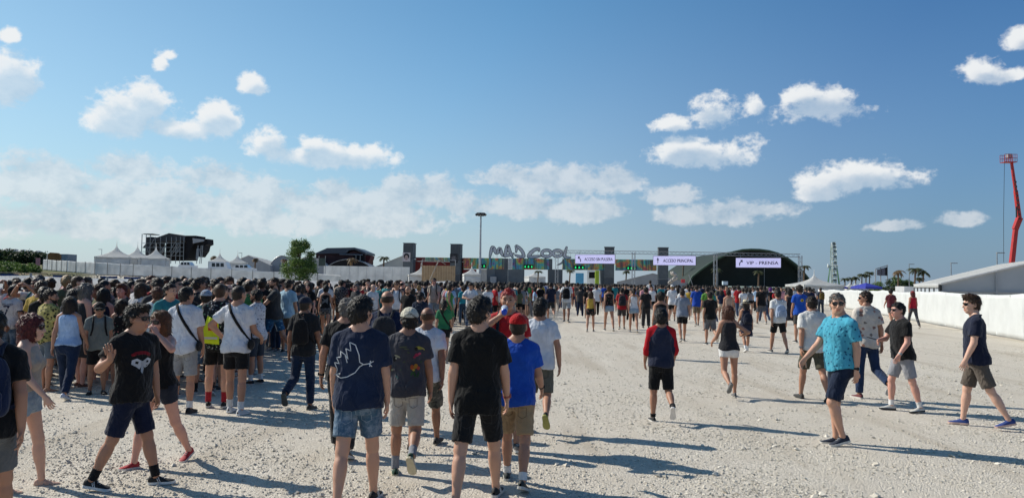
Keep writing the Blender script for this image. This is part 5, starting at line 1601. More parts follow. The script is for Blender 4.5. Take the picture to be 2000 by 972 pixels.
# ================================================================ SIGN TRUSS WITH THREE LED SIGNS
SD0, SD1, SP0, SP1 = 121.0, 107.0, 1087, 1563
sa, sb = Vector((X(SP0, SD0), SD0, 0)), Vector((X(SP1, SD1), SD1, 0))
def on_line(px):
    r = ray(px, hor(px)); dx = sb-sa; t = (r.x*sa.y - sa.x) / (dx.x - r.x*dx.y); p = sa + dx*t; return Vector((p.x, p.y, 0))
def sign_truss():
    root = empty('sign_truss', (sa.x, sa.y, gz(sa.x, sa.y))); tag(root, 'long aluminium truss on four legs carrying the lavender signs', 'truss')
    o = Vector(root.location); al = plain('aluminium', (.34, .35, .37), .4, .7, var=.1); tops = []
    for px, tp in ((1087, 491), (1237, 493), (1397, 495.5), (1563, 499)):
        p = on_line(px); z = gz(p.x, p.y); zt = CAMH + ray(px, tp).z*p.y; tops.append(Vector((p.x, p.y, zt)))
        g = Geo(); truss_geo(g, p-o+Vector((0, 0, z)), Vector((p.x, p.y, zt))-o, .42, .035, .6); g.obj('leg', al, root)
        g = Geo(); g.box(tuple(p-o+Vector((0, 0, z+.06))), (1.2, 1.2, .12)); g.obj('base_plate', G_METAL, root)
    for a, b in zip(tops[:-1], tops[1:]):
        g = Geo(); truss_geo(g, a-o, b-o, .42, .035, .6); g.obj('beam', al, root)
sign_truss()
LED = plain('led_lavender', (.60, .57, .86), .5, emit=.55, var=.01); INK = plain('sign_ink', (.012, .01, .05), .6)
def led_sign(pl, pr, t0, b0, text, label, arrow):
    a, b = on_line(pl), on_line(pr); ang = math.atan2(b.y-a.y, b.x-a.x); w = (b-a).length; c = (a+b)/2; pm = (pl+pr)/2
    zt, zb = CAMH+ray(pm, t0).z*c.y, CAMH+ray(pm, b0).z*c.y; off = Vector((math.sin(ang), -math.cos(ang), 0))*.45
    root = empty('led_sign', (c.x+off.x, c.y+off.y, zb), ang); tag(root, label, 'sign', 'lavender signs on the truss'); h = zt-zb
    g = Geo(); g.box((0, .06, h/2), (w+.1, .10, h+.1)); g.obj('housing', BLACK, root)
    cols = round(w/.75); 
    for i in range(cols):
        g = Geo(); g.box((-w/2+w*(i+.5)/cols, -.01, h/2), (w/cols-.004, .03, h)); g.obj('led_panel', LED, root)
    for s in (-1, 1):
        g = Geo(); g.tube([(s*w*.4, .25, h), (s*w*.4, .25, h+.5)], .03, 5); g.obj('hanger', G_METAL, root)
    me = text_mesh(text, h*.50, INK); xs = [v.co.x for v in me.vertices]; W = max(xs)-min(xs); tw = w*.71
    me.transform(Matrix.Translation((-w/2+w*.235-min(xs)*tw/W, -.035, h*.31)) @ Matrix.Diagonal((tw/W, 1, 1, 1)))
    # stroke weight: a second copy nudged sideways
    link('lettering', me, root)
    me2 = me.copy(); me2.transform(Matrix.Translation((.02, -.004, .012))); link('lettering', me2, root)
    g = Geo(); ax = -w/2+w*.11; s = h*.30
    if arrow == 'up': g.prism([(ax-.12*s, h*.2), (ax+.12*s, h*.2), (ax+.12*s, h*.55), (ax+.45*s, h*.52), (ax, h*.85), (ax-.45*s, h*.52), (ax-.12*s, h*.55)], -.045, -.035)
    else:
        q = -1 if arrow == 'left' else 1
        g.prism([(ax+q*p[0]*s, h*.5+p[1]*s) for p in ((-.55, -1.0), (-.25, -1.0), (-.25, -.25), (.35, .45), (.35, .05), (.65, .15), (.65, 1.0), (-.2, .95), (-.1, .72), (.15, .65), (-.55, -.15))], -.045, -.035)
    g.obj('arrow', INK, root)
led_sign(1125, 1202, 497.5, 514.5, 'ACCESO SIN PULSERA', 'lavender sign reading ACCESO SIN PULSERA with arrow up left', 'left')
led_sign(1277, 1359.5, 500.0, 517.6, 'ACCESO PRINCIPAL', 'lavender sign reading ACCESO PRINCIPAL with arrow straight up', 'up')
led_sign(1438, 1525.5, 504.0, 522.2, 'VIP - PRENSA', 'lavender sign reading VIP - PRENSA with arrow up right', 'right')

# ================================================================ FLOODLIGHT MAST
def mast():
    d = 128; x = X(937, d); z0 = gz(x, d); root = empty('floodlight_mast', (x, d, z0)); tag(root, 'tall grey mast with a ring of dark floodlights near the lettering', 'lamp'); H = Zp(937, d, 416)-z0
    g = Geo(); g.tube([(0, 0, 0), (0, 0, H*.6), (0, 0, H)], [.26, .17, .11], 10); g.obj('pole', plain('galvanised', (.38, .40, .42), .5, .5), root, True)
    g = Geo(); g.tube([(-.65, 0, H+.02), (.65, 0, H+.02)], .06, 6); g.tube([(0, -.6, H), (0, .6, H)], .06, 6); g.obj('crossarm', D_METAL, root)
    for k in range(8):
        a = math.pi/8 + k*math.pi/4; r = .72; g = Geo(); R = Matrix.Rotation(a, 3, 'Z') @ Matrix.Rotation(RAD(35), 3, 'Y'); c = (r*math.cos(a), r*math.sin(a), H-.22)
        g.box(c, (.42, .46, .30), R=R); f = g.obj('floodlight', D_METAL, root)
        g = Geo(); cc = Vector(c)+R@Vector((.215, 0, -.02)); g.box(tuple(cc), (.02, .40, .24), R=R); g.obj('lens', GLASS_D, f)
        g = Geo(); g.tube([(0, 0, H+.02), (r*math.cos(a), r*math.sin(a), H)], .035, 5); g.obj('bracket', D_METAL, root)
    g = Geo(); g.tube([(.12, -.05, 1.0), (.14, -.05, H)], .012, 4); g.obj('cable', D_METAL, root)
mast()
def street_lamp(px, d, py, label, side=1, name='street_lamp'):
    x = X(px, d); z0 = gz(x, d); root = empty(name, (x, d, z0)); tag(root, label, 'lamp', 'distant street lamps'); H = Zp(px, d, py)-z0
    g = Geo(); g.tube([(0, 0, 0), (0, 0, H)], [.10, .06], 6); g.obj('pole', G_METAL, root)
    g = Geo(); g.box((side*.45, 0, H+.03), (1.0, .28, .12)); g.obj('lamp_head', G_METAL, root)
street_lamp(1948, 100, 494, 'grey street lamp beside the red boom lift'); street_lamp(1858, 120, 514, 'grey street lamp above the left part of the big right tent')
street_lamp(197, 230, 487, 'small distant lamp left of the largest pagoda tent', -1); street_lamp(471, 230, 494, 'distant lamp above the white marquee', -1)
street_lamp(1776, 150, 516, 'thin lamp left of the twin palms on the right'); 

# ================================================================ GREEN ARCH HALL, WHEEL, RIGHT SIDE
def arch_hall():
    d = 165.0; sc = d/FPX; x0 = X(1465, d); z0 = gz(x0, d); root = empty('arch_hall', (x0, d, z0)); tag(root, 'huge dark green arched hangar tent behind the sign truss', 'hangar')
    prof = [(1336, 556), (1352, 540), (1368, 527), (1384, 516), (1400, 506), (1416, 498), (1432, 492), (1450, 488), (1467, 487), (1484, 487.5), (1502, 490), (1520, 495), (1538, 504), (1554, 516), (1568, 530), (1580, 545), (1588, 560)]
    P = [((a-1465)*sc, max(.1, Zp(a, d, b)-z0)) for a, b in prof]; P[0] = (P[0][0], 0); P[-1] = (P[-1][0], 0)
    V = []; n = len(P); deep = [0, 1.5, 12, 24, 36]
    for y in deep: V += [(p[0], y, p[1]) for p in P]
    F = [[j*n+i, j*n+i+1, (j+1)*n+i+1, (j+1)*n+i] for j in range(len(deep)-1) for i in range(n-1)]
    k = len(V); V += [(a*.975, b, c*.965) for a, b, c in V]; F2 = [[q+k for q in f[::-1]] for f in F]
    lip = [[i+1, i, i+k, i+1+k] for i in range(n-1)]
    link('vault', rawmesh('vault', V, [np.array(F+F2+lip)], [GREEN_D]), root)
    g = Geo(); g.tube([(p[0], -.1, p[1]) for p in P], .22, 6); g.obj('front_rim', GREEN_R, root, True)
    for y in (9, 18, 27):
        g = Geo(); g.tube([(p[0]*.97, y, p[1]*.96) for p in P], .15, 5); g.obj('rib', GREEN_R, root, True)
    g = Geo(); g.prism([(p[0]*.972, p[1]*.96) for p in P], 3.0, 3.2); g.obj('front_curtain', plain('curtain_black_green', (.012, .019, .016), .9, var=.3, scale=.2), root)
    for px in (1408, 1500):
        g = Geo(); a = (px-1465)*sc; g.tube([(a, 2.4, 0), (a, 2.4, 6)], .06, 5); g.obj('curtain_pole', G_METAL, root)
    g = Geo(); g.tube([((1345-1465)*sc, -.3, 4.2), ((1358-1465)*sc, -.3, .2)], .08, 5); g.obj('guy_prop', GREY_T, root)
arch_hall()
palm(1398, 150, 522, 'palm silhouetted left against the green hangar', 1.5, .1, False, 31)
palm(1481, 150, 526, 'palm standing in the middle of the green hangar front', 1.5, .1, False, 32)
palm(1570, 150, 516, 'palm at the right edge of the green hangar', 1.6, .1, False, 33)
wall_box('control_box', 'small pale blue portable tower in front of the green hangar', 1411, 1421, 549, 556, 110, plain('pale_blue_box', (.45, .55, .62), .6), 'box', .6, base=False)
canvas_fence('low pale green fence along the foot of the green hangar', [at_px(1420, 112), at_px(1575, 104)], 1.9, plain('pale_green_mesh', (.22, .27, .25), .8), .1, .02, 3.5, name='mesh_fence')

def ferris_wheel():
    d = 300.0; x = X(1628, d); z0 = gz(x, d); zt, zb = Zp(1628, d, 474)-z0, 1.2; R = (zt-zb)/2; zc = (zt+zb)/2; root = empty('ferris_wheel', (x, d, z0), RAD(-20.0)); tag(root, 'white ferris wheel seen nearly edge on at right', 'ferris wheel')
    wm = plain('wheel_white', (.62, .66, .64), .5, var=.1); gm = plain('wheel_green', (.10, .22, .11), .5); n = 36
    for sx in (-1, 1):
        g = Geo(); xx = sx*.75; g.tube([(xx, R*math.cos(2*math.pi*i/n), zc+R*math.sin(2*math.pi*i/n)) for i in range(n+1)], .10, 5); g.obj('rim', wm, root)
        g = Geo(); g.tube([(xx, R*.82*math.cos(2*math.pi*i/n), zc+R*.82*math.sin(2*math.pi*i/n)) for i in range(n+1)], .08, 5); g.obj('inner_rim', gm, root)
        for i in range(0, n, 3):
            a = 2*math.pi*i/n; g = Geo(); g.tube([(sx*.5, 0, zc), (xx, R*math.cos(a), zc+R*math.sin(a))], .05, 4); g.obj('spoke', wm, root)
        for sy in (-1, 1):
            g = Geo(); g.tube([(sx*1.2, 0, zc), (sx*2.4, sy*R*.55, 0)], .16, 6); g.obj('support_leg', gm, root)
    g = Geo(); g.tube([(-1.6, 0, zc), (1.6, 0, zc)], .35, 10); g.obj('hub', wm, root)
    g = Geo(); g.add(*uvsphere((-1.9, 0, zc), (.35, .8, .9), 12, 8)); g.obj('hub_disc', wm, root, True)
    for i in range(24):
        a = 2*math.pi*(i+.5)/24; g = Geo(); c = (.1, R*1.0*math.cos(a), zc+R*math.sin(a)-.5); g.box((c[0], c[1], c[2]-.2), (1.1, .9, .7)); g.box((c[0], c[1], c[2]+.75), (1.15, 1.0, .12)); o = g.obj('gondola', wm, root)
        g = Geo(); g.box((c[0], c[1]-.02, c[2]+.38), (.9, .7, .5)); g.obj('window', GLASS_D, o)
    g = Geo(); g.box((0, 0, .6), (5.5, 9, 1.2)); g.obj('platform', G_METAL, root)
ferris_wheel()

def canopy(px, d, w, eave_py, peak_py, label):
    x = X(px, d); z0 = gz(x, d); ze, zt = Zp(px, d, eave_py)-z0, Zp(px, d, peak_py)-z0; root = empty('blue_canopy', (x, d, z0), .3); tag(root, label, 'canopy', 'blue canopies beside the wheel'); q = w/2
    V = [(-q, -q, ze), (q, -q, ze), (q, q, ze), (-q, q, ze), (0, 0, zt), (-q, -q, ze-.3), (q, -q, ze-.3), (q, q, ze-.3), (-q, q, ze-.3)]
    link('roof', rawmesh('roof', V, [np.array([[0,1,4],[1,2,4],[2,3,4],[3,0,4]]), np.array([[5,6,1,0],[6,7,2,1],[7,8,3,2],[8,5,0,3]])], [BLUE_C], None, False), root)
    for sx, sy in ((-1,-1),(1,-1),(1,1),(-1,1)):
        g = Geo(); g.tube([(sx*q*.96, sy*q*.96, 0), (sx*q*.96, sy*q*.96, ze)], .05, 5); g.obj('leg', G_METAL, root)
    g = Geo(); g.box((-.25*w*.0, -q*.62, ze+(zt-ze)*.38), (.8, .02, .35)); 
canopy(1692, 120, 3.2, 560, 552, 'blue peaked canopy between the tiny pagodas and the screen'); canopy(1618, 140, 4.6, 560, 551, 'blue canopy half hidden behind the twin-peaked pagoda')
for k, (px, py) in enumerate(((1650, 541), (1663, 540), (1671, 538), (1683, 533), (1691, 534), (1698, 529))):
    palm(px, 200, py, 'palm %s in the row right of the ferris wheel' % ('first', 'second', 'third', 'fourth', 'fifth', 'last')[k], 1.6, .1, False, 40+k, group='row of palms right of the wheel', nf=20)
def screen_rig():
    d = 180; sc = d/FPX; x0 = X(1723, d); z0 = gz(x0, d); root = empty('screen_rig', (x0, d, z0)); tag(root, 'tall pole rig with two dark screens right of the palm row', 'screen'); q = lambda px, py: ((px-1723)*sc, Zp(px, d, py)-z0)
    for px, py in ((1710, 526), (1720, 521), (1733, 517)):
        g = Geo(); a = q(px, py); g.tube([(a[0], 0, 0), (a[0], 0, a[1])], .13, 6); g.obj('pole', GREY_T, root)
    g = Geo(); g.prism([q(1713, 526), q(1719, 525), q(1719, 538), q(1713, 537)], -.3, .1); g.obj('screen', plain('screen_grey', (.10, .10, .13), .5), root)
    g = Geo(); g.prism([q(1721, 524), q(1732, 521.5), q(1732, 538), q(1721, 538)], -.3, .1); g.obj('screen', plain('screen_grey', (.10, .10, .13), .5), root)
    g = Geo(); g.prism([q(1728, 522.5), q(1732, 521.5), q(1732, 538), q(1728, 538)], -.4, -.32); g.obj('speaker_column', BLACK, root)
    g = Geo(); a, b = q(1710, 525), q(1734, 518); g.tube([(a[0], 0, a[1]), (b[0], 0, b[1])], .12, 5); g.obj('top_beam', GREY_T, root)
screen_rig()
palm(1754, 150, 524, 'drooping palm left of the twin palms', 1.7, .1, True, 50); palm(1786, 140, 520, 'tall palm, left one of the twin palms', 1.9, .2, False, 51); palm(1802, 140, 526, 'shorter palm, right one of the twin palms', 1.8, .2, False, 52); palm(1796, 150, 540, 'short dense palm below the twin palms', 1.2, .0, False, 53)
for k, (px, py, w) in enumerate(((1741, 545, 4.2), (1752, 541, 4.5), (1763, 547, 4.5), (1772, 548, 3.5), (1782, 549, 3.5), (1715, 550, 4.0))):
    tree(px, 160, w, py, 'low green tree %s in the clump left of the big right tent' % ('second', 'third', 'fourth', 'fifth', 'last', 'first')[k], 60+k, LEAF if k % 2 else LEAF_D, 1800, .28, trunk=.25, low=.1, group='low trees left of the right tent')
wall_box('kiosk', 'small white kiosk roof left of the big right tent', 1757, 1780, 559, 566, 130, W_DIRTY, 'kiosk', 3)
# the big white tent on the right
nl, fl = Vector((X(1836, 58), 58)), Vector((X(1787, 76), 76))
gd = Vector((1, -.28)).normalized()*14.6
root_, C_, prof_ = marquee('clearspan_tent', 'large white clearspan tent behind the right canvas fence', [tuple(nl), tuple(nl+gd), tuple(fl+gd), tuple(fl)], 2.35, 4.35, W_TENT, plain('clear_grey_wall', (.40, .42, .44), .35, var=.06, scale=.3))
for k in range(7):
    v = k/6; p = C_[0].lerp(C_[3], v); g = Geo(); g.box((p.x, p.y, 1.12), (.14, .22, 2.24)); g.obj('side_post', D_METAL, root_)
for k in range(6):
    a, b = C_[0].lerp(C_[3], k/6), C_[0].lerp(C_[3], (k+1)/6); sheet('eave_scallop', [(a.x-.12, a.y, 2.0), (b.x-.12, b.y, 2.0), (b.x-.12, b.y, 2.36), (a.x-.12, a.y, 2.36)], 6, 2, W_TENT, root_, .01, k, .01)
for k in range(5):
    u = k/4*.98+.01; p = C_[0].lerp(C_[1], u); g = Geo(); hh = prof_(u)-.1; g.box((p.x, p.y-.06, hh/2), (.10, .10, hh)); g.obj('gable_post', GREY_T, root_)
g = Geo(); p, q_ = C_[0], C_[1]; g.tube([(p.x, p.y-.08, 1.75), (q_.x, q_.y-.08, 1.75)], .05, 5); g.obj('gable_rail', GREY_T, root_)
g = Geo(); pk = C_[0].lerp(C_[1], .5); g.tube([(p.x, p.y-.10, 2.30), (pk.x, pk.y-.10, 4.30), (q_.x, q_.y-.10, 2.30)], .09, 5); g.obj('gable_beam', plain('roof_edge_grey', (.45, .45, .45), .6), root_)

def boom_lift():
    d = 92.0; sc = d/FPX; x0 = X(1970, d); z0 = gz(x0, d); root = empty('boom_lift', (x0, d, z0)); tag(root, 'tall red articulated boom lift raised behind the right tent', 'boom lift'); q = lambda px, py, y=0: ((px-1970)*sc, y, Zp(px, d, py)-z0)
    g = Geo(); g.box((0, 0, 1.0), (2.4, 6, .9)); g.box((.1, -.4, 1.9), (1.6, 3, .9)); g.obj('chassis', RED_P, root)
    for sx in (-1, 1):
        for sy in (-1, 1):
            g = Geo(); g.tube([(sx*1.0, sy*2.1, .62), (sx*1.45, sy*2.1, .62)], .62, 16); g.obj('wheel', BLACK, root)
    def beam(nm, a, b, w0, w1, mat):
        a, b = Vector(a), Vector(b); t = (b-a).normalized(); u = Vector((t.z, 0, -t.x)); V = []
        for p, w in ((a, w0), (b, w1)):
            for s1, s2 in ((-1,-1),(1,-1),(1,1),(-1,1)): V.append(tuple(p + u*s1*w/2 + Vector((0, s2*w*.45, 0))))
        g = Geo(); g.add(V, [[0,1,5,4],[1,2,6,5],[2,3,7,6],[3,0,4,7],[3,2,1,0],[4,5,6,7]]); return g.obj(nm, mat, root)
    beam('lower_boom', (0, 0, 1.9), q(1986, 440), .50, .44, RED_P)
    beam('elbow', q(1984, 448), q(1993, 425), .55, .58, RED_P)
    beam('upper_boom', q(1993, 432), q(1986, 372), .42, .36, RED_P)
    beam('telescopic_boom', q(1987, 380), q(1981, 335), .29, .26, plain('red_boom_dark', (.34, .02, .018), .4))
    beam('jib', q(1981.5, 338), q(1979, 318), .26, .24, RED_P)
    g = Geo(); g.tube([q(1984, 425, -.3), q(1984, 404, -.3)], .09, 6); g.obj('hydraulic_ram', D_METAL, root)
    for k in range(9):
        g = Geo(); a = q(1990.2-k*.9, 428-k*9, -.3); g.box(a, (.2, .12, .2)); g.obj('hose_bracket', D_METAL, root)
    bk = plain('basket_red', (.30, .02, .03), .5); g = Geo(); z = q(1972, 317)[2]
    for zz in (0, .45, .9):
        for y in (-.45, .45): g.tube([q(1961, 317, y)[:2]+(z+zz,), q(1985, 317, y)[:2]+(z+zz,)], .035, 4)
    for px in (1961, 1965, 1969, 1973, 1977, 1981, 1985):
        for y in (-.45, .45): g.tube([q(px, 317, y)[:2]+(z,), q(px, 317, y)[:2]+(z+.9,)], .03, 4)
    g.box((q(1973, 317)[0], 0, z-.03), (24*sc, .95, .06)); g.obj('basket', bk, root)
    g = Geo(); g.box((q(1974, 312)[0], 0, z+.75), (.5, .4, .5)); g.obj('control_box', GREY_T, root)
    g = Geo(); g.tube([q(1965, 316), q(1962, 420), q(1961, 512)], .025, 4); g.obj('hanging_cable', D_METAL, root)
boom_lift()

# ================================================================ FAR LEFT FIELD
for k in range(11):
    px = -6 + k*9; tree(px, 265 + (k % 3)*8, 7 + (k % 4), 488 + (k % 3)*2 + k*.6, 'dark tree %s in the far row at the left horizon' % ('first', 'second', 'third', 'fourth', 'fifth', 'sixth', 'seventh', 'eighth', 'ninth', 'tenth', 'last')[k], 80+k, LEAF_D, 1500, .75, trunk=.5, low=.05, group='far row of dark trees at left')
for k, px in enumerate((12, 27, 43, 56, 72)):
    d = 300; x = X(px, d); z0 = gz(x, d); zt = Zp(px, d, 484.5+k*1.1)-z0; g = Geo(); g.lathe([(2.0*math.cos(t), zt-1.6+1.6*math.sin(t)) for t in (0, .3, .6, .9, 1.2, 1.45)]+[(.01, zt)], 16); root = empty('roof_dome', (x, d, z0)); tag(root, 'white domed roof, %s of five above the dark far trees' % ('first', 'second', 'third', 'fourth', 'fifth')[k], 'dome', 'white domes at the left horizon')
    g.obj('dome', W_TENT, root, True); g = Geo(); g.lathe([(1.9, 0), (1.9, zt-1.6)], 16); g.obj('drum', GREY_T, root, True)
for k, (px, d, w, py) in enumerate(((8, 118, 3.2, 511), (26, 122, 3.0, 513), (44, 116, 2.6, 517), (60, 126, 2.8, 515), (14, 100, 2.2, 519), (70, 120, 2.0, 519))):
    tree(px, d, w, py, 'low green bush %s on the grassy rise at far left' % ('first', 'third', 'fourth', 'fifth', 'second', 'last')[k], 100+k, LEAF, 1500, .22, name='bush', trunk=.1, low=.0, cat='bush', group='bushes on the far left rise')
def far_objects():
    d = 170; x = X(105, d); z0 = gz(x, d); root = empty('rounded_hoarding', (x, d, z0)); tag(root, 'rounded orange and black hoarding left of the grey shed', 'hoarding'); zt = Zp(105, d, 493)-z0; g = Geo()
    w = 1.35; g.prism([(-w, 0), (w, 0), (w, zt-.5), (w*.6, zt-.1), (-w*.6, zt), (-w, zt-.35)], -.3, .3); g.obj('body', plain('orange_brown', (.20, .10, .03), .7, var=.3, scale=1.4), root)
    g = Geo(); g.prism([(-w-.55, 0), (-w-.05, 0), (-w+.05, zt-.5), (-w-.2, zt-.5)], -.25, .25); g.obj('side_panel', W_DIRTY, root)
    wall_box('shed', 'flat grey shed at the left horizon', 117, 140, 496.5, 512, 190, plain('shed_grey', (.22, .27, .32), .6), 'shed', 4, 4)
    wall_box('pink_banner', 'small pink banner at the left end of the tarpaulin fence', 69, 77, 503.5, 514, 152, plain('banner_pink', (.50, .22, .24), .7), 'banner', .2)
far_objects()

def vehicle(kind, px0, px1, top_py, d, label):
    xa, xb = X(px0, d), X(px1, d); xm = (xa+xb)/2; z0 = gz(xm, d); Ln = xb-xa; H = Zp((px0+px1)/2, d, top_py)-z0-.0; root = empty('parked_' + kind, (xm, d, z0)); tag(root, label, kind)
    z0b = max(.3, H-2.0) if kind != 'car' else max(.25, H-1.3); hb = H-z0b
    prof = [(-Ln/2, z0b), (Ln/2, z0b), (Ln/2, z0b+hb*.45), (Ln*.40, z0b+hb*.5), (Ln*.30, H), (-Ln*.48, H), (-Ln/2, z0b+hb*.6)] if kind != 'car' else [(-Ln/2, z0b), (Ln/2, z0b), (Ln/2, z0b+hb*.5), (Ln*.28, z0b+hb*.56), (Ln*.12, H), (-Ln*.3, H), (-Ln*.46, z0b+hb*.56), (-Ln/2, z0b+hb*.5)]
    g = Geo(); g.prism(prof, -.9, .9); g.obj('body', plain('vehicle_white', (.72, .73, .74), .3, var=.03), root)
    for i in range(3):
        a = -Ln*.34+i*Ln*.2; g = Geo(); g.prism([(a, z0b+hb*.58), (a+Ln*.17, z0b+hb*.58), (a+Ln*.15, H-hb*.1), (a+.02, H-hb*.1)], -.92, -.905); g.obj('window', GLASS_D, root)
    for s in (-.32, .32):
        g = Geo(); g.tube([(s*Ln, -.93, .34), (s*Ln, .93, .34)], .34, 14); g.obj('wheel', BLACK, root)
vehicle('car', 352, 382, 511, 133, 'white car roof behind the tarpaulin fence, left of the van')
vehicle('van', 410, 452, 511.5, 135, 'white van behind the tarpaulin fence below the small pagodas')
vehicle('car', 456, 498, 516.5, 133, 'dark windowed pale car right of the white van')
# ================================================================ PEOPLE ONE BY ONE
def leg_ratio(legs, fem=0):
    low = 9
    for a, k, fp in legs:
        z = .91 - .43*math.cos(RAD(a)) - .405*math.cos(RAD(a-k)); f = RAD(fp); sc = .93*(.95 if fem else 1)
        for y, zz in ((-.07, -.086), (.12, -.086), (.18, -.08)): low = min(low, z + sc*(zz*math.cos(f) - y*math.sin(f)))
    return (1.75 - low) / 1.75

WALK = {'wl': ((17, 5, -4), (-17, 14, 20)), 'wr': ((-17, 14, 20), (17, 5, -4)),       # left / right foot forward
        'ul': ((-10, 52, 52), (3, 3, 0)), 'ur': ((3, 3, 0), (-10, 52, 52)),            # left / right foot lifted behind
        'st': ((2, 1, 0), (-2, 2, 0)), 'sl': ((6, 12, 0), (-2, 1, 0)), 'big': ((-20, 8, 14), (20, 4, 0)), 'bigl': ((20, 4, 0), (-20, 8, 14))}
ARMS = {'wl': ((-16, 9, 12), (18, 9, 22)), 'wr': ((18, 9, 22), (-16, 9, 12)), 'ul': ((6, 9, 16), (-8, 9, 14)), 'ur': ((-8, 9, 14), (6, 9, 16)), 'st': ((2, 9, 16), (4, 9, 18)), 'sl': ((0, 8, 20), (3, 10, 30)), 'big': ((12, 10, 16), (-16, 10, 14)), 'bigl': ((-16, 10, 14), (12, 10, 16))}
HERO = {}
TAKEN = []
def hero(key, px, fy, hy_, yaw, label, pose='st', **sp):
    s = (fy - hor(px)) / CAMH; d = FPX / s; x, y, _ = spot(px, d)
    legs = sp.pop('legs', WALK[pose]); a = ARMS[pose]
    sp.setdefault('armL', a[0]); sp.setdefault('armR', a[1])
    head_z = CAMH - (hy_ - hor(px)) / s - gz(x, y)
    extra = .028 if sp.get('hair') in ('curly', 'quiff', 'full') or sp.get('cap') else .012
    sp['H'] = (head_z - extra) / leg_ratio(legs, sp.get('fem', 0)); sp['legs'] = legs
    sp.setdefault('vox', .0115 if d < 8.5 else .014 if d < 13 else .018 if d < 20 else .024)
    sp.setdefault('seed', len(HERO)*3+1); sp.setdefault('hseed', len(HERO) % 4)
    P = new_person(sp, x, y, yaw + math.degrees(math.atan2(-x, y)) * .0, label); P['sp'] = sp; P['d'] = d
    HERO[key] = P; P['px'] = px; TAKEN.append((x, y)); return P

PK = ['top']
def bvh_of(P, key=None):
    key = key or PK[0]
    me = P[key].data; return BVHTree.FromPolygons([v.co for v in me.vertices], [p.vertices[:] for p in me.polygons])

def project(P, uv, back=True, off=.003, bvh=None):
    """(x, z) on the garment -> surface point, seen from the back (or the front)"""
    out = []
    s = -1 if back else 1; tw = RAD(P['sp'].get('twist', 0)); c, q = math.cos(tw), math.sin(tw)
    for (x, z) in uv:
        o = Vector((x, s*.6, z)); d = Vector((0, -s, 0)); o = Vector((o.x*c-o.y*q, o.x*q+o.y*c, o.z)); d = Vector((-d.y*q, d.y*c, 0))
        h = bvh.ray_cast(o, d)
        out.append(tuple((h[0] - d*off) if h[0] else o + d*.47))
    return out
def print_line(P, lines, w, color, back=True, name='print_line'):
    b = bvh_of(P); g = Geo()
    for ln in lines:
        fine = []
        for a, c in zip(ln[:-1], ln[1:]):
            for t in range(4): fine.append((a[0]+(c[0]-a[0])*t/4, a[1]+(c[1]-a[1])*t/4))
        fine.append(ln[-1]); V = []
        L_, R_ = [], []
        for i, p in enumerate(fine):
            q, r = fine[max(0, i-1)], fine[min(len(fine)-1, i+1)]; t = np.array(r)-np.array(q); t = t/(np.linalg.norm(t)+1e-9)
            L_.append((p[0]-t[1]*w/2, p[1]+t[0]*w/2)); R_.append((p[0]+t[1]*w/2, p[1]-t[0]*w/2))
        V = project(P, L_, back, .003, b) + project(P, R_, back, .003, b); n = len(fine)
        g.add(V, [[i, i+1, n+i+1, n+i] for i in range(n-1)])
    return g.obj(name, 'cloth', P[PK[0]], False, color)
def print_blob(P, polys, back=True, name='print'):
    b = bvh_of(P)
    for k, (poly, col) in enumerate(polys):
        c = np.mean(poly, 0); m = 3; V = []; n = len(poly)
        for r in range(m, 0, -1): V += project(P, [tuple(c+(np.array(p)-c)*r/m) for p in poly], back, .0035+k*.0006, b)
        V += project(P, [tuple(c)], back, .0035+k*.0006, b); g = Geo()
        F = [[r*n+i, r*n+(i+1) % n, (r+1)*n+(i+1) % n, (r+1)*n+i] for r in range(m-1) for i in range(n)]
        g.add(V, F); base = 0; g.F3.append(np.array([[(m-1)*n+i, (m-1)*n+(i+1) % n, m*n] for i in range(n)])); g.m3 += [0]*n
        g.obj(name, 'cloth', P['top'], True, col)
def print_text(P, s, width, height, cx, cz, color, back=True, bold=0):
    me = text_mesh(s, height/.7, MATS['cloth']); xs = [v.co.x for v in me.vertices]; W = max(xs)-min(xs)
    b = bvh_of(P); sg = 1 if back else -1
    bm = bmesh.new(); bm.from_mesh(me); bmesh.ops.triangulate(bm, faces=bm.faces); bmesh.ops.subdivide_edges(bm, edges=[e for e in bm.edges if e.calc_length() > .03], cuts=2); bm.to_mesh(me); bm.free()
    uv = [(cx+sg*((v.co.x-min(xs))/W-.5)*width, cz+v.co.z) for v in me.vertices]; pts = project(P, uv, back, .004, b)
    for v, p in zip(me.vertices, pts): v.co = p
    link('print_text', me, P['top'], color)
def ellipse(cx, cz, rx, rz, rot=0, n=12): return [(cx+rx*math.cos(t)*math.cos(rot)-rz*math.sin(t)*math.sin(rot), cz+rx*math.cos(t)*math.sin(rot)+rz*math.sin(t)*math.cos(rot)) for t in [2*math.pi*i/n for i in range(n)]]

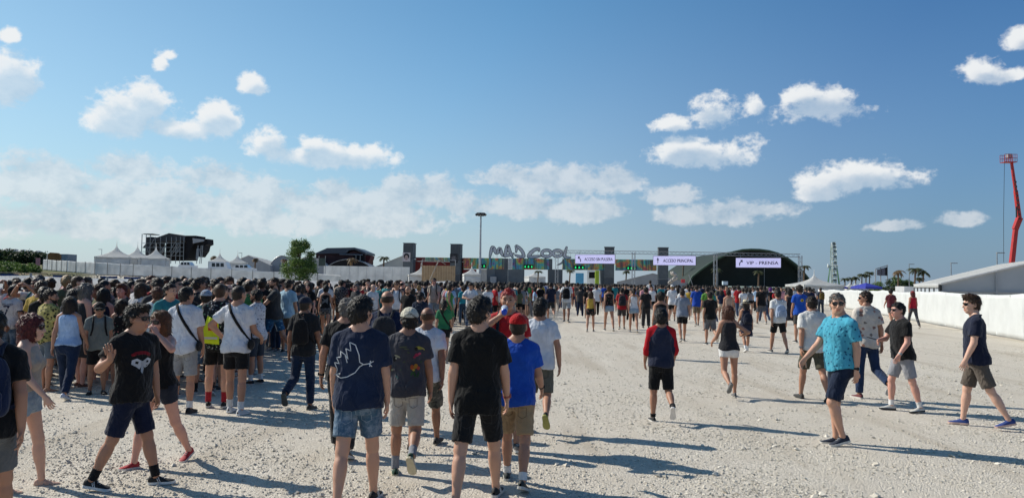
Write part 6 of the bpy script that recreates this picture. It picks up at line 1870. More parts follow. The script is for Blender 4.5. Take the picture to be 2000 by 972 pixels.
PACK = {}
def pack_mesh(kind):
    if kind in PACK: return PACK[kind]
    f = Field(); z0, z1, rx, ry = {'pack': (1.0, 1.44, .155, .085), 'small': (1.08, 1.40, .125, .06), 'sack': (.98, 1.34, .15, .07)}[kind]
    zz = np.array([z0, z0+.04, z0+.15, z1-.12, z1-.04, z1]); 
    f.loft(zz, [rx*.8, rx*.98, rx*1.03, rx*.95, rx*.75, rx*.35], [ry*.7, ry*1.05, ry*1.1, ry*.85, ry*.6, ry*.3], [-.20]*6, 0, 0, 9, k=.02, n=3.2)
    V, Q = f.mesh(.016); V = smooth(V, Q, 1); V = V + vnormals(V, Q)*(folds(V, 9, .12)*.005)[:, None]
    body = rawmesh('pack_body', V, [Q], ['cloth'])
    f = Field(); f.loft(np.array([z0+.03, z0+.06, z0+.17, z0+.21]), [rx*.6, rx*.72, rx*.72, rx*.5], [.02, .035, .03, .015], [-.20-ry*1.05]*4, 0, 0, 9, k=.02, n=3.5); V, Q = f.mesh(.014)
    pocket = rawmesh('pocket', V, [Q], ['cloth'])
    straps = []
    for s in (-1, 1):
        g = Geo(); P = [(s*.075, -.145, 1.42), (s*.088, -.09, 1.485), (s*.095, -.02, 1.500), (s*.10, .06, 1.470), (s*.105, .125, 1.38), (s*.11, .150, 1.26), (s*.135, .125, 1.14), (s*.175, .02, 1.08), (s*.16, -.12, 1.05)]
        g.tube(P, [.017]*len(P), 6); straps.append(g.mesh('strap', ['cloth'], True))
    PACK[kind] = (body, pocket, straps); return PACK[kind]
def backpack(P, kind, color, label, group=None, pocketc=None):
    r = P['root']; m = P['m'] if 'm' in P else P['bd']['m']; dz = P['dz'] if 'dz' in P else P['bd']['dz']
    o = empty('backpack', r.location + Vector((0, 0, dz*r.scale.z)), r.rotation_euler.z); k = m*r.scale.z; o.scale = (k, k, k); tag(o, label, 'backpack', group)
    tw = RAD(P.get('sp', {}).get('twist', 0)); 
    b, p, st = pack_mesh(kind); link('pack_body', b, o, color); link('pocket', p, o, pocketc or tuple(c*.8 for c in color))
    for s in st: link('strap', s, o, tuple(c*.7 for c in color))
    o.rotation_euler.z += tw
    return o
def sling(P, color, label, side=1, bag=True, zlo=.98, bagkind='hip'):
    """strap round the torso from one shoulder to the other hip, with a small bag"""
    b = bvh_of(P); m = P['bd']['m']; up = P['bd']['dz']; root = P['root']
    o = empty('sling_bag', root.location, root.rotation_euler.z); tag(o, label, 'bag')
    A, B = Vector((-side*.085*m, -.02, 1.47*m+up)), Vector((side*.20*m, 0, zlo*m+up)); C = (A+B)/2; u = (B-A).normalized(); v = Vector((0, 1, 0)); n = u.cross(v).normalized()
    pts = []
    for i in range(40):
        t = 2*math.pi*i/40; d = (u*math.cos(t)*1.25 + v*math.sin(t)).normalized(); h = b.ray_cast(C + d*.9, -d)
        p = h[0] if h[0] else C + d*.2
        pts.append(p + d*.006)
    w = .019; V = [tuple(p + n*w) for p in pts] + [tuple(p - n*w) for p in pts]; k = 40
    outv = [(p-C).normalized()*.006 for p in pts]; V += [tuple(p+n*w+q) for p, q in zip(pts, outv)] + [tuple(p-n*w+q) for p, q in zip(pts, outv)]
    F = []
    for i in range(k):
        j = (i+1) % k; F += [[2*k+i, 2*k+j, 3*k+j, 3*k+i], [i, 2*k+i, 2*k+j, j][::-1], [k+i, k+j, 3*k+j, 3*k+i][::-1]]
    link('strap', rawmesh('strap', np.array([list(q) for q in V]), [np.array(F)], ['cloth']), o, color)
    if bag:
        f = Field()
        if bagkind == 'back': f.loft(np.array([1.02, 1.06, 1.2, 1.36, 1.42])*m, np.array([.08, .13, .13, .10, .05])*m, np.array([.03, .05, .055, .045, .02])*m, [-.165*m]*5, 0, 0, 9, n=3)
        else: f.ell((side*.215*m, -.02, (zlo-.05)*m), (.035*m, .10*m, .075*m))
        V, Q = f.mesh(.014); link('bag_body', rawmesh('bag_body', V + np.array([0, 0, up], np.float32), [Q], ['cloth']), o, color)
    return o

BLK, NVY, WHT, GRY, LGR = (.010, .010, .011), (.012, .018, .042), (.68, .68, .67), (.16, .165, .175), (.36, .36, .36)
DEN, KHA, OLV, LDEN = (.05, .11, .19), (.36, .25, .14), (.10, .095, .065), (.26, .36, .46)

# ---- left foreground
P = hero('edge_man', -13, 1066, 600, 28, 'person in black t-shirt and grey shorts cut off by the left edge', 'wr', topc=BLK, botc=(.12, .125, .13), hair='short', hairc='black', skin='tan', top='tee')
backpack(P, 'pack', (.010, .018, .05), 'navy backpack on the person at the left edge', pocketc=(.012, .022, .06))
hero('bob_woman', 60, 950, 611, -78, 'person in sunglasses, beige top and pale denim shorts walking right', 'wl', fem=1, top='tank', topc=(.42, .37, .31), hem=1.0, bottom='hot', botc=LDEN, botmat='denim', hair='bob', hairc='red', shades=1, skin='pale', shoe='foot', solec=(.42, .36, .30), legs=((12, 6, 0), (-6, 3, 0)), armR=(16, 8, 26), armL=(-10, 10, 10))
P = hero('waver', 266, 946, 590, -82, 'person in black t-shirt with red and white print raising his hand', 'st', top='tee', topc=BLK, bottom='kneeshorts', botc=(.010, .015, .038), hair='quiff', hairc='black', shades=1, skin='tan', twist=-42, hy=26, legs=((16, 3, -2), (-17, 7, 9)), splay=2, toe=4,
     armR=('ik', (.42, -.06, 1.27), (.5, -.5, -1)), armL=(-4, 10, 14), handR={'d': (.15, -.1, 1), 'n': (1, -.1, 0), 't': (0, .8, .2), 'curl': 8}, shoe='logo', shoec=BLK, solec=(.75, .75, .74), sock=BLK, fat=1.08)
m_ = P['bd']['m']; u_ = P['bd']['dz']
Q_ = lambda *p: [(x*.01, z*.01 + 1.20*m_ + u_) for x, z in p]
print_blob(P, [(Q_((-8, 9), (-4, 11), (1, 11.6), (6, 11), (9.5, 9), (9, 7), (4, 8.4), (0, 8.6), (-4, 8.2), (-8, 6.6)), (.20, .012, .02)), (Q_((-9, 4), (-5, 5.6), (-1, 3.2), (0, 0), (-2, -3), (-5, -2), (-8, 0.6)), (.50, .51, .53)), (Q_((1, 3.2), (5, 5.4), (9, 4), (9.5, .5), (6, -1.6), (3, -4), (0.6, -1)), (.55, .56, .58)), (Q_((-1, 3), (1.4, 3), (1.8, -6), (.4, -8), (-1, -4)), (.42, .43, .45)), (Q_((-6.5, 3), (-4, 3.4), (-3.2, 1.4), (-5.6, 1)), BLK), (Q_((3.6, 2.6), (6.4, 3), (6.6, 1), (4.2, .4)), BLK), (Q_((-6, -.4), (-3, -.6), (-3.4, -1.6)), BLK)], back=False)
hero('red_shoes', 320, 905, 604, 160, 'person in black top and red shoes shading her face with one hand', 'wr', fem=1, top='vest', topc=BLK, bottom='hot', botc=(.02, .025, .04), leg=.42, hair='long', hairc='ginger', shades=1, skin='pink', shoec=(.42, .018, .025), solec=(.7, .66, .62), armL=('ik', (-.14, .20, 1.50), (-1, .1, -.7)), handL={'curl': 30, 'd': (.4, .3, .9), 'n': (.9, -.2, -.3)})
hero('england', 25, 715, 557, -8, 'person in white football shirt reading ENGLAND 7 at far left', 'st', topc=WHT, bottom='jeans', botc=DEN, botmat='denim', cap=(.012, .012, .016), hair='crop', skin='fair', fat=1.12)
P = HERO['england']; m_ = P['bd']['m']; u_ = P['bd']['dz']
print_text(P, 'ENGLAND', .24, .042, 0, 1.345*m_+u_, (.012, .018, .06)); print_text(P, '7', .15, .21, 0, 1.115*m_+u_, (.012, .018, .06))
for s in (-1, 1):
    a = P['bd']['arms'][s]; g = Geo(); c = a['S']+a['d1']*.175*m_+P['bd']['up']; g.tube([tuple(c), tuple(c+a['d1']*.022)], .083*m_, 14); g.obj('sleeve_band', 'cloth', P['top'], True, (.012, .018, .05))
hero('yellow_floral', 98, 762, 563, -25, 'person in yellow and black floral shirt and slate shorts', 'st', top='shirt', topmat='floral_yellow', topc=(.42, .36, .12), bottom='shorts', botc=(.12, .15, .18), hair='short', hairc='dark', beard=1, skin='tan', hy=-45, shoe='foot', solec=(.12, .07, .04))
hero('blue_top', 138, 776, 578, 6, 'person in light blue sleeveless top and dark jeans seen from behind', 'wl', fem=1, top='vest', topc=(.34, .48, .70), hem=.93, bottom='jeans', botc=(.010, .022, .055), botmat='cloth', hair='long', hairc='dark', skin='tan', fat=1.12, shoec=(.55, .6, .72), solec=(.75, .74, .73))
P = hero('grey_polo', 197, 767, 587, -150, 'person in grey polo, black cap and sunglasses facing the camera', 'sl', top='polo', topc=(.17, .19, .18), botc=BLK, cap=BLK, shades=1, hair='short', hairc='dark', skin='olive', shoec=BLK, solec=(.02, .02, .02), fat=1.05)
backpack(P, 'pack', BLK, 'black backpack on the person in grey polo and cap')
hero('floral_dress', 240, 752, 583, 8, 'person in black floral dress standing in the left queue', 'st', fem=1, top='dress', topmat='floral_black', topc=(.012, .012, .013), hair='longwavy', hairc='dark', skin='tan', fat=1.05, shoe='foot', solec=(.1, .05, .03))
P = hero('white_sling', 364, 803, 559, 4, 'person in untucked white shirt with black sling strap and pale grey shorts', 'st', top='shirt', topc=(.64, .66, .70), bottom='kneeshorts', botc=(.30, .305, .31), hair='short', hairc='black', hy=-28, skin='tan', shoec=BLK, solec=(.03, .03, .03), sock=WHT, sockh=.09)
sling(P, BLK, 'black sling bag on the person in the untucked white shirt', 1)
hero('teal_cap', 404, 768, 563, 25, 'person in teal t-shirt, denim shorts and pale blue cap', 'wl', topc=(.16, .27, .25), botc=DEN, botmat='denim', leg=.9, cap=(.26, .32, .42), hair='short', skin='tan', shoec=BLK, sock=BLK)
P = hero('dark_floral', 430, 792, 552, 10, 'person in dark floral shirt, black shorts and red socks', 'st', top='shirt', topmat='floral_dark', topc=(.012, .014, .022), botc=BLK, hair='crop', hairc='brown', skin='fair', shoec=BLK, sock=(.35, .02, .03), sockh=.14, leg=.72)
def vest():
    P = HERO['dark_floral']; r = P['root'].location; o = empty('safety_vest', (r.x-.04, r.y-.24, .98)); tag(o, 'yellow high visibility vest hanging at the dark floral shirt', 'vest')
    sheet('cloth', [(-.14, 0, -.05), (.15, -.02, -.07), (.12, 0, .30), (-.04, .03, .33)], 10, 10, plain('hivis_yellow', (.62, .78, .02), .7, emit=0), o, .02, 5, .01)
    g = Geo(); g.box((.06, -.035, .18), (.12, .012, .11)); g.obj('red_label', plain('hivis_red', (.55, .05, .03), .7), o)
    g = Geo(); g.box((.0, -.032, .02), (.25, .012, .03)); g.obj('reflective_band', plain('reflect_grey', (.5, .52, .5), .4), o)
vest()
P = hero('white_tee_sling', 466, 805, 556, -4, 'person in white t-shirt with black cross-body strap, hand on hip', 'st', topc=(.66, .67, .70), botc=BLK, leg=.70, hair='crop', hairc='dark', skin='tan', hy=-20, shoec=(.62, .62, .62), solec=(.75, .75, .75), sock=WHT, legs=((10, 6, 0), (-4, 2, 0)), armL=('ik', (-.21, .05, 1.02), (-1, -.25, .1)), armR=(12, 12, 55))
sling(P, BLK, 'black cross-body bag on the person with hand on hip', 1, zlo=1.0)
hero('white_floral', 504, 748, 564, 75, 'person in dark glasses and white patterned shirt facing left', 'st', top='shirt', topmat='floral_white', topc=(.55, .56, .6), bottom='kneeshorts', botc=(.035, .045, .06), hair='short', hairc='black', beard=1, shades=1, skin='olive', armL=(15, 6, 70), armR=(15, 6, 60), shoec=BLK, sock=WHT)
P = hero('grey_tee_left', 538, 694, 541, 78, 'person in charcoal t-shirt and blue printed shorts looking left', 'wl', topc=(.035, .037, .04), botmat='print_blue', botc=(.02, .09, .19), hair='short', hairc='dark', skin='tan', twist=28, hy=20, legs=((20, 6, 0), (-20, 20, 26)), armL=('ik', (-.08, .24, 1.16), (-1, -.2, -.5)), armR=('ik', (.12, .24, 1.30), (.8, -.2, -.6)), shoec=(.07, .07, .075), solec=(.3, .3, .3), beard=1)
hero('light_blue_tee', 563, 688, 545, -20, 'person in pale blue t-shirt behind the charcoal t-shirt person', 'st', topc=(.34, .50, .60), botc=(.2, .14, .10), hair='short', skin='tan')
hero('slate_tee', 583, 676, 556, 15, 'person in slate grey t-shirt standing left of the navy cap', 'st', topc=(.07, .085, .11), botc=(.05, .05, .06), hair='short', skin='tan')
P = hero('navy_cap', 597, 797, 576, -6, 'person in dark polo, navy cap and jeans walking away', 'ul', top='polo', topc=(.018, .019, .021), bottom='jeans', botc=(.012, .024, .055), cap=(.012, .018, .035), hair='crop', hairc='dark', skin='brown', shoec=(.02, .02, .022), solec=(.10, .10, .09), armL=(-8, 10, 12), armR=(4, 12, 14), hy=-15)
sling(P, BLK, 'black body bag across the back of the navy cap person', 1, True, 1.0, 'back')
P = hero('print_back_woman', 637, 656, 556, 0, 'person in black top with grey back print and patterned shorts', 'wl', fem=1, top='vest', topc=BLK, bottom='hot', botmat='zigzag', botc=(.04, .04, .045), hair='full', hairc='black', skin='tan', hem=.98)
m_ = P['bd']['m']; u_ = P['bd']['dz']; print_blob(P, [([(-.09, 1.12*m_+u_), (.09, 1.12*m_+u_), (.10, 1.36*m_+u_), (-.10, 1.36*m_+u_)], (.16, .17, .18))])
hero('zigzag_man', 667, 640, 546, 0, 'person in grey zigzag patterned shirt seen from behind in the queue', 'st', top='shirt', topmat='zigzag', topc=(.03, .03, .033), botc=BLK, hair='short', skin='olive')

# ---- centre foreground
hero('grey_hair_black', 678, 884, 580, 0, 'person in black t-shirt and dark trousers behind the dove t-shirt', 'wl', topc=BLK, bottom='trousers', botc=(.022, .023, .026), hair='short', hairc='grey', skin='tan', watchL=BLK, armL=(-6, 14, 12), shoec=(.10, .10, .09), fat=1.1)
P = hero('bald_backpack', 757, 832, 566, 0, 'person in navy t-shirt wearing a large black backpack, centre left', 'wr', topc=(.014, .024, .06), botc=(.05, .05, .055), hair='bald', hairc='dark', skin='tan', fat=1.18)
backpack(P, 'pack', (.032, .034, .038), 'large black backpack between the dove t-shirt and the cream cap', pocketc=(.055, .057, .06))
P = hero('dove', 706, 982, 576, 2, 'person in navy t-shirt with white dove outline and denim shorts', 'st', topc=(.014, .024, .055), botc=(.05, .12, .20), botmat='denim', leg=.74, hair='full', hairc='black', skin='fair', fat=1.12, hy=-28, legs=((-15, 8, 12), (15, 4, -2)), armL=(6, 8, 12), armR=(2, 9, 10), shoe='stripes', shoec=BLK, solec=(.7, .7, .68), sleeve=.78)
m_ = P['bd']['m']; u_ = P['bd']['dz']; D = lambda pts: [(-.20+p[0]*.30, m_*1.10+u_+p[1]*.30) for p in pts]
print_line(P, [D([(.05, .05), (.10, .20), (.02, .38), (.16, .36), (.08, .52), (.22, .55), (.20, .70), (.34, .62), (.42, .50), (.36, .78), (.50, .72), (.46, .95), (.62, .88), (.72, .62), (.74, .42), (.84, .36), (.74, .30), (.62, .14), (.40, .02), (.22, -.02), (.05, .05)]), D([(.84, .36), (.98, .38), (1.10, .44)]), D([(.98, .38), (1.06, .30)]), D([(1.02, .46), (1.0, .30)]), D([(.34, .62), (.40, .40)]), D([(.05, .05), (.20, .10)])], .0075, (.62, .64, .66), name='dove_print')
hero('white_tee_bald', 836, 868, 598, -4, 'person in white t-shirt and camouflage shorts', 'wr', topc=(.62, .65, .70), bottom='cargo', botmat='camo', botc=(.085, .085, .07), hair='bald', hairc='brown', skin='brown', shoec=(.03, .03, .032), solec=(.03, .03, .03))
P = hero('toucan', 800, 924, 596, 0, 'person in dark toucan print t-shirt, cream cap and beige shorts', 'ur', topc=(.058, .058, .07), botc=(.44, .42, .385), leg=.90, cap=(.60, .57, .46), capback=False, hair='short', hairc='black', skin='olive', sock=(.22, .23, .26), sockh=.16, shoe='stripes', shoec=(.015, .06, .035), solec=(.55, .50, .36), hy=18, armL=(-4, 9, 14), armR=(4, 11, 12), fat=1.03)
m_ = P['bd']['m']; u_ = P['bd']['dz']; E = lambda x, z, rx, rz, rot=0: ellipse(x, m_*z+u_, rx, rz, rot)
print_blob(P, [(E(.115, 1.345, .034, .014, -.25), (.36, .32, .05)), (E(.150, 1.335, .020, .007, -.7), (.42, .36, .12)), (E(.090, 1.335, .014, .018, 0), (.02, .02, .02)), (E(.095, 1.272, .020, .015, .3), (.34, .03, .07)), (E(.120, 1.285, .014, .012), (.40, .07, .12)), (E(.075, 1.250, .012, .010), (.30, .04, .08)), (E(-.085, 1.255, .032, .010, -.35), (.30, .29, .20)), (E(-.115, 1.225, .014, .024), (.015, .015, .017)), (E(-.098, 1.235, .009, .010), (.4, .38, .3)), (E(.055, 1.145, .017, .024, .1), (.40, .09, .03)), (E(.088, 1.155, .020, .024, -.2), (.40, .19, .03)), (E(.112, 1.135, .014, .018), (.38, .07, .05)), (E(.070, 1.118, .012, .010), (.42, .33, .05)), (E(.080, 1.075, .010, .028, .3), (.035, .08, .03)), (E(.110, 1.070, .009, .026, -.25), (.03, .07, .03)), (E(.055, 1.080, .008, .022, -.5), (.04, .09, .035)), (E(-.09, 1.05, .010, .010, .4), (.03, .10, .11)), (E(-.075, 1.035, .012, .006, .9), (.04, .11, .10)), (E(-.03, 1.355, .040, .006, .1), (.12, .13, .07)), (E(.0, 1.335, .030, .005, -.15), (.10, .12, .06)), (E(-.14, 1.11, .018, .007, .7), (.06, .08, .05)), (E(-.02, 1.20, .016, .006, .5), (.07, .09, .05)), (E(.02, 1.30, .014, .006, -.5), (.09, .10, .05)), (E(-.05, 1.12, .012, .006, .2), (.08, .10, .06)), (E(.135, 1.20, .012, .006, 1.1), (.05, .09, .04))], name='toucan_print')
hero('black_tee', 938, 978, 576, -3, 'person in long black t-shirt and black shorts in the centre foreground', 'st', top='loose', topc=(.008, .008, .008), hem=.80, botc=(.012, .012, .013), leg=.86, hair='full', hairc='black', skin='fair', legs=((-17, 6, 10), (19, 4, -2)), splay=6, armL=(-8, 10, 14), armR=(8, 11, 14), hy=-32, shoe='stripes', shoec=BLK, watchR=(.35, .10, .08))
P = hero('red_cap', 1012, 942, 608, -8, 'person in royal blue t-shirt, red cap and khaki shorts', 'wl', topc=(.012, .075, .42), botc=KHA, leg=.88, cap=(.42, .010, .012), capback=False, hair='crop', hairc='dark', skin='tan', armR=(16, 10, 34), watchR=BLK, lean=5, shoec=(.02, .03, .03), solec=(.5, .5, .48), sock=WHT, sockh=.07)
hero('white_tee', 1056, 840, 581, -5, 'person in white t-shirt and olive grey shorts lifting right foot', 'ur', topc=(.66, .69, .74), botc=(.13, .125, .10), leg=.92, hair='full', hairc='black', skin='tan', hy=-10, shoec=(.02, .022, .022), solec=(.3, .3, .08), armR=(-4, 15, 10), fat=1.08)
P = hero('drinker', 993, 872, 562, 178, 'person in red t-shirt facing us, drinking from a blue cup', 'st', topc=(.42, .015, .02), botc=(.06, .06, .07), hair='mohawk', hairc='redbright', skin='tan', armR=('ik', (.075, .25, 1.46), (.9, .3, -.7)), handR={'d': (-.35, .2, .6), 'n': (-.6, -.5, 0), 'curl': 42}, beard=0)
backpack(P, 'pack', (.012, .018, .04), 'navy backpack straps over the red t-shirt of the drinking person')
def cup():
    r = HERO['drinker']; o = r['root']; w = r['bd']['arms'][1]['W'] + r['bd']['up']; p = o.matrix_basis @ Vector(w + np.array([-.05, .055, .065])); e = empty('cup', p, o.rotation_euler.z); tag(e, 'blue bottomed plastic cup held to the mouth', 'cup')
    g = Geo(); g.lathe([(.0, -.06), (.030, -.06), (.040, .06), (.037, .06), (.028, -.055)], 14); c = g.obj('wall', plain('cup_clear', (.45, .5, .6), .2), e, True); g = Geo(); g.lathe([(0, -.064), (.0305, -.064), (.033, -.02)], 14); g.obj('blue_base', plain('cup_blue', (.02, .07, .48), .3), e, True)
    e.rotation_euler = (RAD(70), 0, o.rotation_euler.z)
cup()

# ---- middle distance, centre
P = hero('green_top', 868, 706, 585, -4, 'person in green top and black shorts carrying a black bag', 'wl', fem=1, top='tee', topc=(.03, .17, .075), bottom='hot', leg=.5, botc=BLK, hair='pony', hairc='black', skin='tan', shoec=(.25, .1, .06), hem=.95)
sling(P, BLK, 'black shoulder bag on the person in green', 1, True, .98)
hero('white_shirt_phone', 920, 640, 551, 176, 'person in open white shirt and jeans looking down at his hands', 'wr', top='shirt', topc=(.66, .67, .69), bottom='jeans', botc=(.03, .06, .12), botmat='denim', hair='full', hairc='dark', skin='tan', hp=-18, armL=('ik', (-.10, .28, 1.16), (-1, -.2, -.6)), armR=('ik', (.10, .28, 1.16), (1, -.2, -.6)))
hero('teal_woman', 905, 634, 557, 30, 'person in turquoise top and jeans beside the white shirt person', 'st', fem=1, topc=(.03, .30, .36), bottom='jeans', botc=(.03, .07, .13), hair='pony', hairc='brown', skin='tan', hem=.95)
P = hero('beige_facing', 848, 634, 542, 175, 'person in beige t-shirt and pale denim shorts walking towards us', 'wr', topc=(.47, .38, .31), botc=LDEN, botmat='denim', hair='short', hairc='dark', shades=1, skin='pink', shoec=WHT)
backpack(P, 'pack', BLK, 'black backpack straps on the person in beige')
P = hero('white_tank_facing', 776, 662, 547, 172, 'person in white tank top and sunglasses facing us', 'st', top='vest', topc=(.66, .67, .7), botc=(.1, .1, .12), hair='short', hairc='brown', shades=1, skin='tan')
backpack(P, 'pack', (.01, .012, .02), 'dark backpack on the white tank top person')
hero('black_bald_facing', 798, 668, 558, 165, 'person in black t-shirt facing us near the white tank top', 'st', topc=BLK, botc=(.05, .05, .05), hair='bald', hairc='brown', skin='tan', beard=1)
P = hero('navy_pack', 821, 684, 571, -5, 'person in navy t-shirt with slate backpack left of the green top', 'wl', topc=(.015, .025, .05), botc=(.05, .055, .06), hair='short', hairc='black', skin='tan')
backpack(P, 'small', (.02, .03, .05), 'slate backpack just left of the person in green')

# ---- right foreground
hero('raglan', 1292, 821, 600, -2, 'person in red and navy raglan shirt with black shorts', 'ur', top='raglan', topc=(.020, .026, .052), bottom='kneeshorts', botc=(.009, .009, .010), leg=.95, hair='full', hairc='black', skin='olive', shoec=BLK, solec=(.72, .70, .68), sock=BLK, sockh=.04, armL=(-6, 13, 42), armR=(-4, 12, 52), fat=1.05, hem=.86)
hero('long_hair', 1424, 772, 596, 2, 'person in long black tank top and white shorts, one hand raised', 'ul', fem=1, top='tank', topc=(.022, .022, .026), hem=.90, bottom='hot', botc=(.70, .69, .68), hair='longwavy', hairc='auburn', skin='tan', shoec=(.13, .13, .135), solec=(.16, .16, .16), armL=(10, 18, 55), armR=('ik', (.27, .12, 1.17), (1, -.5, -.8)), handR={'d': (0, .1, 1), 'curl': 45}, fat=1.04, lean=4)
hero('white_shirt_olive', 1587, 779, 577, 2, 'person in short sleeved white shirt and olive cargo shorts', 'wl', top='shirt', topc=(.64, .63, .60), bottom='cargo', botc=(.085, .08, .055), leg=.88, hair='short', hairc='dark', skin='tan', shoec=(.03, .03, .03), solec=(.04, .04, .04), fat=1.12, watchL=(.25, .25, .25), lean=3)
hero('cyan_shirt', 1641, 866, 571, 92, 'person in bright turquoise patterned shirt and sunglasses looking at us', 'st', top='shirt', topmat='floral_cyan', topc=(.065, .35, .48), bottom='shorts', botc=(.010, .018, .042), leg=.93, hair='short', hairc='grey', shades=1, skin='fair', twist=18, hy=52, legs=((20, 38, 14), (2, 2, 0)), splay=1, toe=3, armL=(-9, 9, 14), armR=(26, 8, 22), watchL=BLK, shoec=(.012, .018, .035), solec=(.62, .6, .56), shoe='plain', fat=1.10, hem=.87)
hero('cream_shirt', 1692, 776, 567, 6, 'person in cream printed shirt, jeans and sunglasses looking left', 'ur', top='shirt', topmat='floral_cream', topc=(.56, .51, .45), bottom='jeans', botc=(.016, .034, .085), botmat='cloth', hair='short', hairc='dark', shades=1, skin='tan', hy=62, shoec=(.12, .016, .02), solec=(.6, .58, .55), armR=(-6, 14, 10), fat=1.04)
P = hero('phone_man', 1762, 800, 589, 86, 'person in black t-shirt and grey shorts striding left with a phone', 'st', topc=BLK, bottom='shorts', botc=(.28, .285, .31), leg=.86, hair='short', hairc='black', shades=1, skin='pink', legs=((-14, 2, 4), (18, 18, -2)), lean=5, twist=10, armL=(4, 8, 34), armR=('ik', (.06, .34, 1.14), (.9, -.5, -.5)), watchL=(.4, .4, .4), shoec=(.55, .54, .50), solec=(.03, .03, .03), sock=WHT, sockh=.08, fat=1.08)
def phone():
    r = HERO['phone_man']; o = r['root']; w = r['bd']['arms'][1]['W'] + r['bd']['up']; p = o.matrix_basis @ Vector(w + np.array([-.02, .11, .02])); e = empty('phone', p, o.rotation_euler.z); tag(e, 'black phone held by the person striding left', 'phone')
    g = Geo(); g.box((0, 0, 0), (.075, .15, .010), R=Matrix.Rotation(RAD(15), 3, 'X')); g.obj('case', 'black_plastic', e); g = Geo(); g.box((0, -.001, .0065), (.068, .138, .002), R=Matrix.Rotation(RAD(15), 3, 'X')); g.obj('screen', GLASS_D, e)
phone()
hero('navy_polo', 1905, 830, 573, 66, 'person in navy polo, brown cargo shorts and blue trainers at right', 'st', top='polo', topc=(.010, .014, .034), bottom='cargo', botc=(.105, .085, .07), leg=.9, hair='quiff', hairc='brown', shades=1, skin='pale', legs=((-20, 9, 14), (13, 6, 0)), armL=(8, 8, 16), armR=(-6, 8, 10), shoec=(.02, .05, .22), solec=(.6, .42, .36), hy=18, lean=3)

# ---- right middle distance
hero('maroon', 1740, 632, 564, -4, 'person in maroon t-shirt and grey shorts by the right fence', 'wr', topc=(.11, .022, .03), botc=(.11, .10, .09), hair='curly', hairc='black', skin='tan', fat=1.05)
hero('red_top', 1783, 640, 567, 0, 'person in red top and patterned leggings by the right fence', 'wl', fem=1, top='vest', topc=(.36, .012, .03), bottom='leggings', botmat='floral_white', botc=(.05, .05, .055), hair='bob', hairc='red', cap=(.42, .02, .025), skin='tan', armL=(-14, 16, 10), armR=(14, 16, 10), hem=.95)
P = hero('drawstring', 1520, 688, 565, 3, 'person in white t-shirt and black shorts with pale blue drawstring bag', 'wl', topc=(.66, .66, .65), botc=BLK, hair='short', hairc='black', skin='tan', shoec=(.08, .08, .08))
backpack(P, 'sack', (.36, .44, .58), 'pale blue drawstring bag on the white t-shirt at right')
P = hero('straw_hat', 1457, 686, 586, 2, 'person in straw hat and navy top carrying a navy backpack', 'wr', fem=1, top='vest', topc=(.014, .018, .038), bottom='skirt', botc=(.02, .024, .045), hair='bob', hairc='dark', hat=(.62, .55, .40), skin='tan', shoec=WHT, sock=WHT, sockh=.1)
backpack(P, 'sack', (.014, .018, .035), 'navy backpack below the straw hat')
hero('plaid_shorts', 1387, 672, 569, 3, 'person in black t-shirt and grey checked shorts', 'ur', topc=BLK, botmat='plaid', botc=(.20, .20, .21), leg=.95, hair='short', hairc='dark', skin='tan', fat=1.08)
hero('greyblue_tee', 1333, 666, 564, 0, 'person in blue grey t-shirt and short black shorts', 'wr', topc=(.24, .27, .33), botc=BLK, leg=.7, hair='short', hairc='dark', skin='tan', watchL=BLK, fat=1.05)
hero('black_vest_woman', 1291, 700, 569, 0, 'person in sleeveless black top behind the red raglan shirt', 'st', fem=1, top='vest', topc=BLK, bottom='trousers', botc=BLK, hair='curly', hairc='black', skin='tan')
hero('white_tank_woman', 1238, 648, 562, -6, 'person in white tank top and pale denim shorts', 'wl', fem=1, top='tank', topc=(.60, .60, .62), hem=.97, bottom='hot', botc=LDEN, botmat='denim', hair='pony', hairc='dark', skin='tan', shoec=(.3, .3, .3))
P = hero('red_pack', 1215, 642, 561, -4, 'person in red t-shirt with dark backpack near the white tank person', 'wr', topc=(.38, .02, .025), botc=(.05, .045, .045), hair='short', hairc='black', skin='tan')
backpack(P, 'pack', (.03, .03, .035), 'dark grey backpack on the red t-shirt near centre right')
hero('black_trousers', 1262, 640, 560, 4, 'person in dark top and dark trousers right of the white tank person', 'st', topc=(.02, .02, .02), bottom='trousers', botc=(.03, .03, .033), hair='curly', hairc='black', skin='tan')
hero('floral_shorts', 1154, 647, 568, -8, 'person in mustard yellow top and black floral shorts', 'wr', fem=1, top='tank', topc=(.48, .32, .06), hem=1.0, bottom='hot', leg=.45, botmat='floral_black', botc=BLK, hair='long', hairc='brown', skin='tan')
hero('floral_tank', 1190, 645, 557, 2, 'person in black floral top and light denim shorts', 'wl', fem=1, top='vest', topmat='floral_black', topc=BLK, hem=.98, bottom='hot', botc=LDEN, botmat='denim', hair='curly', hairc='brown', skin='tan')
P = hero('white_tee_pack', 1107, 628, 547, -10, 'person in white t-shirt and pale shorts with black backpack', 'bigl', topc=(.66, .66, .66), botc=(.36, .38, .40), hair='short', hairc='black', skin='brown', armL=(-20, 14, 10))
backpack(P, 'pack', BLK, 'black backpack on the striding white t-shirt person')
hero('navy_walker', 1076, 626, 551, 5, 'person in navy t-shirt and dark shorts walking below the lettering', 'ur', topc=(.013, .018, .04), botc=(.035, .04, .04), hair='short', hairc='black', skin='tan')
P = hero('smiley_blue', 1562, 668, 556, 2, 'person in bright blue t-shirt with yellow back badge', 'st', topc=(.012, .075, .40), botc=(.06, .055, .05), hair='curly', hairc='dark', skin='tan', fat=1.05)
m_ = P['bd']['m']; u_ = P['bd']['dz']; print_blob(P, [(ellipse(.02, 1.30*m_+u_, .055, .05), (.5, .36, .02)), (ellipse(.02, 1.295*m_+u_, .028, .022), (.05, .04, .02))])
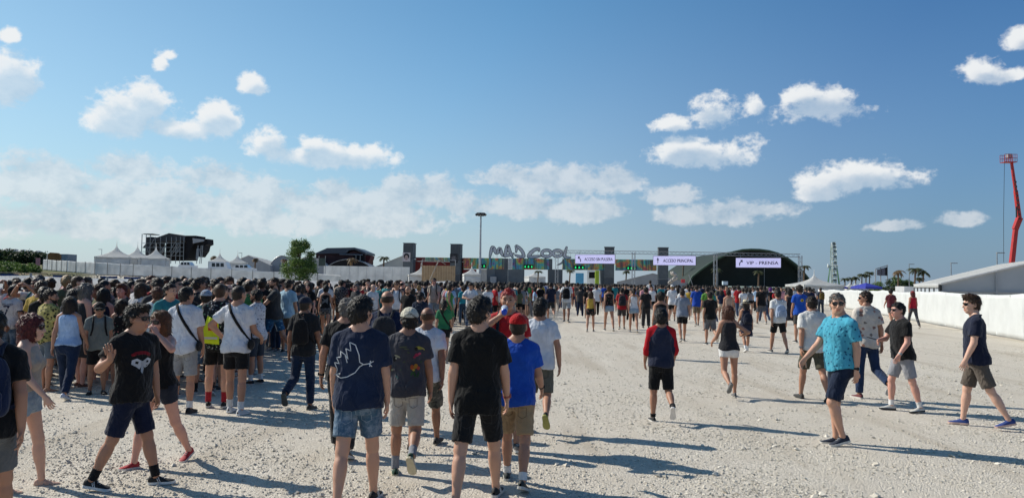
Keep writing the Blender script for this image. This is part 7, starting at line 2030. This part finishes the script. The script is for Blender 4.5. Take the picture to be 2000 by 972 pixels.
P = hero('mustard_pack', 1603, 614, 561, 0, 'person in blue grey t-shirt with mustard backpack near the fence end', 'st', topc=(.05, .06, .09), bottom='jeans', botc=(.03, .04, .06), hair='crop', hairc='dark', skin='tan')
backpack(P, 'pack', (.13, .085, .02), 'mustard backpack near the far end of the right fence')
hero('royal_blue', 1361, 636, 556, 0, 'person in royal blue t-shirt and khaki shorts in the walking crowd', 'wr', topc=(.012, .06, .36), botc=(.17, .13, .085), hair='short', hairc='dark', skin='tan')
hero('lime_green', 1382, 646, 559, 0, 'person in leaf green t-shirt behind the checked shorts', 'st', topc=(.10, .24, .04), botc=(.1, .08, .06), hair='short', hairc='black', skin='tan')
hero('white_oversize', 1313, 626, 555, 0, 'person in long white t-shirt right of centre', 'st', top='loose', topc=(.68, .68, .69), botc=BLK, hair='short', hairc='blond', cap=(.65, .65, .65), skin='tan')
hero('nude_tank', 1423, 654, 565, -5, 'person in beige tank top behind the long black tank top', 'st', fem=1, top='tank', topc=(.42, .29, .22), bottom='hot', botc=(.35, .33, .3), hair='bun', hairc='dark', skin='tan')
hero('black_text', 1487, 632, 557, 0, 'person in black t-shirt and grey shorts left of the white t-shirt', 'wl', topc=BLK, botc=(.09, .095, .11), hair='short', hairc='dark', skin='tan', fat=1.1)
hero('purple_hair', 1505, 618, 561, 0, 'person all in black left of the white t-shirt with drawstring bag', 'st', fem=1, topc=BLK, botc=BLK, hair='curly', hairc='purple', skin='tan')
hero('black_cap_girl', 1543, 650, 561, 0, 'person in dark dress and black cap left of the bright blue t-shirt', 'wl', fem=1, top='dress', topc=(.02, .022, .03), cap=BLK, hair='long', hairc='black', skin='tan')
hero('green_far', 1418, 600, 559, 0, 'person in vivid green t-shirt standing before the green hangar', 'st', topc=(.02, .25, .05), botc=BLK, hair='short', hairc='dark', skin='tan')
hero('tall_far', 1270, 604, 547, 0, 'person in plain white t-shirt far off under the second sign', 'st', topc=(.66, .66, .66), botc=(.12, .12, .12), hair='short', hairc='black', skin='tan')

# back pockets and seams stitched on the shorts seen from behind
def pockets(key, color):
    P = HERO[key]; m = P['bd']['m']; u = P['bd']['dz']; PK[0] = 'bottom'; ls = []
    z0 = P['sp'].get('hem', .84) * m + u
    for s in (-1, 1):
        x = s*.078*m; w = .042*m; zt = z0 - .012; zb = zt - .105*m
        ls.append([(x-w, zt), (x-w, zb+.02), (x, zb), (x+w, zb+.02), (x+w, zt), (x-w, zt)])
    ls.append([(0, z0), (0, .80*m+u)])
    print_line(P, ls, .006, color, True, 'pocket_seam'); PK[0] = 'top'
for k_, c_ in (('dove', (.20, .27, .34)), ('toucan', (.24, .225, .20)), ('red_cap', (.20, .135, .075)), ('white_sling', (.17, .17, .175)), ('white_shirt_olive', (.04, .038, .026)), ('white_tee', (.07, .066, .052)), ('black_tee', (.03, .03, .032)), ('raglan', (.025, .025, .027))):
    pockets(k_, c_)
# ================================================================ THE CROWD
PROTO = []
def proto(**sp):
    sp.setdefault('vox', .021); bd = body_build(sp); q = dict(sp=sp, bd=bd)
    q['body'] = bd['body'].mesh('body', ['skin', 'lips', 'eye'], True)
    V, Q, mi = bd['top']; q['top'] = rawmesh('top', V, [Q], [sp.get('topmat', 'cloth')])
    if 'bottom' in bd: V, Q, mi = bd['bottom']; q['bottom'] = rawmesh('bottom', V, [Q], [sp.get('botmat', 'cloth')])
    PROTO.append(q); return q
_k = 0
for pose, fem, top, bot, extra in (('st', 0, 'tee', 'shorts', {}), ('sl', 0, 'tee', 'kneeshorts', dict(hy=35)), ('wl', 0, 'tee', 'shorts', {}), ('ur', 0, 'tee', 'shorts', dict(fat=1.1)), ('st', 0, 'shirt', 'jeans', dict(hy=-30, armL=(10, 8, 80))),
        ('wr', 0, 'loose', 'shorts', {}), ('st', 0, 'polo', 'cargo', dict(fat=1.12, armR=(15, 10, 95))), ('sl', 0, 'shirt', 'shorts', dict(topmat='floral_dark', hy=20)), ('st', 1, 'tank', 'hot', dict(hy=25, hem=.97)), ('wl', 1, 'tee', 'hot', dict(hem=.95)),
        ('sl', 1, 'vest', 'jeans', dict(armR=(20, 8, 90))), ('st', 1, 'dress', 'hot', dict(topmat='cloth')), ('ul', 1, 'vest', 'hot', dict(hem=.97)), ('st', 1, 'tee', 'leggings', dict(fat=1.1)), ('st', 0, 'tee', 'shorts', dict(armR=('ik', (.10, .36, 1.60), (1, 0, -.8)), armL=('ik', (-.08, .36, 1.60), (-1, 0, -.8)))), ('sl', 0, 'vest', 'shorts', dict())):
    _k += 1
    proto(fem=fem, top=top, bottom=bot, legs=WALK[pose], seed=200+_k, H=1.66 if fem else 1.76, **{**dict(armL=ARMS[pose][0], armR=ARMS[pose][1]), **extra})
SHOE_UP, SHOE_SOLE = shoe_meshes('plain')

PAL = [('black', (.010, .010, .011), 22), ('charcoal', (.04, .041, .044), 11), ('navy', (.012, .018, .042), 12), ('white', (.66, .66, .66), 17), ('grey', (.20, .205, .22), 8), ('pale blue', (.30, .42, .58), 6),
       ('red', (.34, .02, .025), 4), ('maroon', (.10, .02, .03), 3), ('olive', (.10, .11, .06), 3), ('beige', (.46, .38, .30), 3), ('royal blue', (.02, .07, .36), 3), ('teal', (.03, .20, .22), 2), ('mustard', (.45, .30, .05), 1), ('pink', (.55, .26, .28), 2), ('green', (.05, .20, .06), 1)]
BOT = [('black', (.011, .011, .012), 30), ('dark blue', (.025, .045, .09), 22), ('grey', (.16, .16, .17), 16), ('khaki', (.30, .22, .13), 10), ('pale denim', (.25, .35, .45), 12), ('olive', (.09, .085, .06), 8)]
HC = [('black', 'black', 40), ('dark brown', 'dark', 35), ('brown', 'brown', 14), ('auburn', 'auburn', 4), ('blond', 'blond', 5), ('grey', 'grey', 3)]
rr = random.Random(21)
def pick(t): return rr.choices(t, [q[-1] for q in t])[0]
GN = {'tee': 't-shirt', 'loose': 'long t-shirt', 'shirt': 'shirt', 'polo': 'polo', 'tank': 'tank top', 'vest': 'sleeveless top', 'dress': 'dress', 'crop': 'crop top'}
BN = {'shorts': 'shorts', 'kneeshorts': 'long shorts', 'cargo': 'cargo shorts', 'hot': 'short shorts', 'jeans': 'jeans', 'leggings': 'leggings'}
ZONES = [(-200, 60, 'at the far left edge'), (60, 175, 'below the left field fence'), (175, 285, 'below the big pagoda tents'), (285, 400, 'below the scaffold stage'), (400, 510, 'below the white marquee'), (510, 615, 'below the round tree'), (615, 735, 'below the arched stage'),
         (735, 850, 'below the first portrait tower'), (850, 945, 'below the floodlight mast'), (945, 1030, 'below the letters MAD'), (1030, 1120, 'below the letters COOL'), (1120, 1205, 'below the first lavender sign'), (1205, 1360, 'below the second lavender sign'), (1360, 1540, 'before the green hangar'), (1540, 1800, 'near the right fence')]
used = set(); tops_done = {}
def crowd_person(px, d, yaw, where=''):
    x, y, _ = spot(px, d); zone = next((z[2] for z in ZONES if z[0] <= px < z[1]), 'at the right')
    row = 'front' if d < 17 else 'middle' if d < 26 else 'back' if d < 42 else 'far back'
    for t in range(200):
        q = rr.choice(PROTO); sp = q['sp']; fem = sp['fem']; tc_ = pick(PAL); bc = pick(BOT); hc = pick(HC)
        hair = rr.choice(('long', 'longwavy', 'pony', 'bun', 'bob', 'long')) if fem else rr.choice(('short', 'short', 'crop', 'quiff', 'full', 'curly', 'bald'))
        hw = None
        if rr.random() < (.09 if not fem else .05): hw = ('cap', pick(PAL))
        elif rr.random() < .03: hw = ('hat', ('straw', (.6, .53, .38)))
        floral = sp.get('topmat', 'cloth') != 'cloth'
        tn = ('dark floral' if floral else tc_[0]) + ' ' + GN[sp['top']]
        bt = '' if sp['top'] == 'dress' else ' and ' + bc[0] + ' ' + BN[sp['bottom']]
        hd = (', ' + hw[1][0] + ' ' + hw[0]) if hw else ''
        ya = (yaw + 180) % 360 - 180; way = 'away' if abs(ya) < 38 else 'us' if abs(ya) > 142 else 'left' if ya > 0 else 'right'
        short = f'person in {tn}{bt}{hd}, facing {way}, {row} row {zone}'
        if short not in used and len(short.split()) <= 16: break
    label = short; used.add(label)
    root = empty('person', (x, y, gz(x, y)), RAD(yaw)); sc = rr.uniform(.95, 1.05); root.scale = (sc, sc, sc); tag(root, label, 'person', 'people in the waiting crowd' if px < 1060 else 'people walking to the gates')
    skin = SKINS[rr.choice(('tan', 'tan', 'fair', 'olive', 'pale', 'brown', 'pink'))]
    link('body', q['body'], root, skin)
    link(GARMENT[sp['top']], q['top'], root, (.012, .014, .022) if floral else tc_[1])
    if 'bottom' in q: link({'jeans': 'jeans', 'leggings': 'leggings'}.get(sp['bottom'], 'shorts'), q['bottom'], root, bc[1])
    MH = q['bd']['MH']
    if not (hw and hw[0] == 'cap' and hair in ('curly', 'full', 'quiff')): link('hair', hair_mesh(hair, rr.randrange(2), .013), root, HAIRC[hc[1]], MH)
    else: link('hair', hair_mesh('crop', 0, .013), root, HAIRC[hc[1]], MH)
    if hw: link(hw[0], cap_mesh() if hw[0] == 'cap' else hat_mesh(), root, hw[1][1], MH)
    if rr.random() < .25: link('sunglasses', glasses_mesh(), root, None, MH)
    sh = rr.choice(((.02, .02, .022), (.02, .02, .022), (.5, .5, .5), (.1, .09, .09), (.12, .05, .03)))
    for s in (-1, 1):
        o = link('shoe', SHOE_UP, root, sh, q['bd']['feet'][s])
        if d < 22: link('sole', SHOE_SOLE, o, (.5, .48, .45))
    if rr.random() < .09 and sp['top'] != 'dress':
        bc2 = rr.choice([c for c in PAL if c[0] in ('black', 'navy', 'grey', 'red', 'charcoal', 'teal')])
        lab = f'{bc2[0]} backpack on the {tn} wearer{hd}, {row} row {zone}'
        backpack(dict(root=root, m=q['bd']['m'], dz=q['bd']['dz']), 'pack' if rr.random() < .6 else 'small', bc2[1], ' '.join(lab.split()[:16]), 'backpacks in the crowd')
    return root

def clear(x, y, r):
    return all((x-a)**2 + (y-b)**2 > r*r for a, b in TAKEN)
CROWD = []
def back_edge(px): return np.interp(px, [-60, 100, 330, 620, 800, 960, 1060], [17.5, 19, 24.5, 34, 45, 58, 62])
def front_edge(px): return np.interp(px, [-60, 60, 250, 330, 470, 520, 560, 640, 700, 880, 1000, 1060], [13.2, 12.8, 12.6, 12.0, 12.4, 15, 18.5, 24, 26.5, 28.5, 33, 43])
# the packed queue: staggered, near ones first
cand = []
for _ in range(14000):
    d = 12 + 52*rr.random()**1.2; px = rr.uniform(-40, 1060)
    if front_edge(px) < d < back_edge(px) and not any(d < h['d'] + .2 and abs(px - h['px']) < .30 * FPX / h['d'] + .2 * FPX / d for h in HERO.values()): cand.append((d, px))
cand.sort()
for d, px in cand:
    x, y, _ = spot(px, d); r = .50 if d < 20 else .56 if d < 30 else .62
    if clear(x, y, r): TAKEN.append((x, y)); CROWD.append((px, d, rr.choice((0, 0, 10, -25, 30, -50, 60, -80, 160, -150, 20)) + rr.uniform(-20, 20)))
# the walkers towards the gates, thicker with distance
W = []
for _ in range(9000):
    d = rr.uniform(36, 100); px = rr.uniform(1030, 1590)
    if rr.random() < np.interp(d, [36, 50, 62, 75, 100], [.03, .12, .6, .9, 1]) * np.interp(px, [1030, 1100, 1300, 1420, 1590], [1, .6, 1, .8, .28]): W.append((d, px))
W.sort()
WALKERS = []
for d, px in W:
    x, y, _ = spot(px, d)
    if clear(x, y, .85 if d > 60 else 1.35): TAKEN.append((x, y)); WALKERS.append((px, d, rr.choice((0, 0, 0, 0, 180)) + rr.uniform(-15, 15)))
N_IND = 300 - len(HERO)
order = sorted(CROWD + WALKERS, key=lambda t: t[1])
print('HEROES', len(HERO), 'CROWD', len(CROWD), 'WALK', len(WALKERS))
far = order[N_IND:]
for px, d, yaw in order[:N_IND]: crowd_person(px, d, yaw)

# the rest of the far crowd, one mass
def far_crowd(items):
    lows = []
    for fem, pose, bot, hair in ((0, 'st', 'shorts', 'short'), (0, 'wl', 'shorts', 'short'), (0, 'wr', 'jeans', 'full'), (1, 'st', 'hot', 'long'), (1, 'wl', 'jeans', 'pony')):
        bd = body_build(dict(fem=fem, legs=WALK[pose], armL=ARMS[pose][0], armR=ARMS[pose][1], bottom=bot, top='tee', vox=.045, H=1.64 if fem else 1.76, hem=.95 if fem else .84))
        f = Field()
        parts = []
        B = bd['body']; V = B.V[0]; Q = B.F4[0]; parts.append((V, Q, 0)); parts.append(bd['top'][:2] + (1,)); parts.append(bd['bottom'][:2] + (2,))
        hf = head_field(0); hv, hq = hf.mesh(.028); M4 = np.array(bd['MH']); parts.append((hv @ M4[:3, :3].T + M4[:3, 3], hq, 0))
        hm = hair_mesh(hair, 0, .024); hv = np.zeros(len(hm.vertices)*3, np.float32); hm.vertices.foreach_get('co', hv); hv = hv.reshape(-1, 3) @ M4[:3, :3].T + M4[:3, 3]
        hq = np.array([p.vertices[:] for p in hm.polygons if len(p.vertices) == 4]); parts.append((hv, hq, 3))
        lows.append(parts)
    names = ['skin'] + [p[0] for p in PAL] + ['hair_dark']
    mats = [plain('far_skin', (.40, .23, .155), .7)] + [plain('far_' + p[0].replace(' ', '_'), p[1], .9, spec=.15) for p in PAL] + [plain('far_dark_hair', (.018, .013, .010), .7), plain('far_denim', (.03, .05, .10), .9)]
    g = Geo()
    for px, d, yaw in items:
        x, y, _ = spot(px, d); z = gz(x, y); a = RAD(yaw); c, s = math.cos(a), math.sin(a); k = rr.uniform(.95, 1.06); parts = rr.choice(lows); t = rr.choices(range(len(PAL)), [p[-1] for p in PAL])[0]; bt = rr.choice((0, 0, 2, 4, 9, len(PAL)+1))
        for V, Q, mi in parts:
            X_ = np.stack([V[:, 0]*c - V[:, 1]*s, V[:, 0]*s + V[:, 1]*c, V[:, 2]], 1)*k + np.array([x, y, z])
            g.add(X_, Q, {0: 0, 1: 1+t, 2: (1+bt), 3: 1+len(PAL)}[mi])
    o = g.obj('far_crowd', mats, None, True); tag(o, 'distant mass of people gathering before the entrance gate', 'crowd', None, 'stuff')
if far: far_crowd(far)
